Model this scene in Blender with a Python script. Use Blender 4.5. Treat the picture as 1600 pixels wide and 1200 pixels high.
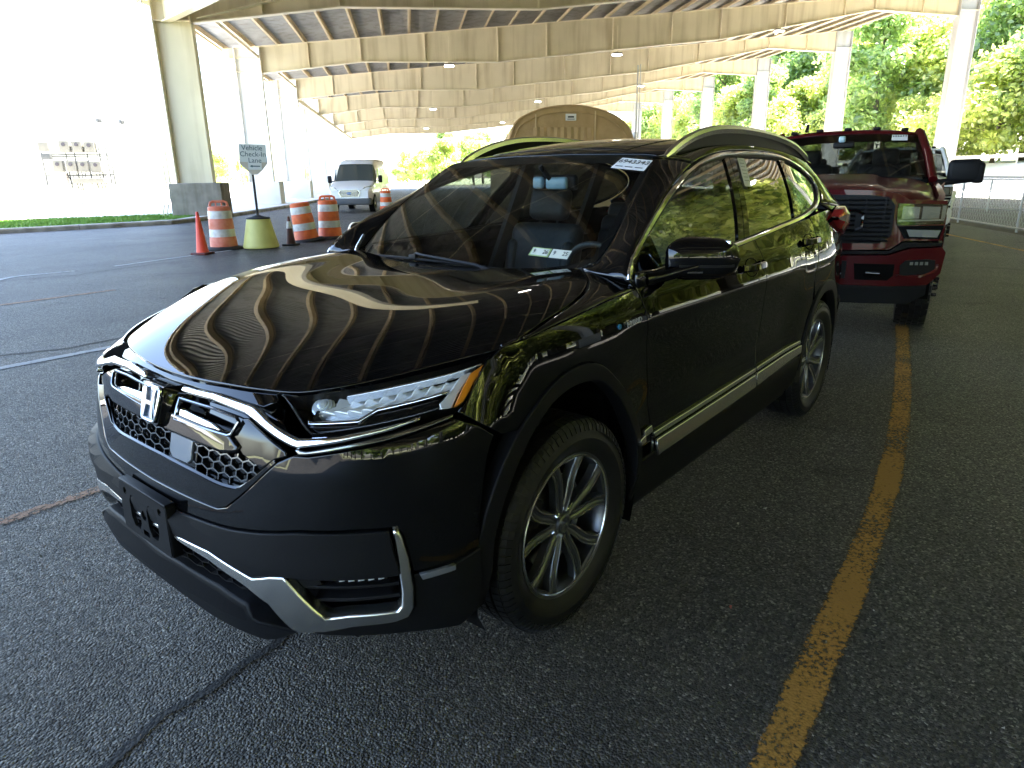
import bpy, bmesh, math, random
import numpy as np
from mathutils import Vector, Matrix
from mathutils.geometry import delaunay_2d_cdt
random.seed(7); rng = np.random.default_rng(7)
sc = bpy.context.scene
for _o in list(bpy.data.objects): bpy.data.objects.remove(_o)
C = sc.collection
# ------------------------------------------------------------------ camera
CAM = (1.6622, 2.0358, 1.4825); YAW, PITCH, ROLL, FPX = 3.8326, -0.2984, -0.0155, 1050.95
cd = bpy.data.cameras.new('camera'); cam = bpy.data.objects.new('camera', cd); C.objects.link(cam)
cd.sensor_fit = 'HORIZONTAL'; cd.sensor_width = 36; cd.lens = FPX/1600*36; cd.clip_start = .05; cd.clip_end = 3000
_f = Vector((math.cos(YAW)*math.cos(PITCH), math.sin(YAW)*math.cos(PITCH), math.sin(PITCH)))
_r = _f.cross(Vector((0, 0, 1))).normalized(); _u = _r.cross(_f)
_r2 = _r*math.cos(ROLL)+_u*math.sin(ROLL); _u2 = -_r*math.sin(ROLL)+_u*math.cos(ROLL)
cam.matrix_world = Matrix(((_r2.x, _u2.x, -_f.x, CAM[0]), (_r2.y, _u2.y, -_f.y, CAM[1]), (_r2.z, _u2.z, -_f.z, CAM[2]), (0, 0, 0, 1)))
sc.camera = cam
# canopy axes: A runs along the covered lane, B to its left
AZ = math.radians(-132.22); A2 = Vector((math.cos(AZ), math.sin(AZ), 0)); B2 = Vector((-A2.y, A2.x, 0))
def st(s, t, z=0): return A2*s+B2*t+Vector((0, 0, z))
# ------------------------------------------------------------------ sky, sun, exposure
SUN_EL = math.radians(62); _sd = (A2*.22-B2*.97).normalized()        # horizontal direction towards the sun
SUN_AZ = math.atan2(_sd.y, _sd.x)
w = bpy.data.worlds.new('World'); sc.world = w; w.use_nodes = True
wn = w.node_tree; bg = wn.nodes['Background']; sky = wn.nodes.new('ShaderNodeTexSky'); sky.sky_type = 'NISHITA'
sky.sun_disc = False; sky.sun_elevation = SUN_EL; sky.sun_rotation = math.pi/2-SUN_AZ; sky.air_density = 1.0; sky.dust_density = 2.5
wn.links.new(sky.outputs[0], bg.inputs[0]); bg.inputs[1].default_value = .15
sl = bpy.data.lights.new('sun', 'SUN'); sl.energy = 5.0; sl.angle = math.radians(.5); sl.color = (1, .955, .88)
so = bpy.data.objects.new('sun', sl); C.objects.link(so)
_d = Vector((_sd.x*math.cos(SUN_EL), _sd.y*math.cos(SUN_EL), math.sin(SUN_EL)))
so.rotation_euler = _d.to_track_quat('Z', 'Y').to_euler(); so.location = (0, 0, 60)
sc.view_settings.view_transform = 'Standard'; sc.view_settings.look = 'None'; sc.view_settings.exposure = 3.62; sc.view_settings.gamma = 1
sc.view_settings.use_curve_mapping = False
sc.render.engine = 'CYCLES'; cy = sc.cycles
cy.use_denoising = True; cy.max_bounces = 12; cy.diffuse_bounces = 5; cy.glossy_bounces = 5; cy.transmission_bounces = 8; cy.transparent_max_bounces = 24
cy.sample_clamp_indirect = 8; cy.caustics_reflective = False; cy.caustics_refractive = False
try: cy.denoiser = 'OPENIMAGEDENOISE'; cy.denoising_input_passes = 'RGB_ALBEDO_NORMAL'
except Exception: pass
# ------------------------------------------------------------------ materials
MATS = {}
def mat(name, col=(.5, .5, .5), rough=.5, metal=0, coat=0, spec=.5, emis=None, es=1, alpha=1, trans=0, ior=1.45, coat_rough=.03):
    m = bpy.data.materials.new(name); m.use_nodes = True; b = m.node_tree.nodes['Principled BSDF']
    b.inputs['Base Color'].default_value = (*col, 1); b.inputs['Roughness'].default_value = rough; b.inputs['Metallic'].default_value = metal
    b.inputs['Coat Weight'].default_value = coat; b.inputs['Coat Roughness'].default_value = coat_rough
    b.inputs['Specular IOR Level'].default_value = spec; b.inputs['Transmission Weight'].default_value = trans; b.inputs['IOR'].default_value = ior
    if emis: b.inputs['Emission Color'].default_value = (*emis, 1); b.inputs['Emission Strength'].default_value = es
    MATS[name] = m; return m
def nd(m, t, **k):
    n = m.node_tree.nodes.new(t)
    for a, v in k.items():
        if isinstance(v, (int, float, str, bool)) or a in ('operation', 'blend_type'): setattr(n, a, v)
    return n
def lk(m, a, b): m.node_tree.links.new(a, b)
def noise_mat(name, c1, c2, scale, rough=.6, detail=6, bump=0, bscale=None, metal=0, coat=0, spec=.5, lo=.35, hi=.65, bdist=.01, r2=None):
    m = mat(name, c1, rough, metal, coat, spec); b = m.node_tree.nodes['Principled BSDF']
    tc = nd(m, 'ShaderNodeTexCoord'); n = nd(m, 'ShaderNodeTexNoise'); n.inputs['Scale'].default_value = scale; n.inputs['Detail'].default_value = detail
    lk(m, tc.outputs['Object'], n.inputs['Vector'])
    r = nd(m, 'ShaderNodeValToRGB'); r.color_ramp.elements[0].position = lo; r.color_ramp.elements[1].position = hi
    r.color_ramp.elements[0].color = (*c1, 1); r.color_ramp.elements[1].color = (*c2, 1)
    lk(m, n.outputs['Fac'], r.inputs[0]); lk(m, r.outputs[0], b.inputs['Base Color'])
    if r2 is not None:
        mr = nd(m, 'ShaderNodeMapRange'); mr.inputs['To Min'].default_value = rough; mr.inputs['To Max'].default_value = r2
        lk(m, n.outputs['Fac'], mr.inputs['Value']); lk(m, mr.outputs[0], b.inputs['Roughness'])
    if bump:
        n2 = nd(m, 'ShaderNodeTexNoise'); n2.inputs['Scale'].default_value = bscale or scale*8; n2.inputs['Detail'].default_value = 4; lk(m, tc.outputs['Object'], n2.inputs['Vector'])
        bp = nd(m, 'ShaderNodeBump'); bp.inputs['Strength'].default_value = bump; bp.inputs['Distance'].default_value = bdist
        lk(m, n2.outputs['Fac'], bp.inputs['Height']); lk(m, bp.outputs[0], b.inputs['Normal'])
    return m
def glass_mat(name, tint=(.8, .85, .85), ior=1.5, rough=0.0, dens=1.0):
    """thin automotive glass: tinted transparency + fresnel reflection"""
    m = bpy.data.materials.new(name); m.use_nodes = True; t = m.node_tree; t.nodes.remove(t.nodes['Principled BSDF']); out = t.nodes['Material Output']
    tr = t.nodes.new('ShaderNodeBsdfTransparent'); tr.inputs[0].default_value = (*tint, 1)
    gl = t.nodes.new('ShaderNodeBsdfGlossy'); gl.inputs['Roughness'].default_value = rough; gl.inputs[0].default_value = (1, 1, 1, 1)
    f0 = ((ior-1)/(ior+1))**2; lw = t.nodes.new('ShaderNodeLayerWeight'); lw.inputs[0].default_value = .5      # Schlick, same from both sides
    pw = t.nodes.new('ShaderNodeMath'); pw.operation = 'POWER'; pw.inputs[1].default_value = 4.5; t.links.new(lw.outputs['Facing'], pw.inputs[0])
    ma = t.nodes.new('ShaderNodeMath'); ma.operation = 'MULTIPLY_ADD'; ma.inputs[1].default_value = 1-f0; ma.inputs[2].default_value = f0; t.links.new(pw.outputs[0], ma.inputs[0])
    mx = t.nodes.new('ShaderNodeMixShader'); t.links.new(ma.outputs[0], mx.inputs[0]); t.links.new(tr.outputs[0], mx.inputs[1]); t.links.new(gl.outputs[0], mx.inputs[2]); t.links.new(mx.outputs[0], out.inputs[0])
    MATS[name] = m; return m
# ------------------------------------------------------------------ object helpers
def setp(o, label=None, cat=None, group=None, kind=None):
    if label: o['label'] = label
    if cat: o['category'] = cat
    if group: o['group'] = group
    if kind: o['kind'] = kind
    return o
def empty(name, label, cat, loc=(0, 0, 0), rz=0, group=None):
    o = bpy.data.objects.new(name, None); C.objects.link(o); o.location = loc; o.rotation_euler = (0, 0, rz); o.empty_display_size = .3
    return setp(o, label, cat, group)
def link(name, me, m, parent=None, smooth=False):
    if m is not None:
        for q in (m if isinstance(m, (list, tuple)) else [m]): me.materials.append(MATS[q] if isinstance(q, str) else q)
    if smooth: me.polygons.foreach_set('use_smooth', [True]*len(me.polygons))
    o = bpy.data.objects.new(name, me); C.objects.link(o)
    if parent: o.parent = parent
    return o
class MB:
    def __init__(s): s.v = []; s.f = []; s.mi = []
    def add(s, v, f, mi=0):
        n = len(s.v); s.v += [tuple(q) for q in v]; s.f += [tuple(i+n for i in q) for q in f]; s.mi += [mi]*len(f); return s
    def box(s, c, d, rot=None, mi=0, taper=None):
        x, y, z = d[0]/2, d[1]/2, d[2]/2; V = []
        for sx, sy, sz in ((-1,-1,-1),(1,-1,-1),(1,1,-1),(-1,1,-1),(-1,-1,1),(1,-1,1),(1,1,1),(-1,1,1)):
            k = taper if (taper and sz > 0) else 1
            p = Vector((sx*x*k, sy*y*k, sz*z))
            if rot is not None: p = rot @ p
            V.append(p+Vector(c))
        return s.add(V, [(0,3,2,1),(4,5,6,7),(0,1,5,4),(1,2,6,5),(2,3,7,6),(3,0,4,7)], mi)
    def rbox(s, c, d, r=.01, rot=None, mi=0, seg=3):
        """box with rounded edges"""
        bm = bmesh.new(); bmesh.ops.create_cube(bm, size=1)
        for v in bm.verts: v.co = Vector((v.co.x*d[0], v.co.y*d[1], v.co.z*d[2]))
        bmesh.ops.bevel(bm, geom=bm.edges[:]+bm.verts[:], offset=min(r, min(d)*.49), segments=seg, profile=.5, affect='EDGES')
        V = [((rot @ v.co) if rot is not None else v.co)+Vector(c) for v in bm.verts]; bm.verts.index_update()
        F = [tuple(v.index for v in f.verts) for f in bm.faces]; bm.free(); return s.add(V, F, mi)
    def beam(s, a, b, w, h, up=(0, 0, 1), mi=0):
        a = Vector(a); b = Vector(b); d = b-a; L = d.length; d.normalize(); u = Vector(up); sd = d.cross(u)
        if sd.length < 1e-5: sd = d.cross(Vector((1, 0, 0)))
        sd.normalize(); u = sd.cross(d); V = []
        for e in (a, b):
            for i, j in ((-1,-1),(1,-1),(1,1),(-1,1)): V.append(e+sd*(i*w/2)+u*(j*h/2))
        return s.add(V, [(0,3,2,1)[::-1][::-1],(4,5,6,7),(0,1,5,4),(1,2,6,5),(2,3,7,6),(3,0,4,7)], mi)
    def tube(s, pts, r, n=8, mi=0, caps=True, flat=None):
        pts = [Vector(q) for q in pts]; rs = r if isinstance(r, (list, tuple)) else [r]*len(pts); V = []; F = []
        ref = None
        for i, p in enumerate(pts):
            d = (pts[min(i+1, len(pts)-1)]-pts[max(i-1, 0)]).normalized()
            if ref is None:
                ref = d.cross(Vector((0, 0, 1)))
                if ref.length < 1e-3: ref = d.cross(Vector((0, 1, 0)))
            ref = (ref-d*ref.dot(d)).normalized(); q = d.cross(ref)
            for k in range(n):
                a = 2*math.pi*k/n; V.append(p+ref*math.cos(a)*rs[i]+q*math.sin(a)*rs[i]*(flat or 1))
        for i in range(len(pts)-1):
            for k in range(n): F.append((i*n+k, i*n+(k+1) % n, (i+1)*n+(k+1) % n, (i+1)*n+k))
        if caps: F.append(tuple(range(n))[::-1]); F.append(tuple((len(pts)-1)*n+k for k in range(n)))
        return s.add(V, F, mi)
    def lathe(s, prof, n=32, axis='z', c=(0, 0, 0), mi=0, close=False):
        """prof: list of (radius, height)"""
        V = []; F = []; m = len(prof)
        for k in range(n):
            a = 2*math.pi*k/n; ca, sa = math.cos(a), math.sin(a)
            for r, h in prof:
                p = (r*ca, r*sa, h) if axis == 'z' else ((r*ca, h, r*sa) if axis == 'y' else (h, r*ca, r*sa))
                V.append(Vector(p)+Vector(c))
        for k in range(n):
            for i in range(m-1 if not close else m):
                j = (i+1) % m; q = ((k*m+i), (k*m+j), ((k+1) % n)*m+j, ((k+1) % n)*m+i); F.append(q)
        return s.add(V, F, mi)
    def prism(s, poly, d, o=(0, 0, 0), U=(1, 0, 0), Vv=(0, 0, 1), mi=0):
        """extrude 2-D polygon in plane (U,V) along UxV by d (centred)"""
        U = Vector(U); Vv = Vector(Vv); n = U.cross(Vv).normalized(); o = Vector(o); k = len(poly)
        V = [o+U*a+Vv*b-n*(d/2) for a, b in poly]+[o+U*a+Vv*b+n*(d/2) for a, b in poly]
        F = [tuple(range(k))[::-1], tuple(range(k, 2*k))]+[(i, (i+1) % k, k+(i+1) % k, k+i) for i in range(k)]
        return s.add(V, F, mi)
    def mesh(s, name):
        me = bpy.data.meshes.new(name); me.from_pydata(s.v, [], s.f); me.validate(); return me
    def build(s, name, m, parent=None, smooth=None, norm=True):
        me = bpy.data.meshes.new(name); me.from_pydata([tuple(v) for v in s.v], [], s.f)
        if len(set(s.mi)) > 1: me.polygons.foreach_set('material_index', s.mi)
        if norm:
            bm = bmesh.new(); bm.from_mesh(me); bmesh.ops.recalc_face_normals(bm, faces=bm.faces); bm.to_mesh(me); bm.free()
        o = link(name, me, m, parent)
        if smooth is not None:
            me.polygons.foreach_set('use_smooth', [True]*len(me.polygons)); me.set_sharp_from_angle(angle=math.radians(smooth))
        return o
def copy_tree(o, parent=None):
    c = o.copy(); C.objects.link(c); c.parent = parent
    for ch in list(o.children): copy_tree(ch, c)
    return c
# raster font for flat print: real mesh lettering from text curves
def text_mesh(txt, size, depth=0.0):
    cu = bpy.data.curves.new('lettering', 'FONT'); cu.body = txt; cu.size = size; cu.align_x = 'CENTER'; cu.align_y = 'CENTER'; cu.extrude = depth; cu.resolution_u = 3
    ob = bpy.data.objects.new('lettering', cu); C.objects.link(ob); bpy.context.view_layer.update()
    dg = bpy.context.evaluated_depsgraph_get(); me = bpy.data.meshes.new_from_object(ob.evaluated_get(dg)); bpy.data.objects.remove(ob); bpy.data.curves.remove(cu)
    return me
def place_text(txt, size, m, parent, o, U, V, depth=0.0006, name='lettering', bold=0, sx=1):
    me = text_mesh(txt, size, depth); U = Vector(U).normalized(); V = Vector(V); V = (V-U*V.dot(U)).normalized(); n = U.cross(V); o = Vector(o)
    for v in me.vertices:
        c = v.co.copy(); v.co = o+U*c.x*sx+V*c.y+n*c.z
    return link(name, me, m, parent)
def pchip(xs,ys,x):
    xs=np.asarray(xs,float);ys=np.asarray(ys,float);x=np.asarray(x,float)
    h=np.diff(xs);d=np.diff(ys,axis=0)/h.reshape((-1,)+(1,)*(ys.ndim-1))
    m=np.zeros_like(ys)
    if len(xs)>2:
        a=d[:-1];b=d[1:]
        m[1:-1]=np.where(a*b>0,2*a*b/np.where(a+b==0,1,a+b),0)
    m[0]=d[0];m[-1]=d[-1]
    i=np.clip(np.searchsorted(xs,x)-1,0,len(xs)-2)
    t=(x-xs[i])/h[i];H=h[i]
    if ys.ndim>1: t=t[...,None];H=H[...,None]
    return (2*t**3-3*t**2+1)*ys[i]+(t**3-2*t**2+t)*H*m[i]+(-2*t**3+3*t**2)*ys[i+1]+(t**3-t**2)*H*m[i+1]
def crom(xs,ys,x):
    xs=np.asarray(xs,float);ys=np.asarray(ys,float);x=np.asarray(x,float)
    m=np.gradient(ys,xs,axis=0)
    h=np.diff(xs);i=np.clip(np.searchsorted(xs,x)-1,0,len(xs)-2)
    t=(x-xs[i])/h[i];H=h[i]
    if ys.ndim>1: t=t[...,None];H=H[...,None]
    return (2*t**3-3*t**2+1)*ys[i]+(t**3-2*t**2+t)*H*m[i]+(-2*t**3+3*t**2)*ys[i+1]+(t**3-t**2)*H*m[i+1]
# ---- side surface y=S(x,z)
SZ=[.18,.25,.36,.46,.56,.66,.80,.90,.985,1.045,1.10,1.17,1.26]
SX=[.55,.42,.25,.05,-.15,-.45,-.9,-1.5,-2.1,-2.5,-2.85,-3.1,-3.3,-3.5]
SW=[.865,.912,.926,.932,.932,.920,.922,.925,.928,.935,.925,.895,.845,.74]
# offsets from width at z rows : front(fender) , door, rear
SO_f=[-.09,-.05,-.02,-.005,0,0,0,-.004,-.014,-.030,-.065,-.15,-.30]
SO_d=[-.10,-.055,-.02,-.004,-.010,-.026,-.016,-.008,0,-.014,-.030,-.066,-.115]
SO_r=[-.10,-.06,-.02,-.003,0,0,0,-.006,-.012,-.024,-.040,-.066,-.105]
def S(x,z):
    x=np.asarray(x,float);z=np.asarray(z,float)
    w=crom(SX[::-1],SW[::-1],x)
    f=pchip(SZ,SO_f,z);d=pchip(SZ,SO_d,z);r=pchip(SZ,SO_r,z)
    a=np.clip((x+.55)/.35,0,1);a=a*a*(3-2*a)
    b=np.clip((-x-1.95)/.35,0,1);b=b*b*(3-2*b)
    return w+f*a+r*b+d*(1-a-b)-.24*np.clip(x-.22,0,.5)*np.clip((z-.84)/.15,0,1)
# ---- nose surface: s in 0..7 , z -> (x,y)
NZ=[.18,.22,.26,.35,.50,.60,.70,.80,.88,.95,1.02,1.08]
NX=[[.80,.79,.76,.70,.61,.51,.44,.39],
[.84,.83,.80,.74,.65,.55,.46,.40],
[.89,.88,.85,.79,.70,.59,.49,.41],
[.925,.915,.89,.835,.75,.64,.53,.42],
[.935,.927,.905,.86,.78,.665,.545,.43],
[.925,.918,.895,.853,.774,.663,.543,.432],
[.905,.899,.876,.840,.763,.654,.536,.425],
[.88,.872,.852,.820,.745,.636,.518,.396],
[.85,.842,.820,.788,.712,.598,.470,.322],
[.80,.79,.752,.695,.605,.480,.342,.165],
[.73,.715,.665,.58,.47,.35,.22,.05],
[.64,.62,.56,.47,.36,.24,.12,-.05]]
NY=[0,.25,.45,.60,.725,.83,.893,.918]
NYo=[-.09,-.05,-.03,-.012,0,0,0,0,-.003,-.010,-.030,-.06] # scaled by s
NS=np.arange(8.)
def N(s,z):
    s=np.asarray(s,float);z=np.asarray(z,float)
    s,z=np.broadcast_arrays(s,z)
    sa=np.abs(s);sg=np.sign(s)
    T=np.array(NX) # rows z
    # interpolate in z first for each column
    cols=crom(NZ,T,z) # (...,8)
    sh=s.shape;cols=cols.reshape(-1,8);sf=sa.reshape(-1)
    # extend symmetric for smoothness at s=0
    ext=np.concatenate([cols[:,1:2],cols],1);xs=np.arange(-1,8.)
    m=np.gradient(ext,axis=1)
    i=np.clip(np.floor(sf).astype(int),0,6);t=sf-i;i1=i+1;r=np.arange(len(sf))
    x=(2*t**3-3*t**2+1)*ext[r,i1]+(t**3-2*t**2+t)*m[r,i1]+(-2*t**3+3*t**2)*ext[r,i1+1]+(t**3-t**2)*m[r,i1+1]
    Y=np.array([-NY[1]]+NY);mY=np.gradient(Y)
    y=(2*t**3-3*t**2+1)*Y[i1]+(t**3-2*t**2+t)*mY[i1]+(-2*t**3+3*t**2)*Y[i1+1]+(t**3-t**2)*mY[i1+1]
    yo=crom(NZ,NYo,z).reshape(-1)*np.clip(sf/7,0,1)**1.5
    return np.stack([x.reshape(sh),((y+yo)*sg.reshape(-1)).reshape(sh),z],-1)
# ---- thin-plate heightfields
class TPS:
    def __init__(s,pts,lam=1e-6):
        P=np.array(pts,float);s.c=P[:,:2];n=len(P)
        K=s.k(s.c[:,None]-s.c[None]);A=np.zeros((n+3,n+3));A[:n,:n]=K+np.eye(n)*lam
        A[:n,n]=1;A[:n,n+1:]=s.c;A[n,:n]=1;A[n+1:,:n]=s.c.T
        s.w=np.linalg.solve(A,np.r_[P[:,2],0,0,0]);s.n=n
    def k(s,d):
        r2=(d**2).sum(-1);return r2*np.log(r2+1e-12)*.5
    def __call__(s,a,b):
        a,b=np.broadcast_arrays(np.asarray(a,float),np.asarray(b,float));sh=a.shape
        q=np.stack([a.ravel(),b.ravel()],-1)
        o=s.k(q[:,None]-s.c[None])@s.w[:s.n]+s.w[s.n]+q@s.w[s.n+1:]
        return o.reshape(sh)
def sym(pts): return [q for p in pts for q in ([p] if abs(p[1])<1e-6 else [p,(p[0],-p[1],p[2])])]
HP=sym([(.81,0,.935),(.795,.13,.947),(.785,0,.958),(.65,0,1.0),(.5,0,1.042),(.3,0,1.082),(0,0,1.120),(-.33,0,1.138),(-.5,0,1.142),
(.78,.25,.953),(.755,.41,.953),(.717,.532,.95),(.66,.596,.965),(.562,.685,.983),(.413,.785,1.007),(.28,.86,1.025),(.2,.868,1.052),(.08,.86,1.075),(-.1,.835,1.096),(-.3,.79,1.128),(-.45,.72,1.15),
(.6,.3,1.018),(.4,.3,1.068),(.1,.3,1.114),(-.35,.3,1.141),
(.62,.53,1.0),(.45,.64,1.04),(.3,.69,1.076),(.15,.71,1.104),(0,.72,1.126),(-.2,.71,1.144),(-.45,.66,1.157),(.5,.42,1.043),(.2,.48,1.100),(-.1,.48,1.130)])
def _hb(x,y):
    x=(np.asarray(x,float)-.2)/.65;y=np.abs(np.asarray(y,float))/.85
    return np.stack([x**i*y**j for i in range(5) for j in (0,2,4,6) if i+j/2<=4],-1)
_P=np.array(HP);_w=np.where(np.abs(_P[:,1])>.68,2.0,1.0)*np.where(_P[:,0]>.7,1.5,1)
_A=_hb(_P[:,0],_P[:,1]);_c=np.linalg.solve((_A*_w[:,None]).T@(_A*_w[:,None])+2e-4*np.eye(_A.shape[1]),(_A*_w[:,None]).T@(_P[:,2]*_w))
def H(x,y): return _hb(*np.broadcast_arrays(x,y))@_c
# side glass y=G(x,z)
def Gs(x,z):
    x=np.asarray(x,float);z=np.asarray(z,float)
    t=z-1.16
    y=.862-.36*t-.50*t*np.abs(t)
    r=np.clip((-x-2.2)/1.0,0,2);f=np.clip((x+1.0)/.6,0,1)
    return y-.075*r**2-.012*f**2
# windshield x=Wd(y,z)
WP=[]
WC=[(1.06,-.265),(1.12,-.345),(1.22,-.475),(1.34,-.64),(1.46,-.83),(1.585,-1.06),(1.64,-1.19)]
for y,dx in ((0,0),(.3,-.012),(.5,-.035),(.65,-.068),(.80,-.12)):
    for z,x0 in WC:
        WP+= [(y,z,x0+dx)]+([(-y,z,x0+dx)] if y else [])
Wd=TPS(WP)
# roof z=R(x,y)
def Rf(x,y):
    x=np.asarray(x,float);y=np.asarray(y,float)
    c=crom([-3.7,-3.5,-3.3,-3.0,-2.6,-2.2,-1.8,-1.5,-1.25,-1.04,-.9],[1.47,1.53,1.58,1.622,1.655,1.672,1.672,1.655,1.622,1.580,1.54],x)
    return c-.032*(np.abs(y)/.6)**2.0-.03*np.clip((np.abs(y)-.5)/.15,0,2)**2
# ------------------------------------------------------------------ trimmed surface patches
def smooth_poly(P, closed=True, it=2):
    P = [np.array(p, float) for p in P]
    for _ in range(it):
        Q = []
        n = len(P)
        for i in range(n if closed else n-1):
            a, b = P[i], P[(i+1) % n]; Q += [a*.75+b*.25, a*.25+b*.75]
        if not closed: Q = [P[0]]+Q+[P[-1]]
        P = Q
    return P
def cr_open(P, n=8):
    """Catmull-Rom through open list"""
    P = np.array(P, float); d = np.r_[0, np.cumsum(np.linalg.norm(np.diff(P, axis=0), axis=1))]; m = max(2, n*(len(P)-1)+1)
    u = np.concatenate([np.linspace(d[i], d[i+1], n, endpoint=False) for i in range(len(P)-1)]+[[d[-1]]]); return [tuple(q) for q in crom(d, P, u)]
def poly_inset(P, d):
    P = np.array(P, float); n = len(P); a = 0
    for i in range(n): a += P[i-1][0]*P[i][1]-P[i][0]*P[i-1][1]
    sg = 1 if a > 0 else -1; out = []
    for i in range(n):
        e0 = P[i]-P[i-1]; e1 = P[(i+1) % n]-P[i]; l0 = np.hypot(*e0)+1e-12; l1 = np.hypot(*e1)+1e-12
        n0 = np.array([-e0[1], e0[0]])/l0*sg; n1 = np.array([-e1[1], e1[0]])/l1*sg; m = n0+n1; l = np.hypot(*m)
        if l < .3: m = n0; l = 1
        m = m/l; k = d/max(.45, (m*n0).sum()); out.append(P[i]+m*k)
    return np.array(out)
def densify(P, step):
    out = []; n = len(P)
    for i in range(n):
        a, b = np.array(P[i]), np.array(P[(i+1) % n]); k = max(1, int(np.ceil(np.hypot(*(b-a))/step)))
        for j in range(k): out.append(a+(b-a)*j/k)
    out2 = [out[0]]
    for q in out[1:]:
        if np.hypot(*(q-out2[-1])) > 1e-4: out2.append(q)
    if np.hypot(*(out2[0]-out2[-1])) < 1e-4: out2.pop()
    return out2
def surf_eval(F, U, off, hint, eps=.004):
    P = F(U[:, 0], U[:, 1]); a = F(U[:, 0]+eps, U[:, 1])-F(U[:, 0]-eps, U[:, 1]); b = F(U[:, 0], U[:, 1]+eps)-F(U[:, 0], U[:, 1]-eps)
    n = np.cross(a, b); n /= np.linalg.norm(n, axis=1)[:, None]+1e-12; h = hint(P); n *= np.sign((n*h).sum(1)+1e-9)[:, None]
    o = off(U[:, 0], U[:, 1]) if callable(off) else off
    return P+n*np.reshape(o, (-1, 1))*np.ones((len(P), 1)), n
def HINT_BODY(P):
    c = np.stack([np.clip(P[:, 0], -2.7, .1), P[:, 1]*0, P[:, 2]*0+.55], -1); return P-c
def patch(name, F, poly, m, parent, off=0., depth=.012, step=.035, gap=.0022, rnd=.0025, hint=HINT_BODY, sy=1, usc=1., mirror=False, holes=(), eps=.004, flat_rim=False):
    """solid panel lying on surface F(u,v); poly in (u*usc? no: raw u,v); usc = metres per u"""
    if mirror: F0 = F; F = lambda u, v: F0(u, v)*np.array([1, -1, 1])
    sc_ = np.array([usc, 1.]); P = [np.array(p, float)*sc_ for p in poly]; P = densify(P, step); top = poly_inset(P, gap+rnd); mid = poly_inset(P, gap); n = len(P)
    x0, y0 = top.min(0); x1, y1 = top.max(0); pts = [tuple(q) for q in top]
    gx = np.arange(x0, x1, step); gy = np.arange(y0, y1, step); pl = [tuple(q) for q in poly_inset(P, gap+rnd+step*.45)]
    inner = [(gx[i]+(j % 2)*step*.5, gy[j]) for j in range(len(gy)) for i in range(len(gx)) if point_in((gx[i]+(j % 2)*step*.5, gy[j]), pl)]
    ed = [(i, (i+1) % n) for i in range(n)]
    r = delaunay_2d_cdt([Vector(q) for q in pts+inner], ed, [], 1, 1e-6)
    V2 = np.array([tuple(q) for q in r[0]]); tri = [tuple(f) for f in r[2]]; ov = r[3]
    idx = {}
    for k, l in enumerate(ov):
        for q in l:
            if q < n: idx[q] = k
    if len(idx) < n or not tri: 
        # fall back: nearest vertex
        for q in range(n):
            if q not in idx: idx[q] = int(np.argmin(((V2-top[q])**2).sum(1)))
    T, NT = surf_eval(F, V2/sc_, off, hint, eps); M, NM = surf_eval(F, mid/sc_, off, hint, eps)
    lat = np.zeros_like(M); Tb = T[[idx[q] for q in range(n)]]
    lat = M-Tb; lat -= NM*(lat*NM).sum(1)[:, None]; lat /= np.linalg.norm(lat, axis=1)[:, None]+1e-9
    R1 = M-NM*rnd; R2 = M-NM*depth; N1 = lat*.85+NM*.25; N1 /= np.linalg.norm(N1, axis=1)[:, None]
    Vs = np.concatenate([T, R1, R1, R2]); base = len(T); Ns = np.concatenate([NT, N1, lat, lat]); Fs = []
    for f in tri: Fs.append(f)
    for i in range(n):
        j = (i+1) % n; Fs.append((idx[i], base+i, base+j, idx[j])); Fs.append((base+n+i, base+2*n+i, base+2*n+j, base+n+j))
    # consistent winding with normals
    out = []
    for f in Fs:
        q = [Vs[k] for k in f]; nf = np.cross(q[1]-q[0], q[2]-q[0]); av = sum(Ns[k] for k in f)
        if len(set(f)) < len(f): continue
        if (nf*av).sum() < 0: f = f[::-1]
        out.append(tuple(int(k) for k in f))
    me = bpy.data.meshes.new(name); me.from_pydata(Vs.tolist(), [], out); me.polygons.foreach_set('use_smooth', [True]*len(me.polygons))
    me.normals_split_custom_set_from_vertices([tuple(q) for q in Ns])
    return link(name, me, m, parent)
def both(fn):
    """build the same piece on the left and, mirrored, on the right"""
    for mir in (False, True): fn(mir)
def mirror_mesh_obj(o, parent):
    me = o.data.copy(); me.transform(Matrix.Scale(-1, 4, (0, 1, 0))); me.flip_normals(); q = bpy.data.objects.new(o.name.split('.')[0], me); C.objects.link(q); q.parent = parent; return q
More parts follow.
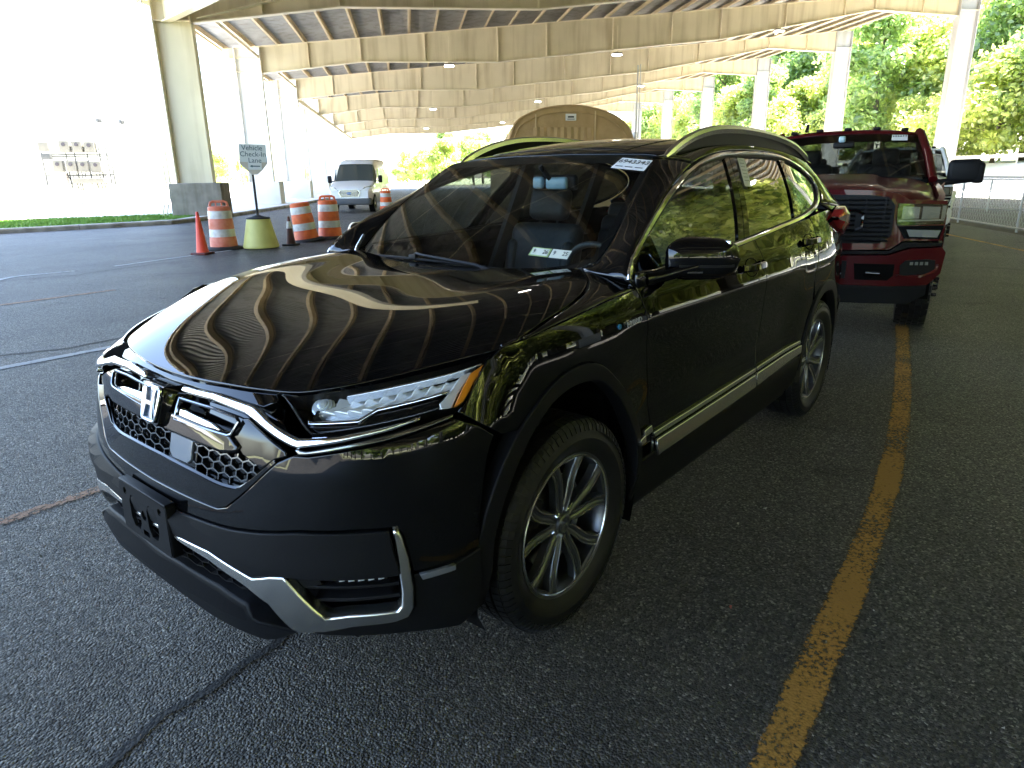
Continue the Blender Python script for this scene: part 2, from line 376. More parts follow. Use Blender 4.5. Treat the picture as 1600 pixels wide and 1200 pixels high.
def sweep(name, pts, nrm, prof, m, parent, closed=False, scale=None, smooth=35, cap=True):
    """sweep closed 2-D profile [(across, out)] along 3-D pts; nrm = outward normal at each point"""
    pts = np.array(pts, float); nrm = np.array(nrm, float); n = len(pts)
    if nrm.ndim == 1: nrm = np.tile(nrm, (n, 1))
    tg = np.zeros_like(pts)
    for i in range(n):
        a = pts[(i-1) % n if closed else max(i-1, 0)]; b = pts[(i+1) % n if closed else min(i+1, n-1)]; tg[i] = b-a
    tg /= np.linalg.norm(tg, axis=1)[:, None]+1e-12; nrm = nrm-tg*(nrm*tg).sum(1)[:, None]; nrm /= np.linalg.norm(nrm, axis=1)[:, None]; sd = np.cross(tg, nrm); k = len(prof); V = []; F = []
    for i in range(n):
        s_ = 1 if scale is None else scale[i]
        for a, b in prof: V.append(pts[i]+sd[i]*a*s_+nrm[i]*b*s_)
    for i in range(n if closed else n-1):
        for j in range(k): F.append((i*k+j, i*k+(j+1) % k, ((i+1) % n)*k+(j+1) % k, ((i+1) % n)*k+j))
    if not closed and cap: F += [tuple(range(k))[::-1], tuple((n-1)*k+j for j in range(k))]
    mb = MB(); mb.add(V, F); return mb.build(name, m, parent, smooth=smooth)
# ------------------------------------------------------------------ ground materials
def asphalt_mat():
    m = mat('asphalt', (.05, .05, .05), .75, spec=.45); b = m.node_tree.nodes['Principled BSDF']; tc = nd(m, 'ShaderNodeTexCoord')
    v = nd(m, 'ShaderNodeTexVoronoi'); v.inputs['Scale'].default_value = 125; v.inputs['Randomness'].default_value = 1
    v2 = nd(m, 'ShaderNodeTexVoronoi'); v2.inputs['Scale'].default_value = 150
    n = nd(m, 'ShaderNodeTexNoise'); n.inputs['Scale'].default_value = .35; n.inputs['Detail'].default_value = 8; n.inputs['Roughness'].default_value = .62
    n3 = nd(m, 'ShaderNodeTexNoise'); n3.inputs['Scale'].default_value = 60; n3.inputs['Detail'].default_value = 3
    for q in (v, v2, n, n3): lk(m, tc.outputs['Object'], q.inputs['Vector'])
    # stone colour from cell
    r = nd(m, 'ShaderNodeValToRGB'); e = r.color_ramp.elements; e[0].position = 0; e[0].color = (.020, .019, .0172, 1); e[1].position = 1; e[1].color = (.25, .24, .21, 1)
    q = e.new(.55); q.color = (.049, .0465, .042, 1); q = e.new(.9); q.color = (.105, .099, .088, 1)
    sp = nd(m, 'ShaderNodeSeparateColor'); lk(m, v.outputs['Color'], sp.inputs[0]); lk(m, sp.outputs[0], r.inputs[0])
    r2 = nd(m, 'ShaderNodeValToRGB'); r2.color_ramp.elements[0].position = .3; r2.color_ramp.elements[1].position = .72; r2.color_ramp.elements[0].color = (.55, .55, .56, 1); r2.color_ramp.elements[1].color = (1.45, 1.43, 1.4, 1)
    lk(m, n.outputs['Fac'], r2.inputs[0])
    mx = nd(m, 'ShaderNodeMix'); mx.data_type = 'RGBA'; mx.blend_type = 'MULTIPLY'; mx.inputs[0].default_value = 1
    lk(m, r.outputs[0], mx.inputs[6]); lk(m, r2.outputs[0], mx.inputs[7]); lk(m, mx.outputs[2], b.inputs['Base Color'])
    inv = nd(m, 'ShaderNodeMath', operation='MULTIPLY_ADD'); inv.inputs[1].default_value = -1.2; inv.inputs[2].default_value = 1; lk(m, v.outputs['Distance'], inv.inputs[0])
    ad = nd(m, 'ShaderNodeMath', operation='ADD'); lk(m, inv.outputs[0], ad.inputs[0]); lk(m, n3.outputs['Fac'], ad.inputs[1])
    ad2 = nd(m, 'ShaderNodeMath', operation='ADD'); lk(m, ad.outputs[0], ad2.inputs[0]); lk(m, sp.outputs[1], ad2.inputs[1])
    bp = nd(m, 'ShaderNodeBump'); bp.inputs['Strength'].default_value = 1.0; bp.inputs['Distance'].default_value = .006; lk(m, ad2.outputs[0], bp.inputs['Height']); lk(m, bp.outputs[0], b.inputs['Normal'])
    mr = nd(m, 'ShaderNodeMapRange'); mr.inputs['To Min'].default_value = .42; mr.inputs['To Max'].default_value = .8; lk(m, sp.outputs[2], mr.inputs['Value']); lk(m, mr.outputs[0], b.inputs['Roughness'])
    return m
asphalt_mat()
def add_stains(name):
    m = MATS[name]; b = m.node_tree.nodes['Principled BSDF']; src = b.inputs['Base Color'].links[0].from_socket; tc = nd(m, 'ShaderNodeTexCoord')
    n = nd(m, 'ShaderNodeTexNoise'); n.inputs['Scale'].default_value = 1.3; n.inputs['Detail'].default_value = 5; n.inputs['Distortion'].default_value = .6; lk(m, tc.outputs['Object'], n.inputs['Vector'])
    r = nd(m, 'ShaderNodeValToRGB'); r.color_ramp.elements[0].position = .60; r.color_ramp.elements[0].color = (1, 1, 1, 1); r.color_ramp.elements[1].position = .70; r.color_ramp.elements[1].color = (.5, .49, .48, 1); lk(m, n.outputs['Fac'], r.inputs[0])
    v = nd(m, 'ShaderNodeTexVoronoi'); v.inputs['Scale'].default_value = .9; lk(m, tc.outputs['Object'], v.inputs['Vector']); r3 = nd(m, 'ShaderNodeValToRGB'); r3.color_ramp.elements[0].position = .035; r3.color_ramp.elements[0].color = (.35, .35, .35, 1); r3.color_ramp.elements[1].position = .075; r3.color_ramp.elements[1].color = (1, 1, 1, 1); lk(m, v.outputs['Distance'], r3.inputs[0])
    # pale worn wheel paths along the lane
    mp = nd(m, 'ShaderNodeMapping'); mp.inputs['Rotation'].default_value = (0, 0, -AZ); mp.inputs['Scale'].default_value = (.03, .9, 1); lk(m, tc.outputs['Object'], mp.inputs[0]); n4 = nd(m, 'ShaderNodeTexNoise'); n4.inputs['Scale'].default_value = 1; n4.inputs['Detail'].default_value = 3; lk(m, mp.outputs[0], n4.inputs['Vector'])
    r4 = nd(m, 'ShaderNodeValToRGB'); r4.color_ramp.elements[0].position = .35; r4.color_ramp.elements[0].color = (.82, .82, .82, 1); r4.color_ramp.elements[1].position = .65; r4.color_ramp.elements[1].color = (1.15, 1.14, 1.12, 1); lk(m, n4.outputs['Fac'], r4.inputs[0])
    for q in (r, r3, r4):
        mx = nd(m, 'ShaderNodeMix'); mx.data_type = 'RGBA'; mx.blend_type = 'MULTIPLY'; mx.inputs[0].default_value = 1; lk(m, src, mx.inputs[6]); lk(m, q.outputs[0], mx.inputs[7]); src = mx.outputs[2]
    lk(m, src, b.inputs['Base Color'])
add_stains('asphalt')
def add_streaks(name, k=.75):
    m = MATS[name]; b = m.node_tree.nodes['Principled BSDF']; src = b.inputs['Base Color'].links[0].from_socket; tc = nd(m, 'ShaderNodeTexCoord'); mp = nd(m, 'ShaderNodeMapping'); mp.inputs['Scale'].default_value = (2.2, 2.2, .18); lk(m, tc.outputs['Object'], mp.inputs[0])
    n = nd(m, 'ShaderNodeTexNoise'); n.inputs['Scale'].default_value = 1; n.inputs['Detail'].default_value = 6; lk(m, mp.outputs[0], n.inputs['Vector']); r = nd(m, 'ShaderNodeValToRGB'); r.color_ramp.elements[0].position = .48; r.color_ramp.elements[0].color = (1, 1, 1, 1); r.color_ramp.elements[1].position = .72; r.color_ramp.elements[1].color = (k, k*.96, k*.88, 1); lk(m, n.outputs['Fac'], r.inputs[0])
    mx = nd(m, 'ShaderNodeMix'); mx.data_type = 'RGBA'; mx.blend_type = 'MULTIPLY'; mx.inputs[0].default_value = 1; lk(m, src, mx.inputs[6]); lk(m, r.outputs[0], mx.inputs[7]); lk(m, mx.outputs[2], b.inputs['Base Color'])
def paint_mat(name, col, col2, wear=.46, sharp=.05, scale=28):
    """worn road paint: the paint film is missing where the stones poke through"""
    m = mat(name, col, .7); b = m.node_tree.nodes['Principled BSDF']; t = m.node_tree; out = t.nodes['Material Output']; tc = nd(m, 'ShaderNodeTexCoord')
    n = nd(m, 'ShaderNodeTexNoise'); n.inputs['Scale'].default_value = scale; n.inputs['Detail'].default_value = 7; n.inputs['Roughness'].default_value = .75
    n2 = nd(m, 'ShaderNodeTexNoise'); n2.inputs['Scale'].default_value = 2.2; n2.inputs['Detail'].default_value = 4
    v = nd(m, 'ShaderNodeTexVoronoi'); v.inputs['Scale'].default_value = 95
    for q in (n, n2, v): lk(m, tc.outputs['Object'], q.inputs['Vector'])
    at = nd(m, 'ShaderNodeAttribute'); at.attribute_name = 'edge'
    a = nd(m, 'ShaderNodeMath', operation='MULTIPLY_ADD'); a.inputs[1].default_value = .55; lk(m, n2.outputs['Fac'], a.inputs[0]); lk(m, n.outputs['Fac'], a.inputs[2])
    s = nd(m, 'ShaderNodeMath', operation='SUBTRACT'); lk(m, a.outputs[0], s.inputs[0]); lk(m, at.outputs['Fac'], s.inputs[1])
    mr = nd(m, 'ShaderNodeMapRange'); mr.inputs['From Min'].default_value = wear; mr.inputs['From Max'].default_value = wear+sharp; lk(m, s.outputs[0], mr.inputs['Value'])
    r = nd(m, 'ShaderNodeMix'); r.data_type = 'RGBA'; r.inputs[6].default_value = (*col, 1); r.inputs[7].default_value = (*col2, 1); lk(m, n2.outputs['Fac'], r.inputs[0]); lk(m, r.outputs[2], b.inputs['Base Color'])
    bp = nd(m, 'ShaderNodeBump'); bp.inputs['Strength'].default_value = .8; bp.inputs['Distance'].default_value = .003; bp.invert = True; lk(m, v.outputs['Distance'], bp.inputs['Height']); lk(m, bp.outputs[0], b.inputs['Normal'])
    tr = nd(m, 'ShaderNodeBsdfTransparent'); mx = nd(m, 'ShaderNodeMixShader'); lk(m, mr.outputs[0], mx.inputs[0]); lk(m, tr.outputs[0], mx.inputs[1]); lk(m, b.outputs[0], mx.inputs[2]); lk(m, mx.outputs[0], out.inputs[0])
    return m
paint_mat('yellow_paint', (.46, .25, .055), (.32, .16, .03), .63, .16, 60)
paint_mat('white_paint_line', (.5, .5, .5), (.38, .38, .38), .58, .16)
paint_mat('orange_paint_line', (.42, .24, .14), (.32, .17, .09), .66, .12)
paint_mat('crack_mat', (.012, .012, .012), (.018, .018, .018), .35, .25)
noise_mat('concrete', (.40, .385, .35), (.30, .285, .25), 3, .85, bump=.3, bscale=40, lo=.3, hi=.7)
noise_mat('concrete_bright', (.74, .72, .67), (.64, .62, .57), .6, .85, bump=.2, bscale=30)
noise_mat('plinth_concrete', (.30, .27, .225), (.20, .18, .15), 2.5, .9, bump=.3, bscale=50, lo=.3, hi=.7)
noise_mat('kerb_concrete', (.34, .31, .26), (.24, .215, .175), 2.2, .9, bump=.35, bscale=40)
noise_mat('grass_mat', (.10, .17, .03), (.16, .24, .045), 6, .9)
noise_mat('soil', (.09, .07, .05), (.05, .04, .03), 5, .95, bump=.6, bscale=30)
noise_mat('far_ground', (.22, .25, .12), (.32, .31, .2), .05, .95)
noise_mat('cream_steel', (.70, .625, .46), (.63, .56, .40), .9, .5, bump=.03, bscale=3, spec=.4, lo=.25, hi=.75)
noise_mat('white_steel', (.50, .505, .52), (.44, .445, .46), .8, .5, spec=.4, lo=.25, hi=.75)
noise_mat('glare_steel', (.90, .89, .86), (.86, .85, .82), .8, .5)  # glare on the far left columns, put into the steel as near-white
noise_mat('cream_edge', (.78, .70, .53), (.71, .63, .47), 1.2, .45)
noise_mat('deck_mat', (.36, .35, .325), (.27, .262, .245), .5, .5, metal=.15, spec=.5, lo=.3, hi=.7)
noise_mat('purlin_mat', (.62, .50, .32), (.52, .41, .25), 1.1, .55)
add_streaks('cream_steel'); add_streaks('white_steel', .82); add_streaks('kerb_concrete', .6); add_streaks('plinth_concrete', .6); add_streaks('deck_mat', .7)
mat('galv', (.5, .5, .5), .4, .8); mat('black_plastic', (.012, .0125, .014), .42, spec=.4); mat('rubber_black', (.014, .014, .014), .7)
mat('lamp_glow', (1, 1, 1), .4, emis=(1, .98, .92), es=5)
mat('lamp_body', (.32, .30, .27), .5, .4)
# ------------------------------------------------------------------ ground sheets
def sheet(name, poly, z, m, kind='structure', parent=None):
    mb = MB(); mb.add([(x, y, z) for x, y in poly], [tuple(range(len(poly)))]); o = mb.build(name, m, parent, norm=False)
    if o.data.polygons[0].normal.z < 0: o.data.flip_normals()
    if kind: o['kind'] = kind
    return o
def stp(pts): return [(lambda v: (v.x, v.y))(st(s, t)) for s, t in pts]
sheet('ground', stp([(-900, 900), (-900, -900), (1400, -900), (1400, 900)]), -.008, 'far_ground')
sheet('road', stp([(-60, 60), (-60, -31.2), (150, -31.2), (150, 60)]), 0, 'asphalt')
sheet('right_road', stp([(-60, -31.2), (-60, -44), (150, -44), (150, -31.2)]), -.001, 'concrete_bright')
# raised island left of the lane: kerb, lawn strip, bright concrete apron
KL = [(14, 30), (21.18, 12.68), (22.37, 11.34), (23.32, 9.7), (24.57, 8.36), (27.7, 7.72), (29.58, 7.46), (38.1, 6.7), (55.9, 5.9), (150, 5.9)]
KB = KL+[(150, 200), (14, 200)]
sheet('concrete_apron', stp([(s+.1, t+.14) for s, t in KL]+[(150, 200), (14, 200)]), .13, 'concrete_bright')
kerb = empty('kerb', 'weathered concrete kerb edging the island left of the lane', 'kerb', (0, 0, 0))
def offset_line(pts, d):
    out = []
    for i, p in enumerate(pts):
        a = Vector(pts[max(i-1, 0)]); b = Vector(pts[min(i+1, len(pts)-1)]); t = (b-a).normalized(); out.append((p[0]-t.y*d, p[1]+t.x*d))
    return out
# kerb stones, each its own part
from itertools import accumulate
_L = [0]+list(accumulate([(Vector(KL[i+1])-Vector(KL[i])).length for i in range(len(KL)-1)]))
def along(pts, L, d):
    for i in range(len(pts)-1):
        if d <= L[i+1] or i == len(pts)-2:
            k = (d-L[i])/(L[i+1]-L[i]); return Vector(pts[i]).lerp(Vector(pts[i+1]), k)
_d0 = 6.0; ki = 0
while _d0 < 95:
    ln = 3.0; a = along(KL, _L, _d0+.012); b = along(KL, _L, _d0+ln-.012); tt = (b-a).normalized(); nn_ = Vector((tt.y, -tt.x))
    if nn_.dot(Vector((0, 1))) < 0: nn_ = -nn_
    mb = MB(); pr = [(0, -.02), (.0, .11), (.025, .145), (.16, .15), (.16, -.02)]; V = []
    for e in (a, b):
        for o_, z in pr: q = e+nn_*o_; V.append(st(q.x, q.y, z))
    mb.add(V, [(0, 1, 2, 3, 4), (9, 8, 7, 6, 5)]+[(i, i+5, (i+1) % 5+5, (i+1) % 5) for i in range(5)])
    mb.build('kerb_stone', 'kerb_concrete', kerb); _d0 += ln
# grass strip: lawn sheet + blades
GP = [(20.4, 17), (22.0, 12.9), (23.5, 10.9), (25.2, 8.75), (28.0, 8.6), (29.8, 10.1), (28.5, 13.1), (27.4, 16), (26, 20), (19, 20)]
sheet('lawn', stp(GP), .137, 'grass_mat')
def point_in(p, poly):
    c = False; j = len(poly)-1
    for i in range(len(poly)):
        a, b = poly[i], poly[j]
        if (a[1] > p[1]) != (b[1] > p[1]) and p[0] < (b[0]-a[0])*(p[1]-a[1])/(b[1]-a[1])+a[0]: c = not c
        j = i
    return c
noise_mat('blade_mat', (.09, .20, .025), (.17, .30, .05), 1.2, .8)
V = []; F = []
while len(F) < 14000:
    p = (random.uniform(19, 30), random.uniform(8.5, 20))
    if not point_in(p, GP): continue
    q = st(p[0], p[1], .137); a = random.uniform(0, 6.28); h = random.uniform(.04, .10); wd = random.uniform(.012, .02); n = len(V)
    d = Vector((math.cos(a), math.sin(a), 0))*wd; l = Vector((random.uniform(-.03, .03), random.uniform(-.03, .03), h))
    V += [q-d, q+d, q+l]; F.append((n, n+1, n+2))
mb = MB(); mb.v = [tuple(v) for v in V]; mb.f = F; mb.mi = [0]*len(F); o = mb.build('grass_blades', 'blade_mat', norm=False); o['kind'] = 'stuff'
setp(o, 'short green grass growing on the strip behind the kerb', 'grass')
# ------------------------------------------------------------------ painted lines
def ribbon(name, pts, z, m, wd=None, edge=.35, seg=.12, jit=0, kind='structure'):
    """pts: [(left(x,y), right(x,y))] densified, with an 'edge' attribute that lets the paint fray at its border"""
    L = [Vector(p[0]) for p in pts]; R = [Vector(p[1]) for p in pts]; A_ = []; 
    xs = np.concatenate([[0], np.cumsum([(L[i+1]-L[i]).length for i in range(len(L)-1)])]); n = max(2, int(xs[-1]/seg)); u = np.linspace(0, xs[-1], n)
    l = crom(xs, np.array([tuple(q) for q in L]), u); r = crom(xs, np.array([tuple(q) for q in R]), u); V = []; E = []; F = []
    cols = [(-.18, 1.), (0, .16), (.12, 0), (.88, 0), (1, .16), (1.18, 1.)]; k = len(cols)
    for i in range(n):
        j = random.uniform(-jit, jit)
        for c, e in cols: p = l[i]*(1-c)+r[i]*c+j; V.append((p[0], p[1], z)); E.append(e*edge)
    for i in range(n-1):
        for c in range(k-1): F.append((i*k+c, i*k+c+1, (i+1)*k+c+1, (i+1)*k+c))
    mb = MB(); mb.add(V, F); o = mb.build(name, m, norm=False)
    if o.data.polygons[0].normal.z < 0: o.data.flip_normals()
    at = o.data.attributes.new('edge', 'FLOAT', 'POINT'); at.data.foreach_set('value', E); o['kind'] = kind; return o
def line_w(pts, w_): 
    out = []
    for i, p in enumerate(pts):
        a = Vector(pts[max(i-1, 0)]); b = Vector(pts[min(i+1, len(pts)-1)]); t = (b-a).normalized(); n = Vector((-t.y, t.x))*w_/2; q = Vector(p); out.append((tuple(q+n), tuple(q-n)))
    return out
YL = [(.9, 1.64), (.215, 1.622), (.002, 1.609), (-.362, 1.583), (-.758, 1.566), (-1.272, 1.532), (-1.965, 1.466), (-2.821, 1.349), (-3.714, 1.201), (-4.507, 1.062), (-5.691, .836), (-8, .38), (-12, -.55), (-18, -2.2)]
YR = [(.9, 1.725), (.16, 1.712), (-.06, 1.704), (-.35, 1.690), (-.72, 1.672), (-1.28, 1.632), (-1.97, 1.568), (-2.82, 1.457), (-3.73, 1.309), (-4.53, 1.168), (-5.73, .938), (-8.02, .49), (-12.03, -.44), (-18.03, -2.08)]
ribbon('yellow_lane_line', list(zip(YL, YR)), .004, 'yellow_paint')
ribbon('white_lane_line', line_w([(3.2, -4.72), (1.2, -4.76), (.2, -4.80), (-.87, -4.84), (-3, -4.95)], .10), .004, 'white_paint_line')
ribbon('faint_white_line', line_w([(-1.4, -11.35), (-1.89, -11.70), (-2.34, -11.66), (-2.7, -11.63)], .10), .004, 'white_paint_line')
ribbon('faint_white_line', line_w([(-3.4, -11.75), (-4.5, -12.1), (-6.2, -12.6)], .09), .004, 'white_paint_line')
ribbon('faint_white_line', line_w([(.6, -8.5), (-.78, -8.54), (-2.2, -8.62)], .10), .004, 'orange_paint_line')
ribbon('orange_lane_line', line_w([(3.4, -1.45), (2.2, -1.49), (1.02, -1.55), (.58, -1.57), (-1.5, -1.63)], .075), .004, 'orange_paint_line')
ribbon('far_yellow_line', line_w([(-21.3, -2.12), (-17.92, -.4), (-14.51, 1.33), (-9, 4.1)], .10), .004, 'yellow_paint')
for pts in ([(3, -5.5), (.9, -5.42), (.05, -5.33), (-.45, -5.12), (-1.06, -5.19), (-3, -5.25), (-6, -5.5)], [(.5, -11.3), (-1.47, -11.18), (-2.5, -10.98), (-4.26, -11.5), (-8, -11.9), (-14, -13)],
            [(-.6, -.25), (.3, .12), (.65, .19), (1.0, .22), (1.26, .28), (1.9, .42)], [(-3, -15), (-5.5, -16.2), (-9, -17.0), (-14, -19.5)], [(-2.4, -17), (-5.6, -18), (-11, -20.8), (-17, -25)]):
    P = []
    for i in range(len(pts)-1):
        for k in range(6): q = Vector(pts[i]).lerp(Vector(pts[i+1]), k/6); P.append((q.x+random.uniform(-.02, .02), q.y+random.uniform(-.02, .02)))
    ribbon('road_crack', line_w(P, .028), .0035, 'crack_mat', edge=.5)
# loose grit and litter lying on the asphalt
mb = MB(); 
for i in range(420):
    x = random.uniform(-4.5, 1.2); y = random.choice((random.uniform(.98, 2.6), random.uniform(-3.5, -1.1))) if x < .9 else random.uniform(-2.5, 1.6)
    r = random.uniform(.0015, .004); V = [Vector((x, y, .002))+Vector(rng.normal(size=3))*r for _ in range(5)]
    mb.add(V, [(0, 1, 2), (0, 2, 3), (0, 3, 4), (0, 4, 1), (1, 2, 4), (2, 3, 4)])
noise_mat('grit_mat', (.4, .38, .34), (.18, .17, .15), 300, .8)
o = mb.build('loose_grit', 'grit_mat'); o['kind'] = 'stuff'; setp(o, 'pale specks of grit scattered on the dark asphalt', 'grit')
# soil strip + bank on the right
sheet('soil_strip', stp([(4, -11.6), (12.4, -15.2), (17.2, -17.1), (26, -20.4), (24.6, -19.4), (15.97, -16.05), (11.5, -14.32), (4, -10.9)]), .004, 'soil')
mb = MB(); mb.add([st(-40, -43.5, 0), st(150, -43.5, 0), st(150, -49, 2.0), st(-40, -49, 2.0), st(150, -80, 3.0), st(-40, -80, 3.0), st(150, -300, 14.0), st(-40, -300, 14.0)], [(0, 1, 2, 3), (3, 2, 4, 5), (5, 4, 6, 7)])
o = mb.build('embankment', ['concrete_bright', 'far_ground'], norm=False); o['kind'] = 'structure'
o.data.polygons[1].material_index = 1; o.data.polygons[2].material_index = 1
if o.data.polygons[0].normal.z < 0: o.data.flip_normals()
# ------------------------------------------------------------------ the canopy
TN = -17.0; D_ = 13.5; S1 = 28.56; SK = [S1+D_*(k-1) for k in range(-6, 8)]; TL, TR = 8.0, -36.6
BOT = [(8.0, 7.48), (2.2, 8.16), (-6.0, 8.22), (-13, 8.93), (-20.2, 9.62), (-30.6, 11.45), (-36.6, 11.2)]
TOP = lambda t: 8.9+(8-t)*.0865
def bz(t): return float(np.interp(-t, [-q[0] for q in BOT], [q[1] for q in BOT]))
canopy = empty('steel_canopy', 'huge cream steel canopy with deep girders over the lanes', 'canopy', (0, 0, 0))
def girder(s, left=True):
    s0 = s; tr = TN if s < 8 else TR; bot = [q for q in BOT if q[0] > tr+.5]+[(tr, bz(tr))]
    mb = MB(); ts = [10.0]+[q[0] for q in bot]; n = len(ts); V = []
    for d in (-.012, .012):
        for t in ts: V.append(st(s0+d, t, 8.28 if t > 8.5 else bz(t)))
        for t in ts: V.append(st(s0+d, t, TOP(t)))
    F = []
    for i in range(n-1): F += [(i, i+1, n+i+1, n+i), (2*n+i, 3*n+i, 3*n+i+1, 2*n+i+1)]
    mb.add(V, F); mb.build('web', 'cream_steel', canopy)
    fl = MB(); fl2 = MB()
    for i in range(1, n-1): fl.beam(st(s0, ts[i], bz(ts[i])), st(s0, ts[i+1], bz(ts[i+1])), .34, .045)
    fl.beam(st(s0, 10.0, 8.28), st(s0, 8.0, 8.28), .30, .045); fl.beam(st(s0, 8.0, 8.28), st(s0, 8.0, 7.48), .30, .04, up=tuple(B2))
    for i in range(n-1): fl2.beam(st(s0, ts[i], TOP(ts[i])+.02), st(s0, ts[i+1], TOP(ts[i+1])+.02), .30, .04)
    fl.build('bottom_flange', 'cream_edge', canopy); fl2.build('top_flange', 'cream_edge', canopy)
    for t, tk in ((5.2, .03), (2.2, .05), (-1.6, .03), (-6.0, .07), (-9, .03), (-13.2, .05), (-17, .03), (-20.2, .05), (-24.5, .04), (-28.5, .03), (-30.6, .05), (-34, .03)):
        if t < tr: continue
        m2 = MB()
        for sg in (-1, 1): m2.beam(st(s0+sg*.085, t+.05*0, bz(t)+.02), st(s0+sg*.085, t, TOP(t)), tk, .14, up=tuple(A2))
        m2.build('stiffener', 'cream_edge', canopy)
def column(s, t0, t1, z1, m, plinth=True, mf='cream_edge', ped='cream_steel'):
    """I-section column, web across the lane"""
    mb = MB(); mb.beam(st(s, (t0+t1)/2, 0), st(s, (t0+t1)/2, z1), .03, abs(t1-t0)-.02, up=tuple(B2)); mb.build('column_web', ped, canopy)
    for t in (t0, t1):
        mb = MB(); mb.beam(st(s, t, 0), st(s, t, z1), .52, .045, up=tuple(B2)); mb.build('column_flange', m, canopy)
    mb = MB()
    for z in (z1-1.3, 4.6): mb.beam(st(s-.12, t0, z), st(s-.12, t1, z), .03, .22, up=tuple(A2)) if z > 5 else None
    if mb.v: mb.build('stiffener', mf, canopy)
for s in SK:
    if abs(s-15.06) < 3: continue          # wide entry bay: no frame here
    if abs(s-1.56) > 3: girder(s)
    if s > 20:
        column(s, 7.95, 9.35, TOP(8.6), 'cream_steel' if s < 30 else 'glare_steel', ped='cream_steel' if s < 30 else 'glare_steel'); 
        mb = MB(); mb.rbox(st(s, 8.55, .72), (1.5, 2.05, 1.44), .04, rot=Matrix.Rotation(AZ, 3, 'Z')); mb.build('concrete_plinth', 'plinth_concrete' if s < 30 else 'concrete_bright', canopy)  # far plinths get paler concrete: the glare is painted into their colour
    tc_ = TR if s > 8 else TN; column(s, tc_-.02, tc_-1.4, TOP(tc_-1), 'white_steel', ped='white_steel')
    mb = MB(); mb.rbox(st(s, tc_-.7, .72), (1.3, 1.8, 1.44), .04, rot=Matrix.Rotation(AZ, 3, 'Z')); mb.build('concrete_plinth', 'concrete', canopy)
# purlins, one part each, and the corrugated deck
s_a, s_b = SK[0]-3, SK[-1]+2
t = 9.9; PSP = 1.52
while t > -38.4:
    mb = MB(); z = TOP(t)+.045; s_a = SK[0]-3 if t > TN-1 else 8.5
    mb.beam(st(s_a, t, z+.11), st(s_b, t, z+.11), .012, .22); mb.beam(st(s_a, t+.05, z+.006), st(s_b, t+.05, z+.006), .12, .012); mb.beam(st(s_a, t-.035, z+.214), st(s_b, t-.035, z+.214), .08, .012)
    mb.build('purlin', 'purlin_mat', canopy); t -= 1.52
s_a = SK[0]-3
mb = MB(); V = []; F = []; s = s_a; k = 0; per = .305; prof = [(0, .27), (.11, .27), (.15, .31), (.245, .31)]
rows = []
while s < s_b:
    for ds, z in prof: rows.append((s+ds, z))
    s += per
for s, z in rows: te = -38.6 if s > 8.5 else TN-1.6; V += [st(s, 10.3, TOP(10.3)+z), st(s, te, TOP(te)+z)]
for i in range(len(rows)-1): F.append((2*i, 2*i+1, 2*i+3, 2*i+2))
mb.add(V, F); mb.build('roof_deck', 'deck_mat', canopy)
# eaves: gutter, fascia, jack beam, downpipes
mb = MB(); mb.beam(st(s_a, 10.32, TOP(10)+.25), st(s_b, 10.32, TOP(10)+.25), .10, .30); mb.build('gutter', 'cream_edge', canopy)
mb = MB(); mb.beam(st(S1, 8.95, 7.52), st(15.05, -1.0, 7.52), .35, .05); mb.beam(st(S1, 8.95, 7.95), st(15.05, -1.0, 7.95), .03, .8); mb.build('jack_beam', 'cream_edge', canopy)
mb = MB(); mb.beam(st(S1-.17, 7.7, 7.62), st(S1-.17, 3.4, 8.62), .30, .05); mb.build('knee_brace', 'cream_edge', canopy)
for s in SK:
    if s < 20: continue
    for dt in (0, .16):
        mb = MB(); mb.tube([st(s-.3, 9.7+dt, TOP(10)), st(s-.3, 9.6+dt, 8.0), st(s-.3, 9.62+dt, 1.2), st(s-.3, 9.9+dt, .3), st(s-.3, 9.9+dt, .13)], .03, 6); mb.build('downpipe', 'cream_edge', canopy, smooth=40)
    mb = MB(); mb.beam(st(s, 8.0, 7.5), st(s+D_, 8.0, 7.5), .1, .3) if s < 100 and s > 50 else mb.beam(st(s, 8.0, 8.35), st(s+D_ if s < 100 else s+.5, 8.0, 8.35), .05, .16); mb.build('eaves_strut', 'cream_edge', canopy)
# vertical hangers / conduits
for s in SK[3:]:
    mb = MB(); mb.tube([st(s-.25, -31.5, TOP(-31.5)), st(s-.25, -31.5, 1.0)], .02, 5) if False else mb.tube([st(s-.2, -24, TOP(-24)), st(s-.2, -24, bz(-24)-.25), st(s-.2, -23.8, bz(-24)-.4)], .025, 5); mb.build('conduit', 'cream_edge', canopy)
# LED fixtures
NAMES = {-3.0: ('left', 7.95), -13.4: ('middle', 8.65), -24.0: ('right', 10.1)}
li = 0; proto = None
for srow, dist in ((15.0, 'near the camera'), (41.7, 'under the nearer girder'), (68.4, 'further down the canopy'), (94.8, 'far down the canopy')):
    for t_, (side, z_) in NAMES.items():
        lab = f'small lit white floodlight hanging {dist}, {side} row'
        if proto is None:
            r = empty('floodlight', lab, 'lamp', tuple(st(srow, t_, z_)), AZ, 'lit floodlights hanging from the canopy'); proto = r
            mb = MB(); mb.rbox((0, 0, .05), (.34, .62, .12), .04); mb.build('housing', 'lamp_body', r)
            mb = MB(); mb.rbox((0, 0, -.035), (.28, .56, .05), .02); mb.build('lens', 'lamp_glow', r)
            mb = MB(); mb.tube([(0, 0, .1), (0, 0, 1.6)], .018, 6); mb.box((0, 0, .16), (.1, .1, .12)); mb.build('stem', 'cream_edge', r)
        else:
            r = copy_tree(proto); r.location = st(srow, t_, z_); r['label'] = lab
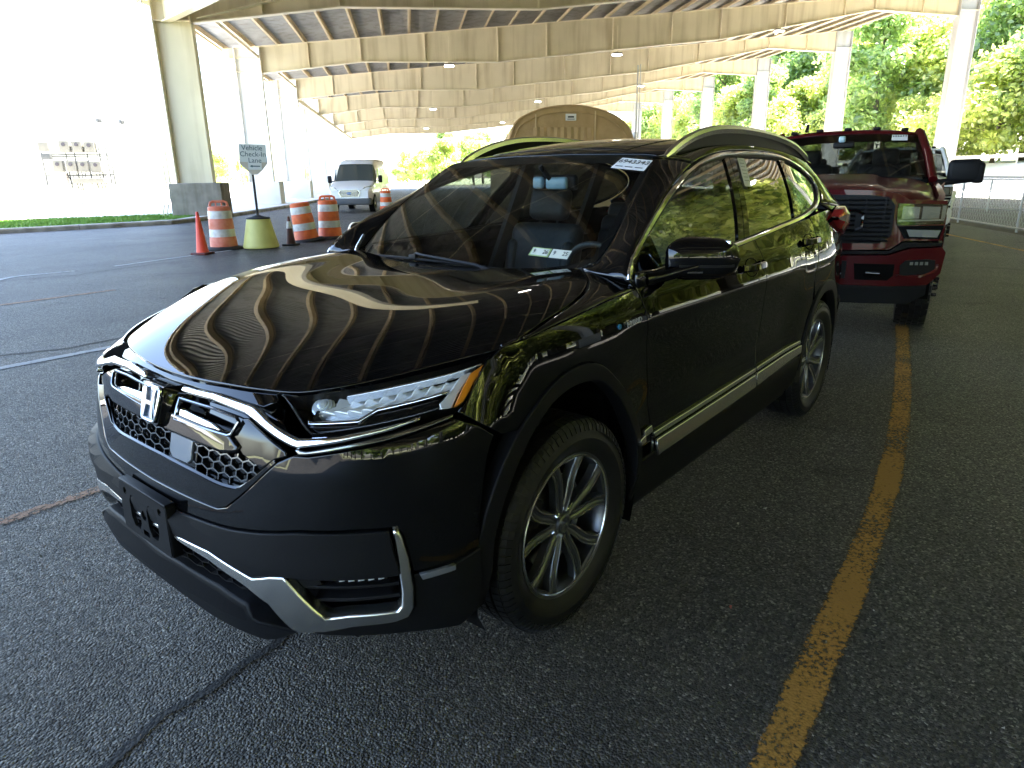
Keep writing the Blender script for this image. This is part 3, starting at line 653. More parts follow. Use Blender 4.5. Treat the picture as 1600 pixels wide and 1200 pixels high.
# ------------------------------------------------------------------ trees
def leaf_mat(name, c1, c2, c3):
    m = bpy.data.materials.new(name); m.use_nodes = True; t = m.node_tree; t.nodes.remove(t.nodes['Principled BSDF']); out = t.nodes['Material Output']
    g = t.nodes.new('ShaderNodeNewGeometry'); oi = t.nodes.new('ShaderNodeObjectInfo'); n = t.nodes.new('ShaderNodeTexNoise'); n.inputs['Scale'].default_value = .45; n.inputs['Detail'].default_value = 3
    t.links.new(g.outputs['Position'], n.inputs['Vector'])
    a = t.nodes.new('ShaderNodeMath'); a.operation = 'MULTIPLY_ADD'; a.inputs[1].default_value = .45; t.links.new(g.outputs['Random Per Island'], a.inputs[0])
    b = t.nodes.new('ShaderNodeMath'); b.operation = 'MULTIPLY_ADD'; b.inputs[1].default_value = .9; b.inputs[2].default_value = -.15; t.links.new(n.outputs['Fac'], b.inputs[0]); t.links.new(b.outputs[0], a.inputs[2])
    r = t.nodes.new('ShaderNodeValToRGB'); r.color_ramp.elements[0].color = (*c1, 1); r.color_ramp.elements[0].position = .2; r.color_ramp.elements[1].color = (*c3, 1); r.color_ramp.elements[1].position = .95; e = r.color_ramp.elements.new(.55); e.color = (*c2, 1)
    t.links.new(a.outputs[0], r.inputs[0])
    d = t.nodes.new('ShaderNodeBsdfDiffuse'); tl = t.nodes.new('ShaderNodeBsdfTranslucent'); gl = t.nodes.new('ShaderNodeBsdfGlossy'); gl.inputs['Roughness'].default_value = .45
    t.links.new(r.outputs[0], d.inputs[0]); br = t.nodes.new('ShaderNodeMix'); br.data_type = 'RGBA'; br.blend_type = 'MULTIPLY'; br.inputs[0].default_value = 1; br.inputs[7].default_value = (2.7, 2.6, 2.5, 1); br.clamp_result = False; t.links.new(r.outputs[0], br.inputs[6]); t.links.new(br.outputs[2], tl.inputs[0])
    mx = t.nodes.new('ShaderNodeMixShader'); mx.inputs[0].default_value = .58; t.links.new(d.outputs[0], mx.inputs[1]); t.links.new(tl.outputs[0], mx.inputs[2])
    m2 = t.nodes.new('ShaderNodeMixShader'); m2.inputs[0].default_value = .07; t.links.new(mx.outputs[0], m2.inputs[1]); t.links.new(gl.outputs[0], m2.inputs[2]); t.links.new(m2.outputs[0], out.inputs[0]); MATS[name] = m
leaf_mat('leaf_green', (.06, .11, .03), (.18, .26, .07), (.34, .40, .14)); leaf_mat('leaf_yellow', (.09, .14, .03), (.27, .32, .08), (.46, .48, .17))
noise_mat('bark', (.10, .08, .06), (.17, .14, .11), 4, .95)
def tree_proto(seed, h, rad, nleaf, lmat, size=.22):
    R = random.Random(seed); rn = np.random.default_rng(seed)
    tr = MB(); top = Vector((R.uniform(-.4, .4), R.uniform(-.4, .4), h*.82)); pts = [Vector((0, 0, -.3)), Vector((R.uniform(-.15, .15), R.uniform(-.15, .15), h*.3)), Vector((R.uniform(-.4, .4), R.uniform(-.4, .4), h*.6)), top]
    tr.tube(pts, [h*.024, h*.018, h*.011, h*.003], 9); clumps = []
    for i in range(26):
        k = R.uniform(.18, .96); z = h*k; base = Vector((0, 0, z*.86)); a = R.uniform(0, 6.283)
        prof = math.sin(min(1, (k-.08)/.9)*math.pi)**.6*(1.12-.35*k); rr = rad*prof*R.uniform(.45, 1.0); c = Vector((math.cos(a)*rr, math.sin(a)*rr, z)); clumps.append((c, rad*R.uniform(.26, .46)))
        if i % 2 == 0: tr.tube([base, base.lerp(c, .5)+Vector((0, 0, .2)), c], [h*.007, h*.004, h*.0015], 5)
    V = np.zeros((nleaf*4, 3)); w_ = np.array([q[1]**2 for q in clumps]); w_ /= w_.sum(); idx = rn.choice(len(clumps), nleaf, p=w_)
    cc = np.array([tuple(q[0]) for q in clumps])[idx]; cr = np.array([q[1] for q in clumps])[idx]
    d = rn.normal(size=(nleaf, 3)); d /= np.linalg.norm(d, axis=1)[:, None]; rr = rn.random(nleaf)**.45; P = cc+d*(cr*rr)[:, None]*np.array([1.15, 1.15, .72])+rn.normal(size=(nleaf, 3))*.12
    nrm = d*.7+rn.normal(size=(nleaf, 3))*.6+np.array([0, 0, .5]); nrm /= np.linalg.norm(nrm, axis=1)[:, None]
    u = np.cross(nrm, rn.normal(size=(nleaf, 3))); u /= np.linalg.norm(u, axis=1)[:, None]; v = np.cross(nrm, u); sz = size*(.6+.8*rn.random(nleaf))[:, None]
    V[0::4] = P-u*sz; V[1::4] = P-v*sz*.55; V[2::4] = P+u*sz; V[3::4] = P+v*sz*.55
    me = bpy.data.meshes.new('crown'); me.vertices.add(nleaf*4); me.vertices.foreach_set('co', V.ravel()); me.loops.add(nleaf*4); me.loops.foreach_set('vertex_index', np.arange(nleaf*4))
    me.polygons.add(nleaf); me.polygons.foreach_set('loop_start', np.arange(nleaf)*4); me.polygons.foreach_set('loop_total', np.full(nleaf, 4)); me.update(); me.materials.append(MATS[lmat])
    tm = tr.mesh('trunk'); tm.materials.append(MATS['bark']); tm.polygons.foreach_set('use_smooth', [True]*len(tm.polygons))
    return tm, me
leaf_mat('leaf_bright', (.13, .17, .04), (.33, .37, .11), (.50, .51, .20))
PT = [tree_proto(1, 15, 4.6, 10000, 'leaf_green', .25), tree_proto(2, 13, 4.9, 10000, 'leaf_yellow', .25), tree_proto(3, 17, 4.4, 10000, 'leaf_green', .25), tree_proto(4, 7.5, 3.6, 7000, 'leaf_yellow', .20), tree_proto(5, 14, 4.6, 7500, 'leaf_bright', .25), tree_proto(6, 11, 4.4, 7000, 'leaf_bright', .22)]
def tree(k, loc, sc_, rz, label, group):
    r = empty('broadleaf_tree', label, 'tree', loc, rz, group); r.scale = (sc_, sc_, sc_)
    o = bpy.data.objects.new('trunk', PT[k][0]); C.objects.link(o); o.parent = r; o = bpy.data.objects.new('crown', PT[k][1]); C.objects.link(o); o.parent = r; return r
G_R = 'green trees on the bank beyond the right-hand columns'
s = -26.
while s < 150:
    for row, (t_, z_) in enumerate(((-51, 2.0), (-56.5, 2.6), (-63, 3.0))):
        k = random.choice((0, 1, 2)) if row else random.choice((0, 1, 3, 3, 1))
        tree(k, tuple(st(s+random.uniform(-1.2, 1.2)+row*2.1, t_+random.uniform(-1, 1), z_-.2)), random.uniform(.85, 1.2)*(1.25 if row == 2 else 1), random.uniform(0, 6.28), 'green broadleaf tree in the dense row beyond the right-hand columns', G_R)
    s += 5.6
mb = MB()
for s_ in (-3, 2.0, 6.5, 10.5): mb.tube([st(s_, 9.8, TOP(9.8)-.15), st(s_+.3, -16.5, TOP(-16.5)-.15)], .022, 5)
mb.build('tie_rods', 'cream_edge', canopy)
G_B = 'trees far behind the camera, closing off the lane'
t_ = -64.
while t_ < 46:
    for row in (0, 1): tree(random.choice((0, 1, 2)), tuple(st(-78-9*row+random.uniform(-2, 2), t_+random.uniform(-1, 1), -.1)), random.uniform(.9, 1.2), random.uniform(0, 6.28), 'broadleaf tree closing off the lane far behind the camera', G_B)
    t_ += 7.5
G_N = 'tall trees close by on the right, just outside the photograph'
s = -34.
while s < 12:
    for row, t_ in enumerate((-23, -27.5, -33)):
        k = random.choice((5, 4, 5)) if row == 0 else random.choice((4, 1, 4))
        tree(k, tuple(st(s+random.uniform(-1, 1)+row*1.8, t_+random.uniform(-1, 1), -.2)), random.uniform(.95, 1.15)*(1.5 if k == 3 else 1)*(1.0, 1.25, 1.5)[row], random.uniform(0, 6.28), 'green broadleaf tree close by on the right, reflected in the doors of the black suv', G_N)
    s += 4.6
G_L = 'distant small trees beyond the far end of the canopy'
for (s, t_, k, q) in ((150, -8, 3, 1.2), (158, -4, 3, 1.0), (146, -14, 1, .8), (165, -18, 0, .8), (170, 0, 3, 1.0), (155, -24, 1, .9), (150, -31, 0, .9), (175, -10, 2, .8), (160, -38, 0, 1), (150, -44, 1, 1), (120, 31, 3, .8), (128, 28, 3, .7), (140, 20, 3, .6)):
    tree(k, tuple(st(s, t_, 0)), q, random.uniform(0, 6.28), 'small sunlit tree beyond the far end of the canopy', G_L)
# ------------------------------------------------------------------ railings on the right
def railing(name, label, a, b, n, h):
    r = empty(name, label, 'fence'); a = Vector(a); b = Vector(b)
    for z in (h, h*.08):
        mb = MB(); mb.tube([a+Vector((0, 0, z)), b+Vector((0, 0, z))], .022, 6); mb.build('rail', 'galv', r, smooth=50)
    for i in range(n+1):
        p = a.lerp(b, i/n); mb = MB(); mb.tube([p, p+Vector((0, 0, h))], .028, 7); mb.build('post', 'galv', r, smooth=50)
    mb = MB(); L = (b-a).length; nn = int(L/.16); d = (b-a)/nn; hh = h*.92     # chain-link wires
    for i in range(nn):
        for sg in (0, 1):
            p = a+d*i; q = a+d*min(nn, i+6); z0, z1 = (h*.08, h) if sg else (h, h*.08); mb.beam(p+Vector((0, 0, z0)), q+Vector((0, 0, z1)), .0035, .0035)
    mb.build('wire_mesh', 'galv', r)
    return r
railing('chain_link_fence', 'thin grey chain-link fence nearest behind the red truck', (-25.8, -2.35, 0), (-12.5, 4.15, 0), 4, 1.3)
railing('chain_link_fence', 'second grey fence further back beyond the dark soil strip', tuple(st(26.5, -21.2)), tuple(st(8, -21.8)), 6, 1.15)
r = empty('guard_rail', 'long dark guard rail along the top of the pale bank', 'rail'); mb = MB(); mb.beam(st(-20, -48.8, 2.55), st(140, -48.8, 2.55), .06, .28); mb.build('rail', 'galv', r)
for i in range(40):
    mb = MB(); mb.beam(st(-20+i*4, -48.9, 1.9), st(-20+i*4, -48.9, 2.7), .1, .1); mb.build('post', 'galv', r)
# ------------------------------------------------------------------ black crossover
m = mat('black_paint', (.0022, .0023, .0028), .5, 0, 1.0, 0.0, coat_rough=.012)
m.node_tree.nodes['Principled BSDF'].inputs['Coat IOR'].default_value = 1.52
mat('piano_black', (.003, .003, .003), .5, 0, 1.0, 0.0, coat_rough=.02)
noise_mat('cladding', (.010, .0105, .012), (.007, .007, .008), 300, .5, bump=.15, bscale=900, bdist=.001, spec=.15)
mat('trim_black', (.008, .008, .009), .5, spec=.22); mat('void_black', (.004, .004, .004), .9, spec=.1)
mat('chrome', (.86, .87, .88), .06, 1); mat('satin_chrome', (.72, .72, .70), .27, 1); mat('dark_chrome', (.28, .29, .30), .16, 1)
noise_mat('gunmetal', (.12, .125, .14), (.10, .105, .115), 40, .32, metal=.75, spec=.5); mat('machined', (.62, .63, .64), .26, 1)
glass_mat('windscreen_glass', (.60, .66, .65), 1.75); glass_mat('front_glass', (.32, .35, .34), 3.4); glass_mat('side_glass', (.13, .15, .15), 3.6); glass_mat('lens_glass', (.92, .93, .94), 1.45)
noise_mat('tyre_rubber', (.0065, .0065, .007), (.010, .010, .010), 14, .5, bump=.05, bscale=200, spec=.4)
mat('amber', (.75, .19, .01), .2, coat=1); mat('amber_lens', (.9, .28, .01), .35, coat=1, spec=.6)
mat('red_lens', (.38, .008, .012), .12, coat=1); mat('seat_leather', (.028, .030, .032), .5); mat('interior', (.035, .036, .038), .7); mat('headliner', (.26, .255, .24), .85)
mat('label_white', (.78, .78, .78), .6); mat('ink', (.012, .012, .012), .6); mat('reflector', (.85, .87, .88), .12, 1); mat('led_lens', (.75, .8, .82), .12, .3, coat=1)
mat('brake_disc', (.3, .3, .3), .3, 1); mat('hybrid_blue', (.03, .22, .55), .3, coat=1); mat('sticker_green', (.30, .42, .16), .6); mat('sticker_pale', (.62, .66, .60), .6); mat('radar_grey', (.20, .22, .25), .25, coat=1)
mat('mirror_glass', (.8, .85, .9), .02, 1); mat('camera_blue', (.35, .5, .6), .3, coat=.5)
crv = empty('black_suv', 'glossy black crossover suv with chrome grille bar parked in the foreground', 'car', (0, 0, 0))
US = .15                                                   # metres per s-unit on the nose surface
FN = lambda s, z: N(s, z)
def FS(x, z): return np.stack([x+0*z, S(x, z), z+0*x], -1)
def FG(x, z): return np.stack([x+0*z, Gs(x, z), z+0*x], -1)
def FH(x, y): return np.stack([x+0*y, y+0*x, H(x, y)], -1)
def FW(y, z): return np.stack([Wd(y, z), y+0*z, z+0*y], -1)
def FR(x, y): return np.stack([x+0*y, y+0*x, Rf(x, y)], -1)
def PN(name, poly, m, off=0, depth=.012, step=.03, **k):       # nose patch, both sides
    for mir in (False, True): patch(name, FN, poly, m, crv, off, depth, step, usc=US, mirror=mir, **k)
def PN1(name, poly, m, off=0, depth=.012, step=.03, **k):      # nose patch across the centre: poly given for s>=0 only, mirrored here
    full = list(poly)+[(-s, z) for s, z in reversed(poly) if s > 1e-6]; return patch(name, FN, full, m, crv, off, depth, step, usc=US, **k)
def PS(name, poly, m, off=0, depth=.012, step=.04, **k):
    for mir in (False, True): patch(name, FS, poly, m, crv, off, depth, step, mirror=mir, **k)
def PG(name, poly, m, off=0, depth=.006, step=.05, **k):
    for mir in (False, True): patch(name, FG, poly, m, crv, off, depth, step, mirror=mir, **k)
# --- hood
hood_edge = [(.815, .0), (.812, .12), (.80, .25), (.77, .41), (.722, .53), (.664, .60), (.565, .688), (.415, .79), (.285, .863)]
seam = [(.285, .863), (.2, .868), (.08, .862), (-.1, .838), (-.3, .765), (-.40, .672)]
rear = [(-.40, .672), (-.385, .5), (-.35, .25), (-.335, 0)]
hp = cr_open(hood_edge, 4)+cr_open(seam, 4)[1:]+cr_open(rear, 4)[1:]
patch('hood', FH, hp+[(x, -y) for x, y in reversed(hp[1:-1])], 'black_paint', crv, 0, .022, .04, rnd=.005, eps=.02)
# --- fender side panel (S surface) and fender top band
arch = [(.446, .42), (.440, .50), (.405, .62), (.343, .735), (.255, .83), (.16, .893), (.06, .924), (-.03, .928), (-.13, .90), (-.215, .838), (-.31, .758), (-.393, .665), (-.438, .55), (-.445, .50)]
archp = cr_open(arch, 3)
ridge = [(.300, 1.042), (.226, 1.050), (.10, 1.062), (-.05, 1.074), (-.2, 1.086), (-.32, 1.094), (-.425, 1.104)]
doorf = [(-.425, 1.104), (-.440, 1.06), (-.452, 1.0), (-.458, .90), (-.485, .80), (-.515, .72), (-.527, .62), (-.527, .50)]
fender = [(.317, 1.032), (.353, 1.014), (.411, .957), (.455, .915), (.477, .899), (.428, .857), (.362, .810)]+[q for q in archp if q[0] < .30]+[(-.49, .50)]+doorf[::-1]+ridge[::-1]
PS('front_fender', fender, 'black_paint', rnd=.003, eps=.012)
def band(name, A, B, m, parent, n=6, bulge=.006, mirror=False, depth=.01, sm=None, hint=HINT_BODY):
    """lofted strip between two 3-D curves with equal point counts"""
    A = np.array(A, float); B = np.array(B, float); k = len(A); V = []; F = []
    if mirror: A = A*[1, -1, 1]; B = B*[1, -1, 1]
    mid = (A+B)/2; tg = np.gradient(mid, axis=0); nr = np.cross(tg, B-A); nr /= np.linalg.norm(nr, axis=1)[:, None]; h = hint(mid); nr *= np.sign((nr*h).sum(1))[:, None]
    for i in range(k):
        for j in range(n+1):
            t = j/n; V.append(A[i]*(1-t)+B[i]*t+nr[i]*bulge*4*t*(1-t))
    for i in range(k-1):
        for j in range(n): F.append((i*(n+1)+j, i*(n+1)+j+1, (i+1)*(n+1)+j+1, (i+1)*(n+1)+j))
    out = []
    for f in F:
        q = [V[a] for a in f]; c = np.cross(q[1]-q[0], q[2]-q[0])+np.cross(q[2]-q[0], q[3]-q[0])
        out.append(f if (c*nr[f[0]//(n+1)]).sum() > 0 else f[::-1])
    me = bpy.data.meshes.new(name); me.from_pydata([tuple(q) for q in V], [], out); me.polygons.foreach_set('use_smooth', [True]*len(me.polygons))
    o = link(name, me, m, parent); md = o.modifiers.new('solid', 'SOLIDIFY'); md.thickness = depth; md.offset = -1; return o
def resample(P, n):
    P = np.array(P, float); d = np.r_[0, np.cumsum(np.linalg.norm(np.diff(P, axis=0), axis=1))]; return crom(d, P, np.linspace(0, d[-1], n))
rA = np.array([[x, float(S(x, z)), z] for x, z in cr_open(ridge, 4)]); sB = [(.293, .866), (.2, .8715), (.08, .8655), (-.1, .8415), (-.3, .7685), (-.40, .676)]
rB = np.array([[x, y, float(H(x, y))] for x, y in cr_open(sB, 4)])
for mir in (False, True): band('fender_top', resample(rA, 30), resample(rB, 30), 'black_paint', crv, 8, .004, mir)
# --- doors
mid = [(-1.362, 1.169), (-1.60, 1.183), (-1.615, 1.10), (-1.617, 1.03), (-1.630, .90), (-1.638, .79), (-1.642, .72), (-1.61, .60), (-1.588, .50), (-1.588, .42), (-1.55, .35)]
fd = [(-.40, 1.118)]+doorf+[(-.527, .36), (-.60, .33), (-1.50, .33)]+mid[::-1][:-2]+[(-1.60, 1.183), (-1.363, 1.172), (-1.0, 1.160), (-.70, 1.148), (-.50, 1.138), (-.43, 1.131)]
PS('front_door', fd, 'black_paint', rnd=.003, eps=.012)
rr_arch = [(-2.268, .46), (-2.285, .56), (-2.335, .67), (-2.42, .775), (-2.53, .842), (-2.66, .862), (-2.79, .848), (-2.90, .79), (-2.99, .70), (-3.06, .58), (-3.085, .46)]
rrp = cr_open(rr_arch, 3)
rd = mid[1:-1]+[(-1.59, .35), (-1.60, .33), (-2.20, .33), (-2.262, .42)]+[q for q in rrp if q[0] > -2.40]+[(-2.40, .90), (-2.46, 1.0), (-2.50, 1.10), (-2.50, 1.20), (-2.47, 1.236), (-2.1, 1.216), (-1.80, 1.198)]
PS('rear_door', rd, 'black_paint', rnd=.003, eps=.012)
qp = [(-2.475, 1.240), (-2.503, 1.20), (-2.503, 1.10), (-2.463, 1.0), (-2.403, .90)]+[q for q in rrp if q[0] <= -2.40 and q[0] > -3.05]+[(-3.10, .60), (-3.30, .66), (-3.46, .70), (-3.46, .98), (-3.28, 1.12), (-3.12, 1.24), (-2.95, 1.262), (-2.70, 1.255)]
PS('quarter_panel', qp, 'black_paint', rnd=.003, eps=.012)
# rocker and arch cladding (matt plastic, proud of the body)
def S_off(x, z): return 0
al = [(.40, .40), (.398, .50), (.366, .60), (.305, .70), (.225, .79), (.14, .845), (.05, .868), (-.03, .868), (-.12, .845), (-.2, .79), (-.285, .71), (-.36, .615), (-.405, .50), (-.41, .42)]
alp = cr_open(al, 3)
PS('arch_cladding', [(a+.016*min(1, max(0, (a-.2)/.12)), b) for a, b in archp]+[(-.445, .40), (-.41, .40)]+alp[::-1]+[(.41, .29), (.458, .27)], 'cladding', off=.010, depth=.05, rnd=.006, gap=0, step=.03)
ral = [(-2.31, .42), (-2.33, .55), (-2.385, .66), (-2.47, .745), (-2.57, .79), (-2.66, .80), (-2.76, .79), (-2.86, .735), (-2.94, .645), (-2.99, .55), (-3.0, .44)]
PS('arch_cladding', rrp+[(-3.05, .40)]+cr_open(ral, 3)[::-1]+[(-2.27, .38)], 'cladding', off=.010, depth=.05, rnd=.006, gap=0, step=.03)
PS('rocker_cladding', [(-.447, .455), (-2.30, .475), (-2.30, .30), (-2.24, .24), (-.50, .215), (-.42, .30)], 'cladding', off=.006, depth=.05, rnd=.008, gap=0)
# satin chrome strips along the rocker
PS('rocker_trim', [(-.553, .507), (-1.575, .528), (-1.575, .462), (-.60, .440), (-.565, .436)], 'satin_chrome', off=.016, depth=.012, rnd=.004, gap=0)
PS('rocker_trim', [(-1.592, .530), (-2.245, .548), (-2.25, .500), (-1.592, .463)], 'satin_chrome', off=.016, depth=.012, rnd=.004, gap=0)
PS('rocker_trim', [(-.530, .541), (-1.572, .561), (-1.572, .541), (-.54, .522)], 'satin_chrome', off=.014, depth=.012, rnd=.003, gap=0)
PS('rocker_trim', [(-1.592, .561), (-2.215, .578), (-2.235, .560), (-1.592, .541)], 'satin_chrome', off=.014, depth=.012, rnd=.003, gap=0)
PS('rocker_trim', [(-.452, .572), (-.512, .576), (-.520, .548), (-.452, .545)], 'satin_chrome', off=.016, depth=.012, rnd=.003, gap=0)
PS('rocker_trim', [(-.405, .553), (-.448, .558), (-.448, .530), (-.405, .527)], 'satin_chrome', off=.022, depth=.012, rnd=.003, gap=0)
# --- side windows: DLO outline on the glass surface
dlo = [(-.400, 1.128), (-.425, 1.165), (-.475, 1.210), (-.662, 1.307), (-.914, 1.411), (-1.147, 1.484), (-1.385, 1.539), (-1.60, 1.569), (-1.80, 1.583), (-2.121, 1.588), (-2.40, 1.582), (-2.60, 1.565), (-2.80, 1.528), (-2.96, 1.482), (-3.03, 1.44), (-3.045, 1.395), (-2.98, 1.345), (-2.85, 1.300), (-2.70, 1.272), (-2.45, 1.243), (-2.1, 1.218), (-1.704, 1.192), (-1.363, 1.170), (-1.0, 1.157), (-.70, 1.145), (-.50, 1.134)]
dl = [tuple(q) for q in smooth_poly(dlo, True, 1)]
inner = [tuple(q) for q in poly_inset(dl, .018)]
def clip_x(P, lo, hi):
    """clip polygon by slanted pillar lines given as functions x(z)"""
    def half(P, f, keep):
        out = []
        for i in range(len(P)):
            a, b = P[i-1], P[i]; fa = (a[0]-f(a[1]))*keep; fb = (b[0]-f(b[1]))*keep
            if (fa >= 0) != (fb >= 0): t = fa/(fa-fb); out.append((a[0]+(b[0]-a[0])*t, a[1]+(b[1]-a[1])*t))
            if fb >= 0: out.append(tuple(b))
        return out
    if lo: P = half(P, lo, 1)
    if hi: P = half(P, hi, -1)
    return P
ln = lambda x0, z0, x1, z1: (lambda z: x0+(x1-x0)*(z-z0)/(z1-z0))
Bf = ln(-1.401, 1.179, -1.69, 1.565); Br = ln(-1.555, 1.196, -1.818, 1.57); Cf = ln(-2.243, 1.231, -2.487, 1.565); Cr = ln(-2.406, 1.239, -2.560, 1.548)
PG('front_window', clip_x(inner, lambda z: Bf(z)+.004, None), 'front_glass', off=-.010, depth=.004, gap=0, rnd=.001)
PG('rear_window', clip_x(inner, lambda z: Cf(z)+.004, lambda z: Br(z)-.004), 'side_glass', off=-.010, depth=.004, gap=0, rnd=.001)
PG('quarter_window', clip_x(inner, None, lambda z: Cr(z)-.004), 'side_glass', off=-.008, depth=.004, gap=0, rnd=.001)
PG('pillar_cover', clip_x(inner, lambda z: (Bf(z)+Br(z))/2+.0015, lambda z: Bf(z)), 'piano_black', off=-.001, depth=.012, gap=0, rnd=.002)
PG('pillar_cover', clip_x(inner, lambda z: Br(z), lambda z: (Bf(z)+Br(z))/2-.0015), 'piano_black', off=-.001, depth=.012, gap=0, rnd=.002)
PG('pillar_cover', clip_x(inner, lambda z: Cr(z), lambda z: Cf(z)), 'piano_black', off=-.001, depth=.012, gap=0, rnd=.002)
PG('mirror_sail', clip_x(inner, lambda z: -.70-.0*(z-1.2), None)[:], 'piano_black', off=-.004, depth=.01, gap=0, rnd=.002) if False else None
PG('mirror_sail', [(-.435, 1.150), (-.53, 1.222), (-.635, 1.275), (-.66, 1.150)], 'piano_black', off=.001, depth=.015, gap=0, rnd=.002)
# window rubber + chrome surround
for mir in (1, -1):
    for nm, ins, prof, mt, of in (('window_surround', .002, [(-.010, 0), (-.010, .007), (-.006, .011), (.006, .011), (.010, .007), (.010, 0)], 'chrome', -.002), ('window_seal', .014, [(-.005, -.004), (-.005, .005), (.005, .005), (.005, -.004)], 'trim_black', -.006)):
        q = np.array(densify([np.array(a) for a in poly_inset(dl, ins)], .05)); P, n_ = surf_eval(FG, q, of, HINT_BODY)
        sweep(nm, P*[1, mir, 1], n_*[1, mir, 1], prof, mt, crv, closed=True)
# --- windscreen, A pillars, roof
wl = [(.0, 1.10), (.30, 1.105), (.50, 1.125), (.62, 1.150), (.668, 1.175), (.674, 1.20), (.660, 1.34), (.634, 1.45), (.605, 1.53), (.588, 1.554), (.54, 1.562), (.35, 1.572), (0, 1.578)]
wlp = cr_open(wl[:5], 4)+cr_open(wl[4:10], 4)[1:]+cr_open(wl[9:], 4)[1:]
W_HINT = lambda P: np.tile(np.array([.6, 0, .8]), (len(P), 1))
patch('windscreen', FW, wlp+[(-y, z) for y, z in reversed(wlp[1:-1])], 'windscreen_glass', crv, 0, .005, .06, hint=W_HINT, gap=0, rnd=.001, eps=.01)
# black ceramic border of the windscreen
inn = [tuple(q) for q in poly_inset(wlp+[(-y, z) for y, z in reversed(wlp[1:-1])], .03)]
full = wlp+[(-y, z) for y, z in reversed(wlp[1:-1])]
mb = MB(); o_, _ = surf_eval(FW, np.array(full), -.007, W_HINT); i_, _ = surf_eval(FW, np.array(inn), -.007, W_HINT); k = len(full)
mb.add([tuple(q) for q in o_]+[tuple(q) for q in i_], [(i, (i+1) % k, k+(i+1) % k, k+i) for i in range(k)]); mb.build('windscreen_border', 'trim_black', crv)
glass_edge = [(-.40, .676, 1.162)]+[tuple(surf_eval(FW, np.array([[y, z]]), 0, W_HINT)[0][0]) for y, z in cr_open(wl[4:10], 4)][1:]
pil_out = [(x, float(Gs(x, z)), z) for x, z in [(-.425, 1.104), (-.40, 1.135), (-.43, 1.18), (-.47, 1.215), (-.662, 1.313), (-.914, 1.418), (-1.147, 1.492), (-1.30, 1.531)]]
pil_out[0] = (-.425, float(S(-.425, 1.104)), 1.104)
for mir in (False, True): band('a_pillar', resample(glass_edge, 34), resample(pil_out, 34), 'black_paint', crv, 8, .008, mir)
rail_edge = [tuple(surf_eval(FW, np.array([[.588, 1.554]]), 0, W_HINT)[0][0])]+[(x, .585, float(Rf(x, .585))) for x in (-1.25, -1.45, -1.7, -2.0, -2.3, -2.6, -2.85, -3.05)]+[(-3.20, .60, 1.515), (-3.30, .66, 1.42), (-3.36, .73, 1.32), (-3.36, .79, 1.245)]
roof_low = [(x, float(Gs(x, z)), z) for x, z in [(-1.30, 1.531), (-1.45, 1.557), (-1.62, 1.578), (-1.80, 1.590), (-2.121, 1.595), (-2.40, 1.589), (-2.60, 1.572), (-2.80, 1.535), (-2.97, 1.489), (-3.045, 1.44), (-3.06, 1.395), (-3.0, 1.338), (-2.93, 1.30)]]
for mir in (False, True): band('roof_side', resample(rail_edge, 44), resample(roof_low, 44), 'black_paint', crv, 8, .012, mir)
# D-pillar lower corner joining quarter panel
for mir in (False, True):
    A_ = [(-3.36, .79, 1.245), (-3.40, .80, 1.18), (-3.43, .80, 1.12)]; B_ = [(-2.93, float(Gs(-2.93, 1.30)), 1.30), (-3.05, float(S(-3.05, 1.245)), 1.245), (-3.22, float(S(-3.22, 1.16)), 1.165)]
    band('quarter_corner', resample(A_, 10), resample(B_, 10), 'black_paint', crv, 6, .01, mir)
rp = cr_open([(-1.052, 0), (-1.075, .3), (-1.115, .5), (-1.138, .583)], 4)+[(x, .583) for x in (-1.3, -1.6, -2.0, -2.4, -2.8, -3.1, -3.3)]+cr_open([(-3.33, .56), (-3.42, .40), (-3.45, 0)], 4)
patch('roof', FR, rp+[(x, -y) for x, y in reversed(rp[1:-1])], 'black_paint', crv, 0, .015, .07, hint=lambda P: np.tile(np.array([0, 0, 1.]), (len(P), 1)), rnd=.006, eps=.02)
# panoramic roof glass
patch('roof_glass', FR, [(-1.16, -.40), (-1.16, .40), (-1.60, .42), (-1.60, -.42)], 'piano_black', crv, .003, .006, .07, hint=lambda P: np.tile(np.array([0, 0, 1.]), (len(P), 1)), gap=0, eps=.02)
# roof rails
for sg in (1, -1):
    xs = [-1.13, -1.20, -1.34, -1.55, -1.85, -2.2, -2.55, -2.85, -3.0, -3.10]; hs = [.002, .022, .048, .066, .072, .070, .062, .042, .018, .0]
    P = [(x, .605, float(Rf(x, .585))-.008+h) for x, h in zip(xs, hs)]; P = resample(P, 40)*[1, sg, 1]
    sweep('roof_rail', P, np.array([0, sg*.35, 1.]), [(-.017, -.016), (-.019, .004), (-.010, .016), (.008, .017), (.019, .006), (.017, -.016)], 'satin_chrome', crv, scale=[.55]+[1]*38+[.55])
    mb = MB(); mb.add(*(lambda a, b: ([tuple(q) for q in a]+[tuple(q) for q in b], [(i, i+1, len(a)+i+1, len(a)+i) for i in range(len(a)-1)]))(P-np.array([0, 0, .010]), np.stack([P[:, 0], P[:, 1], Rf(P[:, 0], np.full(len(P), .585))-.02], -1))); mb.build('rail_base', 'trim_black', crv)
# --- nose: dark inner shell
V = []; F = []; ss = np.linspace(-6.4, 6.4, 60); zz = np.linspace(.26, .93, 12); g_s, g_z = np.meshgrid(ss, zz)
P, _ = surf_eval(FN, np.stack([g_s.ravel(), g_z.ravel()], -1), -.10, HINT_BODY); mb = MB(); k = len(ss)
mb.add([tuple(q) for q in P], [(j*k+i, j*k+i+1, (j+1)*k+i+1, (j+1)*k+i) for j in range(len(zz)-1) for i in range(k-1)]); mb.build('inner_shell', 'void_black', crv)
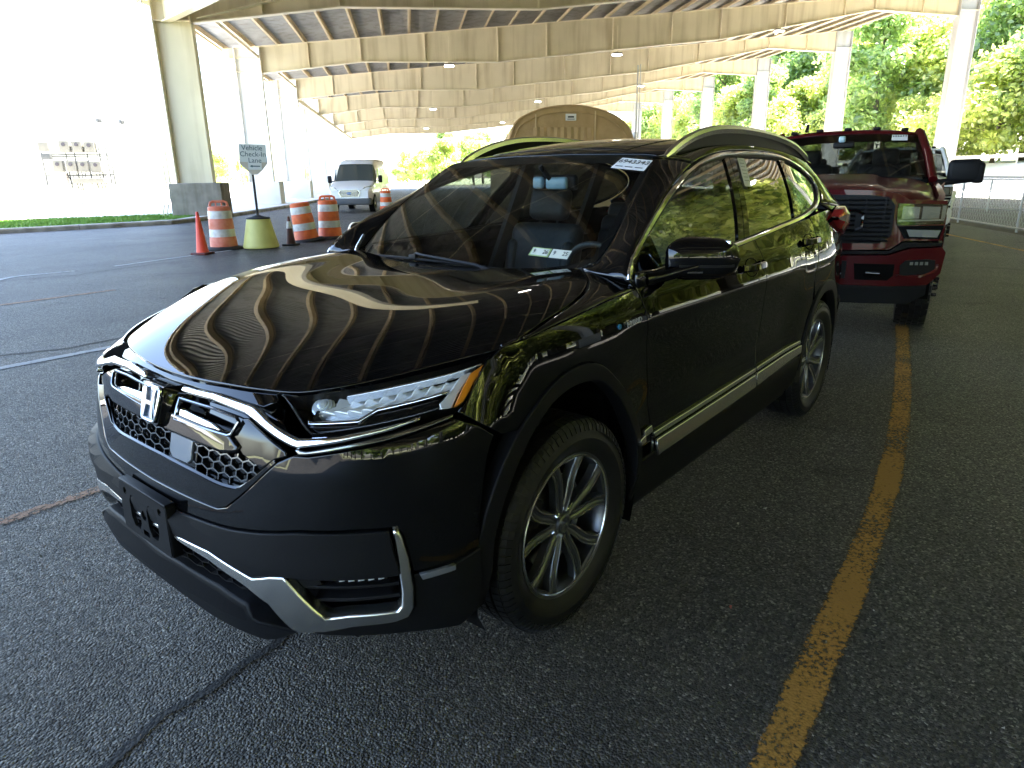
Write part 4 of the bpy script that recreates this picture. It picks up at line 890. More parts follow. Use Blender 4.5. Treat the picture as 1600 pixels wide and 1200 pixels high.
# painted bumper skin
def ridge_z(s): return np.interp(np.abs(s), [0, 1.5, 1.68, 2.42, 2.75], [.627, .633, .643, .750, .800])
bump = [(0, .577), (.6, .574), (1.8, .591), (3.25, .626), (4.3, .629), (4.84, .628), (4.94, .625), (5.03, .606), (5.13, .548), (5.19, .492), (6.05, .492), (6.78, .508), (6.86, .60), (6.96, .72), (6.99, .82), (6.45, .858), (5.66, .895), (5.60, .888), (4.56, .853), (3.38, .824), (3.10, .823), (2.75, .798), (2.42, .752), (1.70, .646), (1.5, .634), (0, .628)]
PN1('bumper_skin', bump, 'black_paint', rnd=.005, step=.026, gap=.001, eps=.01)
# inward slope of the grille opening
opn = [(0, .628), (1.5, .634), (1.70, .646), (2.42, .752), (2.75, .798), (2.62, .802), (2.36, .768), (1.84, .702), (1.58, .690), (0, .697)]
PN1('grille_opening', opn, 'black_paint', off=lambda s, z: -np.clip((z-ridge_z(s))*.55, -.001, .035), depth=.02, rnd=.002, gap=0, step=.02)
# piano black grille base
base = [(0, .694), (1.58, .688), (1.84, .70), (2.38, .768), (2.66, .800), (2.95, .812), (2.93, .850), (2.32, .905), (2.15, .944), (1.7, .952), (0, .952)]
PN1('grille_base', base, 'piano_black', off=-.052, depth=.01, gap=0, rnd=.002, step=.03)
PN1('grille_top', [(0, .918), (1.1, .923), (1.7, .917), (2.0, .915), (2.20, .935), (2.08, .950), (1.7, .955), (0, .952)], 'piano_black', off=-.012, depth=.04, gap=0, rnd=.004, step=.03)
PN('grille_wing', [(1.72, .885), (1.85, .888), (2.88, .828), (2.92, .812), (2.66, .800), (2.36, .768), (1.9, .790), (1.62, .822)], 'piano_black', off=-.010, depth=.045, gap=0, rnd=.006, step=.03)
# chrome upper band: from the emblem, out along the headlamp
PN('chrome_band', [(.45, .916), (1.125, .922), (1.7, .916), (1.975, .912), (2.40, .892), (3.175, .864), (3.875, .872), (4.525, .887), (5.0, .901), (5.05, .894), (4.575, .875), (3.925, .857), (3.2, .841), (3.11, .843), (1.85, .891), (1.1, .902), (.45, .899)], 'chrome', off=.014, depth=.03, gap=0, rnd=.007, step=.022)
PN('chrome_strip', [(3.14, .838), (3.36, .836), (4.54, .868), (5.58, .900), (5.68, .891), (4.62, .857), (3.38, .827), (3.22, .825)], 'dark_chrome', off=.008, depth=.02, gap=0, rnd=.004, step=.022)
# central bar with the long slot
PN1('grille_bar', [(0, .848), (1.62, .838), (1.86, .812), (1.80, .793), (1.5, .782), (0, .786)], 'piano_black', off=.002, depth=.05, gap=0, rnd=.010, step=.03)
PN('bar_highlight', [(.45, .862), (1.15, .852), (1.45, .838), (.9, .829), (.45, .826)], 'chrome', off=-.004, depth=.012, gap=0, rnd=.005, step=.02)
slot = [(.42, .884), (1.1, .886), (1.66, .880), (1.74, .872), (1.66, .838), (1.58, .832), (1.0, .830), (.42, .826)]
for mir in (1, -1):
    q = np.array(densify([np.array(a)*[US, 1] for a in slot], .02))/[US, 1]; P, n_ = surf_eval(FN, q, -.002, HINT_BODY)
    sweep('slot_frame', P*[1, mir, 1], n_*[1, mir, 1], [(-.0035, -.006), (-.0035, .003), (0, .0045), (.0035, .003), (.0035, -.006)], 'dark_chrome', crv, closed=True)
    fr = [(0, .697), (.8, .694), (1.58, .690), (1.80, .696), (1.90, .706), (2.15, .735), (2.38, .766), (2.66, .798)]
    q = np.array(cr_open([np.array(a)*[US, 1] for a in fr], 5))/[US, 1]; P, n_ = surf_eval(FN, q, -.030, HINT_BODY)
    sweep('grille_frame', P*[1, mir, 1], n_*[1, mir, 1], [(-.006, -.01), (-.006, .004), (0, .008), (.006, .004), (.006, -.01)], 'piano_black', crv)
def hexmesh(name, inside, s0, s1, z0, z1, a, off, m, wd=.0042, dp=.012, sq=1.25):
    """honeycomb bars on the nose surface, a = hexagon side in metres, stretched sq across"""
    mb = MB(); seen = set(); dx = a*math.sqrt(3)*sq; dz = a*1.5; j = 0; z = z0
    while z < z1:
        x = s0*US+(dx/2 if j % 2 else 0)
        while x < s1*US:
            c = [(x+a*sq*math.sin(math.radians(60*i)), z+a*math.cos(math.radians(60*i))) for i in range(6)]
            for i in range(6):
                p, q = c[i], c[(i+1) % 6]; mid_ = ((p[0]+q[0])/2/US, (p[1]+q[1])/2); key = (round(mid_[0], 3), round(mid_[1], 3))
                if key in seen or not inside(*mid_): continue
                seen.add(key); U_ = np.array([[p[0]/US, p[1]], [q[0]/US, q[1]]]); P, n_ = surf_eval(FN, U_, off, HINT_BODY); nn = (n_[0]+n_[1])/2
                mb.beam(P[0], P[1], wd, dp, up=tuple(nn))
            x += dx
        z += dz; j += 1
    return mb.build(name, m, crv)
up_z = lambda s: np.interp(abs(s), [0, .7, 1.8, 2.45], [.784, .780, .792, .806]); lo_z = lambda s: np.interp(abs(s), [0, .7, 1.6, 1.9, 2.45], [.697, .697, .695, .715, .775])
for side_ in (-1, 1): hexmesh('honeycomb_mesh', lambda s, z: lo_z(s) < z < up_z(s) and (s < .12 if side_ < 0 else s > .72), -2.5, 2.5, .68, .82, .0175, -.036, 'dark_chrome')
patch('radar_panel', FN, [(.20, .786), (.70, .788), (.70, .722), (.62, .708), (.28, .706), (.20, .722)], 'radar_grey', crv, -.024, .02, .02, usc=US, gap=0, rnd=.003)
patch('radar_frame', FN, [(.13, .79), (.77, .792), (.77, .70), (.13, .70)], 'piano_black', crv, -.032, .02, .02, usc=US, gap=0, rnd=.003)
# emblem and its housing
P, n_ = surf_eval(FN, np.array([[0., .853]]), 0, HINT_BODY); tilt = math.radians(17); ES = .86; eN = Vector((math.cos(tilt), 0, math.sin(tilt))); eU = Vector((0, 1, 0)); eV = eN.cross(eU)*-1
eV = Vector((-math.sin(tilt), 0, math.cos(tilt))); ec = Vector(P[0])+eN*.022
mb = MB(); fr_ = [(-.056, -.050), (-.064, .035), (-.056, .056), (.056, .056), (.064, .035), (.056, -.050), (.044, -.062), (-.044, -.062)]; bk = [(-.082, -.074), (-.105, .05), (-.085, .082), (.085, .082), (.105, .05), (.082, -.074), (.062, -.085), (-.062, -.085)]
k = 8; mb.add([ec+eU*a+eV*b-eN*.004 for a, b in fr_]+[ec+eU*a*1.06+eV*b*1.05-eN*.02 for a, b in fr_]+[ec+eU*a+eV*b-eN*.10 for a, b in bk], [tuple(range(8))]+[(i, (i+1) % k, k+(i+1) % k, k+i) for i in range(k)]+[(k+i, k+(i+1) % k, 2*k+(i+1) % k, 2*k+i) for i in range(k)]); mb.build('emblem_housing', 'piano_black', crv, smooth=30)
emb = bpy.data.objects.new('emblem', None); C.objects.link(emb); emb.parent = crv
mb = MB(); bd = [(q[0]*ES, q[1]*ES) for q in smooth_poly([(-.0475, -.055), (-.0600, .045), (-.050, .058), (.050, .058), (.0600, .045), (.0475, -.055), (.038, -.062), (-.038, -.062)], True, 2)]
mb.prism(bd, .004, ec-eN*.001, eU, eV); mb.build('emblem_field', 'hybrid_field' if 'hybrid_field' in MATS else mat('hybrid_field', (.05, .10, .19), .2, .4, coat=1), emb)
P3 = [ec+eU*a+eV*b for a, b in bd]; sweep('emblem_frame', [tuple(q) for q in P3], np.array(tuple(eN)), [(-.0045, -.002), (-.004, .004), (0, .0065), (.004, .004), (.0045, -.002)], 'chrome', emb, closed=True)
mb = MB()
for sg in (-1, 1): mb.prism([(a*ES, b*ES) for a, b in [(sg*.0425, .050), (sg*.0275, .050), (sg*.0195, .006), (sg*.0185, .000), (sg*.0185, -.006), (sg*.0235, -.053), (sg*.0365, -.053), (sg*.0335, 0)][::sg]], .010, ec+eN*.003, eU, eV)
mb.prism([(-.018, .006), (.018, .006), (.018, -.006), (-.018, -.006)], .010, ec+eN*.0028, eU, eV); mb.build('emblem_letter', 'chrome', emb, smooth=20)
# grey plastic lower bumper
def gtop(s): return np.interp(np.abs(s), [0, .6, 1.8, 3.25, 4.84], [.574, .571, .588, .623, .624])
low = [(0, .574), (.6, .571), (1.8, .588), (3.25, .623), (4.80, .624), (4.84, .60), (4.93, .53), (4.94, .503), (2.98, .503), (2.70, .498), (2.325, .480), (1.4, .510), (.625, .504), (0, .504)]
PN1('bumper_lower', low, 'cladding', off=lambda s, z: .002+.030*np.clip((gtop(s)-z)/.016, 0, 1)-.012*np.clip((.56-z)/.05, 0, 1), depth=.03, rnd=.003, gap=0, step=.014)
# V-shaped satin trim with the upright fin
vt = [(0, .503), (.625, .503), (1.4, .508), (2.325, .478), (2.70, .496), (3.0, .503), (3.6, .386), (4.81, .389), (4.90, .403), (4.95, .445), (4.93, .528), (4.86, .628), (4.95, .630), (5.025, .605), (5.125, .548), (5.175, .455), (5.125, .392), (4.975, .361), (4.725, .349), (3.4, .338), (3.02, .328), (2.90, .340), (2.60, .412), (2.15, .443), (1.4, .475), (.625, .486), (0, .487)]
PN1('bumper_trim', vt, 'satin_chrome', off=lambda s, z: .018+.09*np.clip(.50-z, 0, .18)*np.clip((np.abs(s)-2.0)/.5, 0, 1)*np.clip((4.0-np.abs(s))/.5, 0, 1), depth=.04, rnd=.007, gap=0, step=.016)
# fog lamp recess
rec = [(2.98, .50), (4.94, .52), (4.94, .44), (4.88, .40), (4.79, .385), (3.58, .382)]
PN('fog_recess', rec, 'void_black', off=-.055, depth=.01, gap=0, step=.04)
PN('fog_louvre', [(3.15, .462), (4.92, .462), (4.92, .452), (3.2, .452)], 'trim_black', off=-.012, depth=.04, gap=0, rnd=.003); PN('fog_louvre', [(3.4, .420), (4.90, .424), (4.90, .412), (3.45, .408)], 'trim_black', off=-.012, depth=.04, gap=0, rnd=.003)
PN('fog_surround', [(2.98, .503), (3.5, .503), (3.62, .470), (3.25, .455)], 'trim_black', off=-.01, depth=.04, gap=0, rnd=.003)
PN('fog_housing', [(3.72, .503), (4.72, .507), (4.76, .470), (3.85, .466)], 'piano_black', off=-.016, depth=.03, gap=0, rnd=.003)
for i in range(5):
    s0_ = 3.90+i*.165; PN('fog_led', [(s0_, .500), (s0_+.125, .501), (s0_+.125, .480), (s0_+.02, .478)], 'led_lens', off=-.008, depth=.02, gap=0, rnd=.003)
# lower mesh, chin lip, corner cladding
PN1('lower_backing', [(0, .50), (1.4, .49), (2.3, .46), (2.55, .41), (2.4, .37), (0, .38)], 'void_black', off=-.07, depth=.01, gap=0)
lz1 = lambda s: np.interp(abs(s), [0, .6, 1.4, 2.15, 2.5], [.487, .486, .476, .443, .41])
hexmesh('lower_mesh', lambda s, z: .392 < z < lz1(s) and abs(s) < 2.5, -2.5, 2.5, .385, .5, .0185, -.022, 'trim_black', sq=1.6)
chin = [(0, .388), (.475, .390), (1.4, .388), (2.075, .382), (2.45, .355), (2.75, .318), (2.95, .300), (2.5, .290), (1.25, .300), (.475, .320), (0, .325)]
PN1('chin_lip', chin, 'cladding', off=lambda s, z: .004+.040*np.clip((.388-z)/.02, 0, 1)*np.clip((2.95-np.abs(s))/.6, 0, 1), depth=.06, rnd=.006, gap=0, step=.02)
PN('bumper_corner', [(2.98, .305), (3.05, .325), (3.4, .334), (4.73, .345), (4.99, .357), (5.14, .388), (5.19, .455), (5.18, .488), (6.05, .489), (6.80, .505), (6.82, .40), (6.70, .30), (5.9, .256), (4.8, .280), (3.2, .288)], 'cladding', off=.004, depth=.03, rnd=.006, gap=0, step=.025)
PN('corner_reflector', [(5.30, .489), (6.05, .491), (6.05, .475), (5.35, .472)], mat('grey_reflector', (.14, .15, .17), .3, coat=.6), off=.012, depth=.012, rnd=.002, gap=0)
# parking sensors
for s_, z_ in ((3.975, .575), (1.2, .545)):
    P, n_ = surf_eval(FN, np.array([[s_, z_]]), .020, HINT_BODY)
    for mir in (1, -1):
        p = Vector(P[0]*[1, mir, 1]); n = Vector(n_[0]*[1, mir, 1]); u = n.cross(Vector((0, 0, 1))).normalized(); v = u.cross(n)
        mb = MB(); mb.tube([p-n*.006, p+n*.0015], .0095, 18); mb.build('parking_sensor', 'cladding', crv, smooth=40)
        sweep('sensor_ring', [tuple(p+u*.011*math.cos(a)+v*.011*math.sin(a)) for a in np.linspace(0, 2*math.pi, 24, endpoint=False)], np.array(tuple(n)), [(-.0008, -.002), (-.0008, .0015), (.0008, .0015), (.0008, -.002)], 'trim_black', crv, closed=True)
# --- licence plate bracket
lic = bpy.data.objects.new('plate_bracket', None); C.objects.link(lic); lic.parent = crv
x0 = .957; U = Vector((0, 1, 0)); Vv = Vector((-.02, 0, 1)).normalized()
def plate_with_holes(name, outline, holes, d, o, U, Vv, m, parent):
    pts = [Vector(q) for q in outline]; ed = [(i, (i+1) % len(outline)) for i in range(len(outline))]
    for h in holes:
        b = len(pts); pts += [Vector(q) for q in h]; ed += [(b+i, b+(i+1) % len(h)) for i in range(len(h))]
    r = delaunay_2d_cdt(pts, ed, [], 0, 1e-6); vs = r[0]; fs = []
    for f in r[2]:
        c = sum((vs[i] for i in f), Vector((0, 0)))/len(f)
        if point_in((c.x, c.y), outline) and not any(point_in((c.x, c.y), h) for h in holes): fs.append(tuple(f))
    n = U.cross(Vv).normalized(); o = Vector(o); K = len(vs); V3 = [o+U*v.x+Vv*v.y+n*(d/2) for v in vs]+[o+U*v.x+Vv*v.y-n*(d/2) for v in vs]; F3 = fs+[tuple(K+i for i in f[::-1]) for f in fs]
    from collections import Counter
    cnt = Counter(); 
    for f in fs:
        for i in range(len(f)): cnt[(f[i], f[(i+1) % len(f)])] += 1
    for (a, b) in list(cnt):
        if (b, a) not in cnt: F3.append((a, K+a, K+b, b))
    mb = MB(); mb.add(V3, F3); return mb.build(name, m, parent, smooth=25)
circ = lambda cx, cy, r, n=14: [(cx+r*math.cos(2*math.pi*i/n), cy+r*math.sin(2*math.pi*i/n)) for i in range(n)]
hexh = lambda cx: [(cx-.018, .052), (cx+.018, .052), (cx+.034, .030), (cx+.034, -.028), (cx+.018, -.052), (cx-.018, -.052), (cx-.034, -.028), (cx-.034, .030)]
ol = [tuple(q) for q in smooth_poly([(-.158, -.08), (.158, -.08), (.158, .08), (-.158, .08)], True, 1)]; ol = [(-.158, -.074), (-.152, -.08), (.152, -.08), (.158, -.074), (.158, .074), (.152, .08), (-.152, .08), (-.158, .074)]
plate_with_holes('bracket_plate', ol, [hexh(-.060), hexh(.060), circ(0, .006, .016), circ(-.118, .055, .012), circ(.118, .055, .012), [(-.02, -.062), (.02, -.062), (.02, -.045), (-.02, -.045)]], .010, (x0, 0, .511), U, Vv, 'trim_black', lic)
mb = MB(); mb.rbox((x0-.012, 0, .594), (.030, .318, .012), .003); mb.rbox((x0-.012, .157, .511), (.030, .008, .16), .003); mb.rbox((x0-.012, -.157, .511), (.030, .008, .16), .003); mb.rbox((x0-.012, 0, .431), (.030, .318, .006), .002)
for sx in (-.125, -.03, .03, .125): mb.box((x0+.005, sx, .448), (.004, .035, .004))
mb.build('bracket_rim', 'trim_black', lic, smooth=30)
for sy_ in (-.06, .06): mb = MB(); mb.lathe([(0, .03), (.016, .028), (.02, .01), (.02, 0)], 12, 'x', (x0-.040, sy_-.006, .518)); mb.build('mounting_clip', 'satin_chrome', lic, smooth=40)
# --- headlights
lens = [(2.22, .945), (2.78, .912), (3.34, .874), (3.44, .873), (4.30, .890), (5.15, .911), (5.575, .912), (5.655, .918), (5.55, .953), (5.425, 1.003), (5.50, 1.019), (4.9, .999), (4.125, .980), (3.25, .958), (2.6, .944)]
for mir in (False, True):
    hl = bpy.data.objects.new('headlight', None); C.objects.link(hl); hl.parent = crv
    kw = dict(usc=US, mirror=mir)
    patch('lens', FN, lens, 'lens_glass', hl, .004, .002, .025, gap=.001, rnd=.002, **kw)
    patch('housing', FN, lens, 'void_black', hl, -.075, .01, .04, gap=0, **kw)
    LN = [np.array(q) for q in densify([np.array(a)*[US, 1] for a in lens], .02)]; Lq = np.array(LN)/[US, 1]
    a_, n_ = surf_eval(FN, Lq, .001, HINT_BODY); b_, _ = surf_eval(FN, Lq, -.078, HINT_BODY); mv = np.array([1, -1, 1]) if mir else np.array([1, 1, 1]); k = len(a_)
    mb = MB(); mb.add([tuple(q*mv) for q in a_]+[tuple(q*mv) for q in b_], [(i, (i+1) % k, k+(i+1) % k, k+i) for i in range(k)]); mb.build('housing_wall', 'trim_black', hl, norm=False)
    # bezel: lower black deck, jewel reflectors, chrome blade, amber
    patch('bezel', FN, [(3.05, .912), (3.2, .890), (3.35, .883), (4.2, .900), (5.1, .920), (5.3, .930), (5.12, .946), (4.12, .924), (3.95, .904), (3.12, .899), (3.04, .93)], 'piano_black', hl, -.022, .045, .02, gap=0, rnd=.004, **kw)
    patch('chrome_blade', FN, [(3.03, .908), (3.10, .897), (3.97, .904), (4.13, .925), (5.10, .948), (5.10, .955), (4.08, .933), (3.92, .912), (3.12, .905)], 'chrome', hl, -.012, .03, .015, gap=0, rnd=.003, **kw)
    patch('upper_blade', FN, [(3.4, .957), (4.125, .975), (4.9, .992), (5.35, 1.004), (5.35, .999), (4.9, .986), (4.125, .968), (3.4, .951)], 'satin_chrome', hl, -.010, .03, .015, gap=0, rnd=.002, **kw)
    patch('reflector_wall', FN, [(2.72, .955), (5.1, .992), (5.1, .950), (4.1, .928), (3.9, .915), (2.95, .925)], 'led_jewel' if 'led_jewel' in MATS else mat('led_jewel', (.88, .90, .88), .22, .35, coat=1), hl, -.050, .01, .02, gap=0, **kw)
    nC = 8
    for i in range(nC):
        t0 = i/nC; t1 = (i+.90)/nC; s0_ = 3.12+t0*1.86; s1_ = 3.12+t1*1.86; zt = lambda s: np.interp(s, [2.8, 3.3, 5.0], [.953, .964, .988]); zb = lambda s: np.interp(s, [2.8, 3.9, 5.0], [.922, .930, .953])
        patch('jewel', FN, [(s0_, zb(s0_)), (s1_, zb(s1_)+.001), (s1_+.10, (zb(s1_)+zt(s1_))/2), (s1_+.04, zt(s1_)), (s0_+.05, zt(s0_)), (s0_+.11, (zb(s0_)+zt(s0_))/2)], 'led_jewel' if 'led_jewel' in MATS else mat('led_jewel', (.88, .90, .88), .22, .35, coat=1), hl, lambda s, z, s0_=s0_: -.014-.10*np.clip(s-s0_, 0, .25)-.35*np.clip(z-.93, 0, .05), .03, .014, gap=0, rnd=.004, **kw)
    # round inner projector with fine rings
    P, n2 = surf_eval(FN, np.array([[2.99, .942]]), -.034, HINT_BODY); p = Vector(P[0]*mv); n = Vector(n2[0]*mv); mb = MB()
    q_ = Vector((0, 0, 1)).rotation_difference(n).to_matrix()
    m2 = MB(); m2.lathe([(0, .016), (.008, .015), (.014, .012), (.0145, .009), (.020, .009), (.0205, .005), (.026, .004), (.0265, 0), (.031, -.002), (.031, -.02)], 28); mb.add([p+q_ @ Vector(v) for v in m2.v], m2.f); mb.build('projector', 'led_lens', hl, smooth=25)
    patch('side_chrome', FN, [(5.06, .986), (5.24, .992), (5.33, .947), (5.46, .918), (5.28, .915), (5.10, .93), (5.12, .948)], 'led_jewel', hl, -.020, .03, .015, gap=0, rnd=.003, **kw)
    patch('amber_reflector', FN, [(5.27, .980), (5.42, .998), (5.50, .958), (5.62, .922), (5.50, .916), (5.36, .947)], 'amber_lens', hl, -.003, .02, .012, gap=0, rnd=.002, **kw)
# lettering on the front fender
def fpt(x, z, o=.006): return Vector((x, float(S(x, z))+o, z))
mat('badge_silver', (.75, .77, .8), .35, .4)
tx = place_text('HYBRID', .027, 'badge_silver', crv, fpt(-.355, 1.001), (-1, 0, .05), (0, 0, 1), .001, 'badge_lettering', sx=1.05); 
place_text('HYBRID', .026, 'chrome', crv, Vector((-.355, -float(S(-.355, 1.001))-.006, 1.001)), (1, 0, -.05), (0, 0, 1), .001, 'badge_lettering', sx=1.05)
for sg in (1, -1): mb = MB(); mb.tube([(-.262, sg*(float(S(-.262, 1.0))-.001), 1.0), (-.262, sg*(float(S(-.262, 1.0))+.004), 1.0)], .009, 16); mb.build('badge_dot', 'hybrid_blue', crv, smooth=40)
# ------------------------------------------------------------------ wheels
def make_tyre_profile(R, w, rr):
    """closed profile (radius, y) ; y from -w/2 (inner) to w/2 (outer)"""
    h = w/2; P = [(rr, -h*.80), (rr+.02, -h*.90), (rr+.055, -h*1.0), (R-.045, -h*.985), (R-.018, -h*.90), (R-.006, -h*.78)]
    for c in (-.50, -.17, .17, .50):
        P += [(R-.001, h*(c-.035)), (R-.009, h*(c-.028)), (R-.009, h*(c+.028)), (R-.001, h*(c+.035))]
    P += [(R-.006, h*.78), (R-.018, h*.90), (R-.045, h*.985), (R-.062, h*1.0), (R-.064, h*1.012), (R-.068, h*1.012), (R-.070, h*1.0), (rr+.058, h*1.0), (rr+.056, h*1.010), (rr+.050, h*1.008), (rr+.02, h*.90), (rr+.006, h*.82), (rr, h*.80)]
    return P
def wheel_meshes():
    R_, W_ = .369, .232; RR = .2485; out = {}
    mb = MB(); mb.lathe(make_tyre_profile(R_, W_, RR), 96, 'y'); out['tyre'] = (mb.mesh('tyre'), 'tyre_rubber', 30)
    # shoulder and rib sipes as small raised blocks
    mb = MB(); n = 84; h = W_/2
    for i in range(n):
        a = 2*math.pi*i/n; rot = Matrix.Rotation(-a, 3, 'Y')
        for y0, y1, tl in ((.555, .80, .06), (-.80, -.555, -.06), (.215, .455, .25), (-.455, -.215, -.25), (-.12, .12, .2)):
            da = 2*math.pi/n*.80; V = []
            for rr_ in (R_-.006, R_+.0005):
                for sgn, yy in ((-1, y0), (-1, y1), (1, y1), (1, y0)):
                    ang = a+sgn*da/2+tl*(yy-y0)*.12; r = rr_-(.004 if abs(yy) > .75 else 0); V.append((r*math.cos(ang), yy*h, r*math.sin(ang)))
            mb.add(V, [(0, 3, 2, 1), (4, 5, 6, 7), (0, 1, 5, 4), (1, 2, 6, 5), (2, 3, 7, 6), (3, 0, 4, 7)])
        # shoulder lug running down the sidewall
        ang0, ang1 = a-math.pi/n*.62, a+math.pi/n*.62; V = []
        for (r, y) in ((R_-.008, h*.80), (R_-.020, h*.915), (R_-.040, h*.99)):
            for d in (0, .0028):
                for an in (ang0, ang1): V.append(((r+d*.5)*math.cos(an), y+d, (r+d*.5)*math.sin(an)))
        mb.add(V, [(2, 3, 7, 6), (6, 7, 11, 10), (0, 2, 6, 4), (4, 6, 10, 8), (1, 5, 7, 3), (5, 9, 11, 7), (8, 10, 11, 9), (0, 1, 3, 2)])
    out['tread'] = (mb.mesh('tread'), 'tyre_rubber', None)
    mb = MB(); mb.lathe([(RR-.012, -.085), (RR+.004, -.090), (RR+.004, -.080), (RR-.016, -.07), (RR-.022, .04), (RR-.012, .080), (RR-.004, .0935), (RR+.003, .0965), (RR+.0035, .0925), (RR+.002, .086)], 72, 'y'); out['rim'] = (mb.mesh('rim'), 'gunmetal', 30)
    mb = MB(); mb.lathe([(RR-.012, .0925), (RR-.0105, .0962), (RR-.006, .0972), (RR-.004, .0945)], 72, 'y'); out['rim_lip'] = (mb.mesh('rim_lip'), 'machined', 30)
    # spokes: five twin Y spokes
    sp = MB(); fc = MB()
    def P(r, th, y): return Vector((r*math.cos(th), y, r*math.sin(th)))
    yf = lambda r: .070+.020*(max(0, r-.05)/.19)**.8                   # face height: dished towards the hub
    for k in range(5):
        c0 = math.radians(90+72*k+6)
        for sg in (-1, 1):
            rs = [.040, .075, .11, .15, .19, .225, .2415]; cen = [c0+sg*math.radians(q) for q in (13, 15.5, 14.2, 13.0, 14.2, 17.0, 18.5)]; wd = [.015, .019, .0205, .0205, .0205, .0225, .027]; V = []; n = len(rs)
            for i in range(n):
                u = P(1, cen[i]+math.pi/2, 0); c = P(rs[i], cen[i], 0); y = yf(rs[i])
                asym = wd[i]*(.0)
                for off, yy in ((-wd[i]*1.05, y-.030), (-wd[i]*.86, y-.001), (-wd[i]*.30*1, y-.002), (0, y-.006), (wd[i]*.30, y-.002), (wd[i]*.86, y-.001), (wd[i]*1.05, y-.030)): V.append(c+u*off+Vector((0, yy, 0)))
            F = []
            for i in range(n-1):
                for j in range(6): F.append((i*7+j, i*7+j+1, (i+1)*7+j+1, (i+1)*7+j))
                F.append((i*7+6, i*7, (i+1)*7, (i+1)*7+6))
            sp.add(V, F)
            for e in (-1, 1):                                     # machined edge lines
                V = []
                for i in range(n):
                    u = P(1, cen[i]+math.pi/2, 0); c = P(rs[i], cen[i], 0); y = yf(rs[i])
                    w0, w1 = (wd[i]*.64, wd[i]*.90)
                    for off, yy in ((w0, y-.0035), (w0, y+.0006), (w1, y+.0008), (w1+.0012, y-.004)): V.append(c+u*off*e+Vector((0, yy, 0)))
                F = []
                for i in range(n-1):
                    for j in range(3): F.append((i*4+j, i*4+j+1, (i+1)*4+j+1, (i+1)*4+j))
                fc.add(V, F)
        # web joining the twin arms near the rim, with machined end
        a0, a1 = c0-math.radians(13), c0+math.radians(13); V = [P(.2325, a0, .086), P(.2325, a1, .086), P(.2415, a1, .0895), P(.2415, a0, .0895), P(.2325, a0, .06), P(.2325, a1, .06)]; sp.add(V, [(0, 1, 2, 3), (4, 5, 1, 0)])
    out['spokes'] = (sp.mesh('spokes'), 'gunmetal', 25); out['machined_edges'] = (fc.mesh('machined_edges'), 'machined', 25)
    mb = MB(); mb.lathe([(.0, .080), (.030, .080), (.034, .077), (.036, .070), (.058, .066), (.066, .055), (.070, .03)], 40, 'y'); out['hub'] = (mb.mesh('hub'), 'gunmetal', 30)
    mb = MB()
    for k in range(5):
        a = math.radians(90+36+72*k+6); c = P(.0475, a, .062); mb.tube([c, c+Vector((0, .016, 0))], .0095, 6)
    out['lug_nuts'] = (mb.mesh('lug_nuts'), 'chrome', 25)
    mb = MB(); U_ = Vector((1, 0, 0)); V_ = Vector((0, 0, 1))
    oo = Vector((0, .0812, 0))
    for sg in (-1, 1): mb.prism([(sg*.0125, .017), (sg*.0085, .017), (sg*.0065, 0), (sg*.0085, -.017), (sg*.0125, -.017), (sg*.0115, 0)], .002, oo, U_, V_)
    mb.prism([(-.008, .002), (.008, .002), (.008, -.002), (-.008, -.002)], .002, oo, U_, V_); mb.add([], []); 
    for i in range(14):
        q = [(math.copysign(abs(math.cos(t))**.6, math.cos(t))*.020, math.copysign(abs(math.sin(t))**.6, math.sin(t))*.024) for t in (2*math.pi*i/14, 2*math.pi*(i+1)/14)]; mb.beam(oo+U_*q[0][0]+V_*q[0][1], oo+U_*q[1][0]+V_*q[1][1], .0018, .002, up=(0, 1, 0))
    out['cap_letter'] = (mb.mesh('cap_letter'), 'satin_chrome', None)
    mb = MB(); mb.lathe([(.075, .032), (.160, .032), (.160, .020), (.075, .020)], 48, 'y', close=True); out['brake_disc'] = (mb.mesh('brake_disc'), 'brake_disc', 30)
    mb = MB(); mb.rbox((.125, .03, .075), (.07, .05, .13), .012, rot=Matrix.Rotation(math.radians(-30), 3, 'Y')); out['caliper'] = (mb.mesh('caliper'), 'trim_black', 40)
    mb = MB(); mb.lathe([(0, -.03), (.225, -.03), (.225, -.06), (0, -.06)], 40, 'y'); out['dust_shield'] = (mb.mesh('dust_shield'), 'void_black', None)
    for n_, (me, m_, sm) in out.items():
        me.materials.append(MATS[m_]); bm = bmesh.new(); bm.from_mesh(me); bmesh.ops.recalc_face_normals(bm, faces=bm.faces); bm.to_mesh(me); bm.free()
        if sm: me.polygons.foreach_set('use_smooth', [True]*len(me.polygons)); me.set_sharp_from_angle(angle=math.radians(sm))
    return out
WM = wheel_meshes()
def put_wheel(parent, x, y, z, flip, meshes, roll, name='wheel', steer=0):
    r = bpy.data.objects.new(name, None); C.objects.link(r); r.parent = parent; r.location = (x, y, z)
    r.rotation_euler = (0, roll, (math.pi if flip else 0)+steer)
    for n_, (me, _, _) in meshes.items():
        o = bpy.data.objects.new(n_, me); C.objects.link(o); o.parent = r
    return r
for x, rl in ((0, .10), (-2.66, .5)):
    put_wheel(crv, x, .802, .368, False, WM, rl); put_wheel(crv, x, -.802, .368, True, WM, rl+.4)
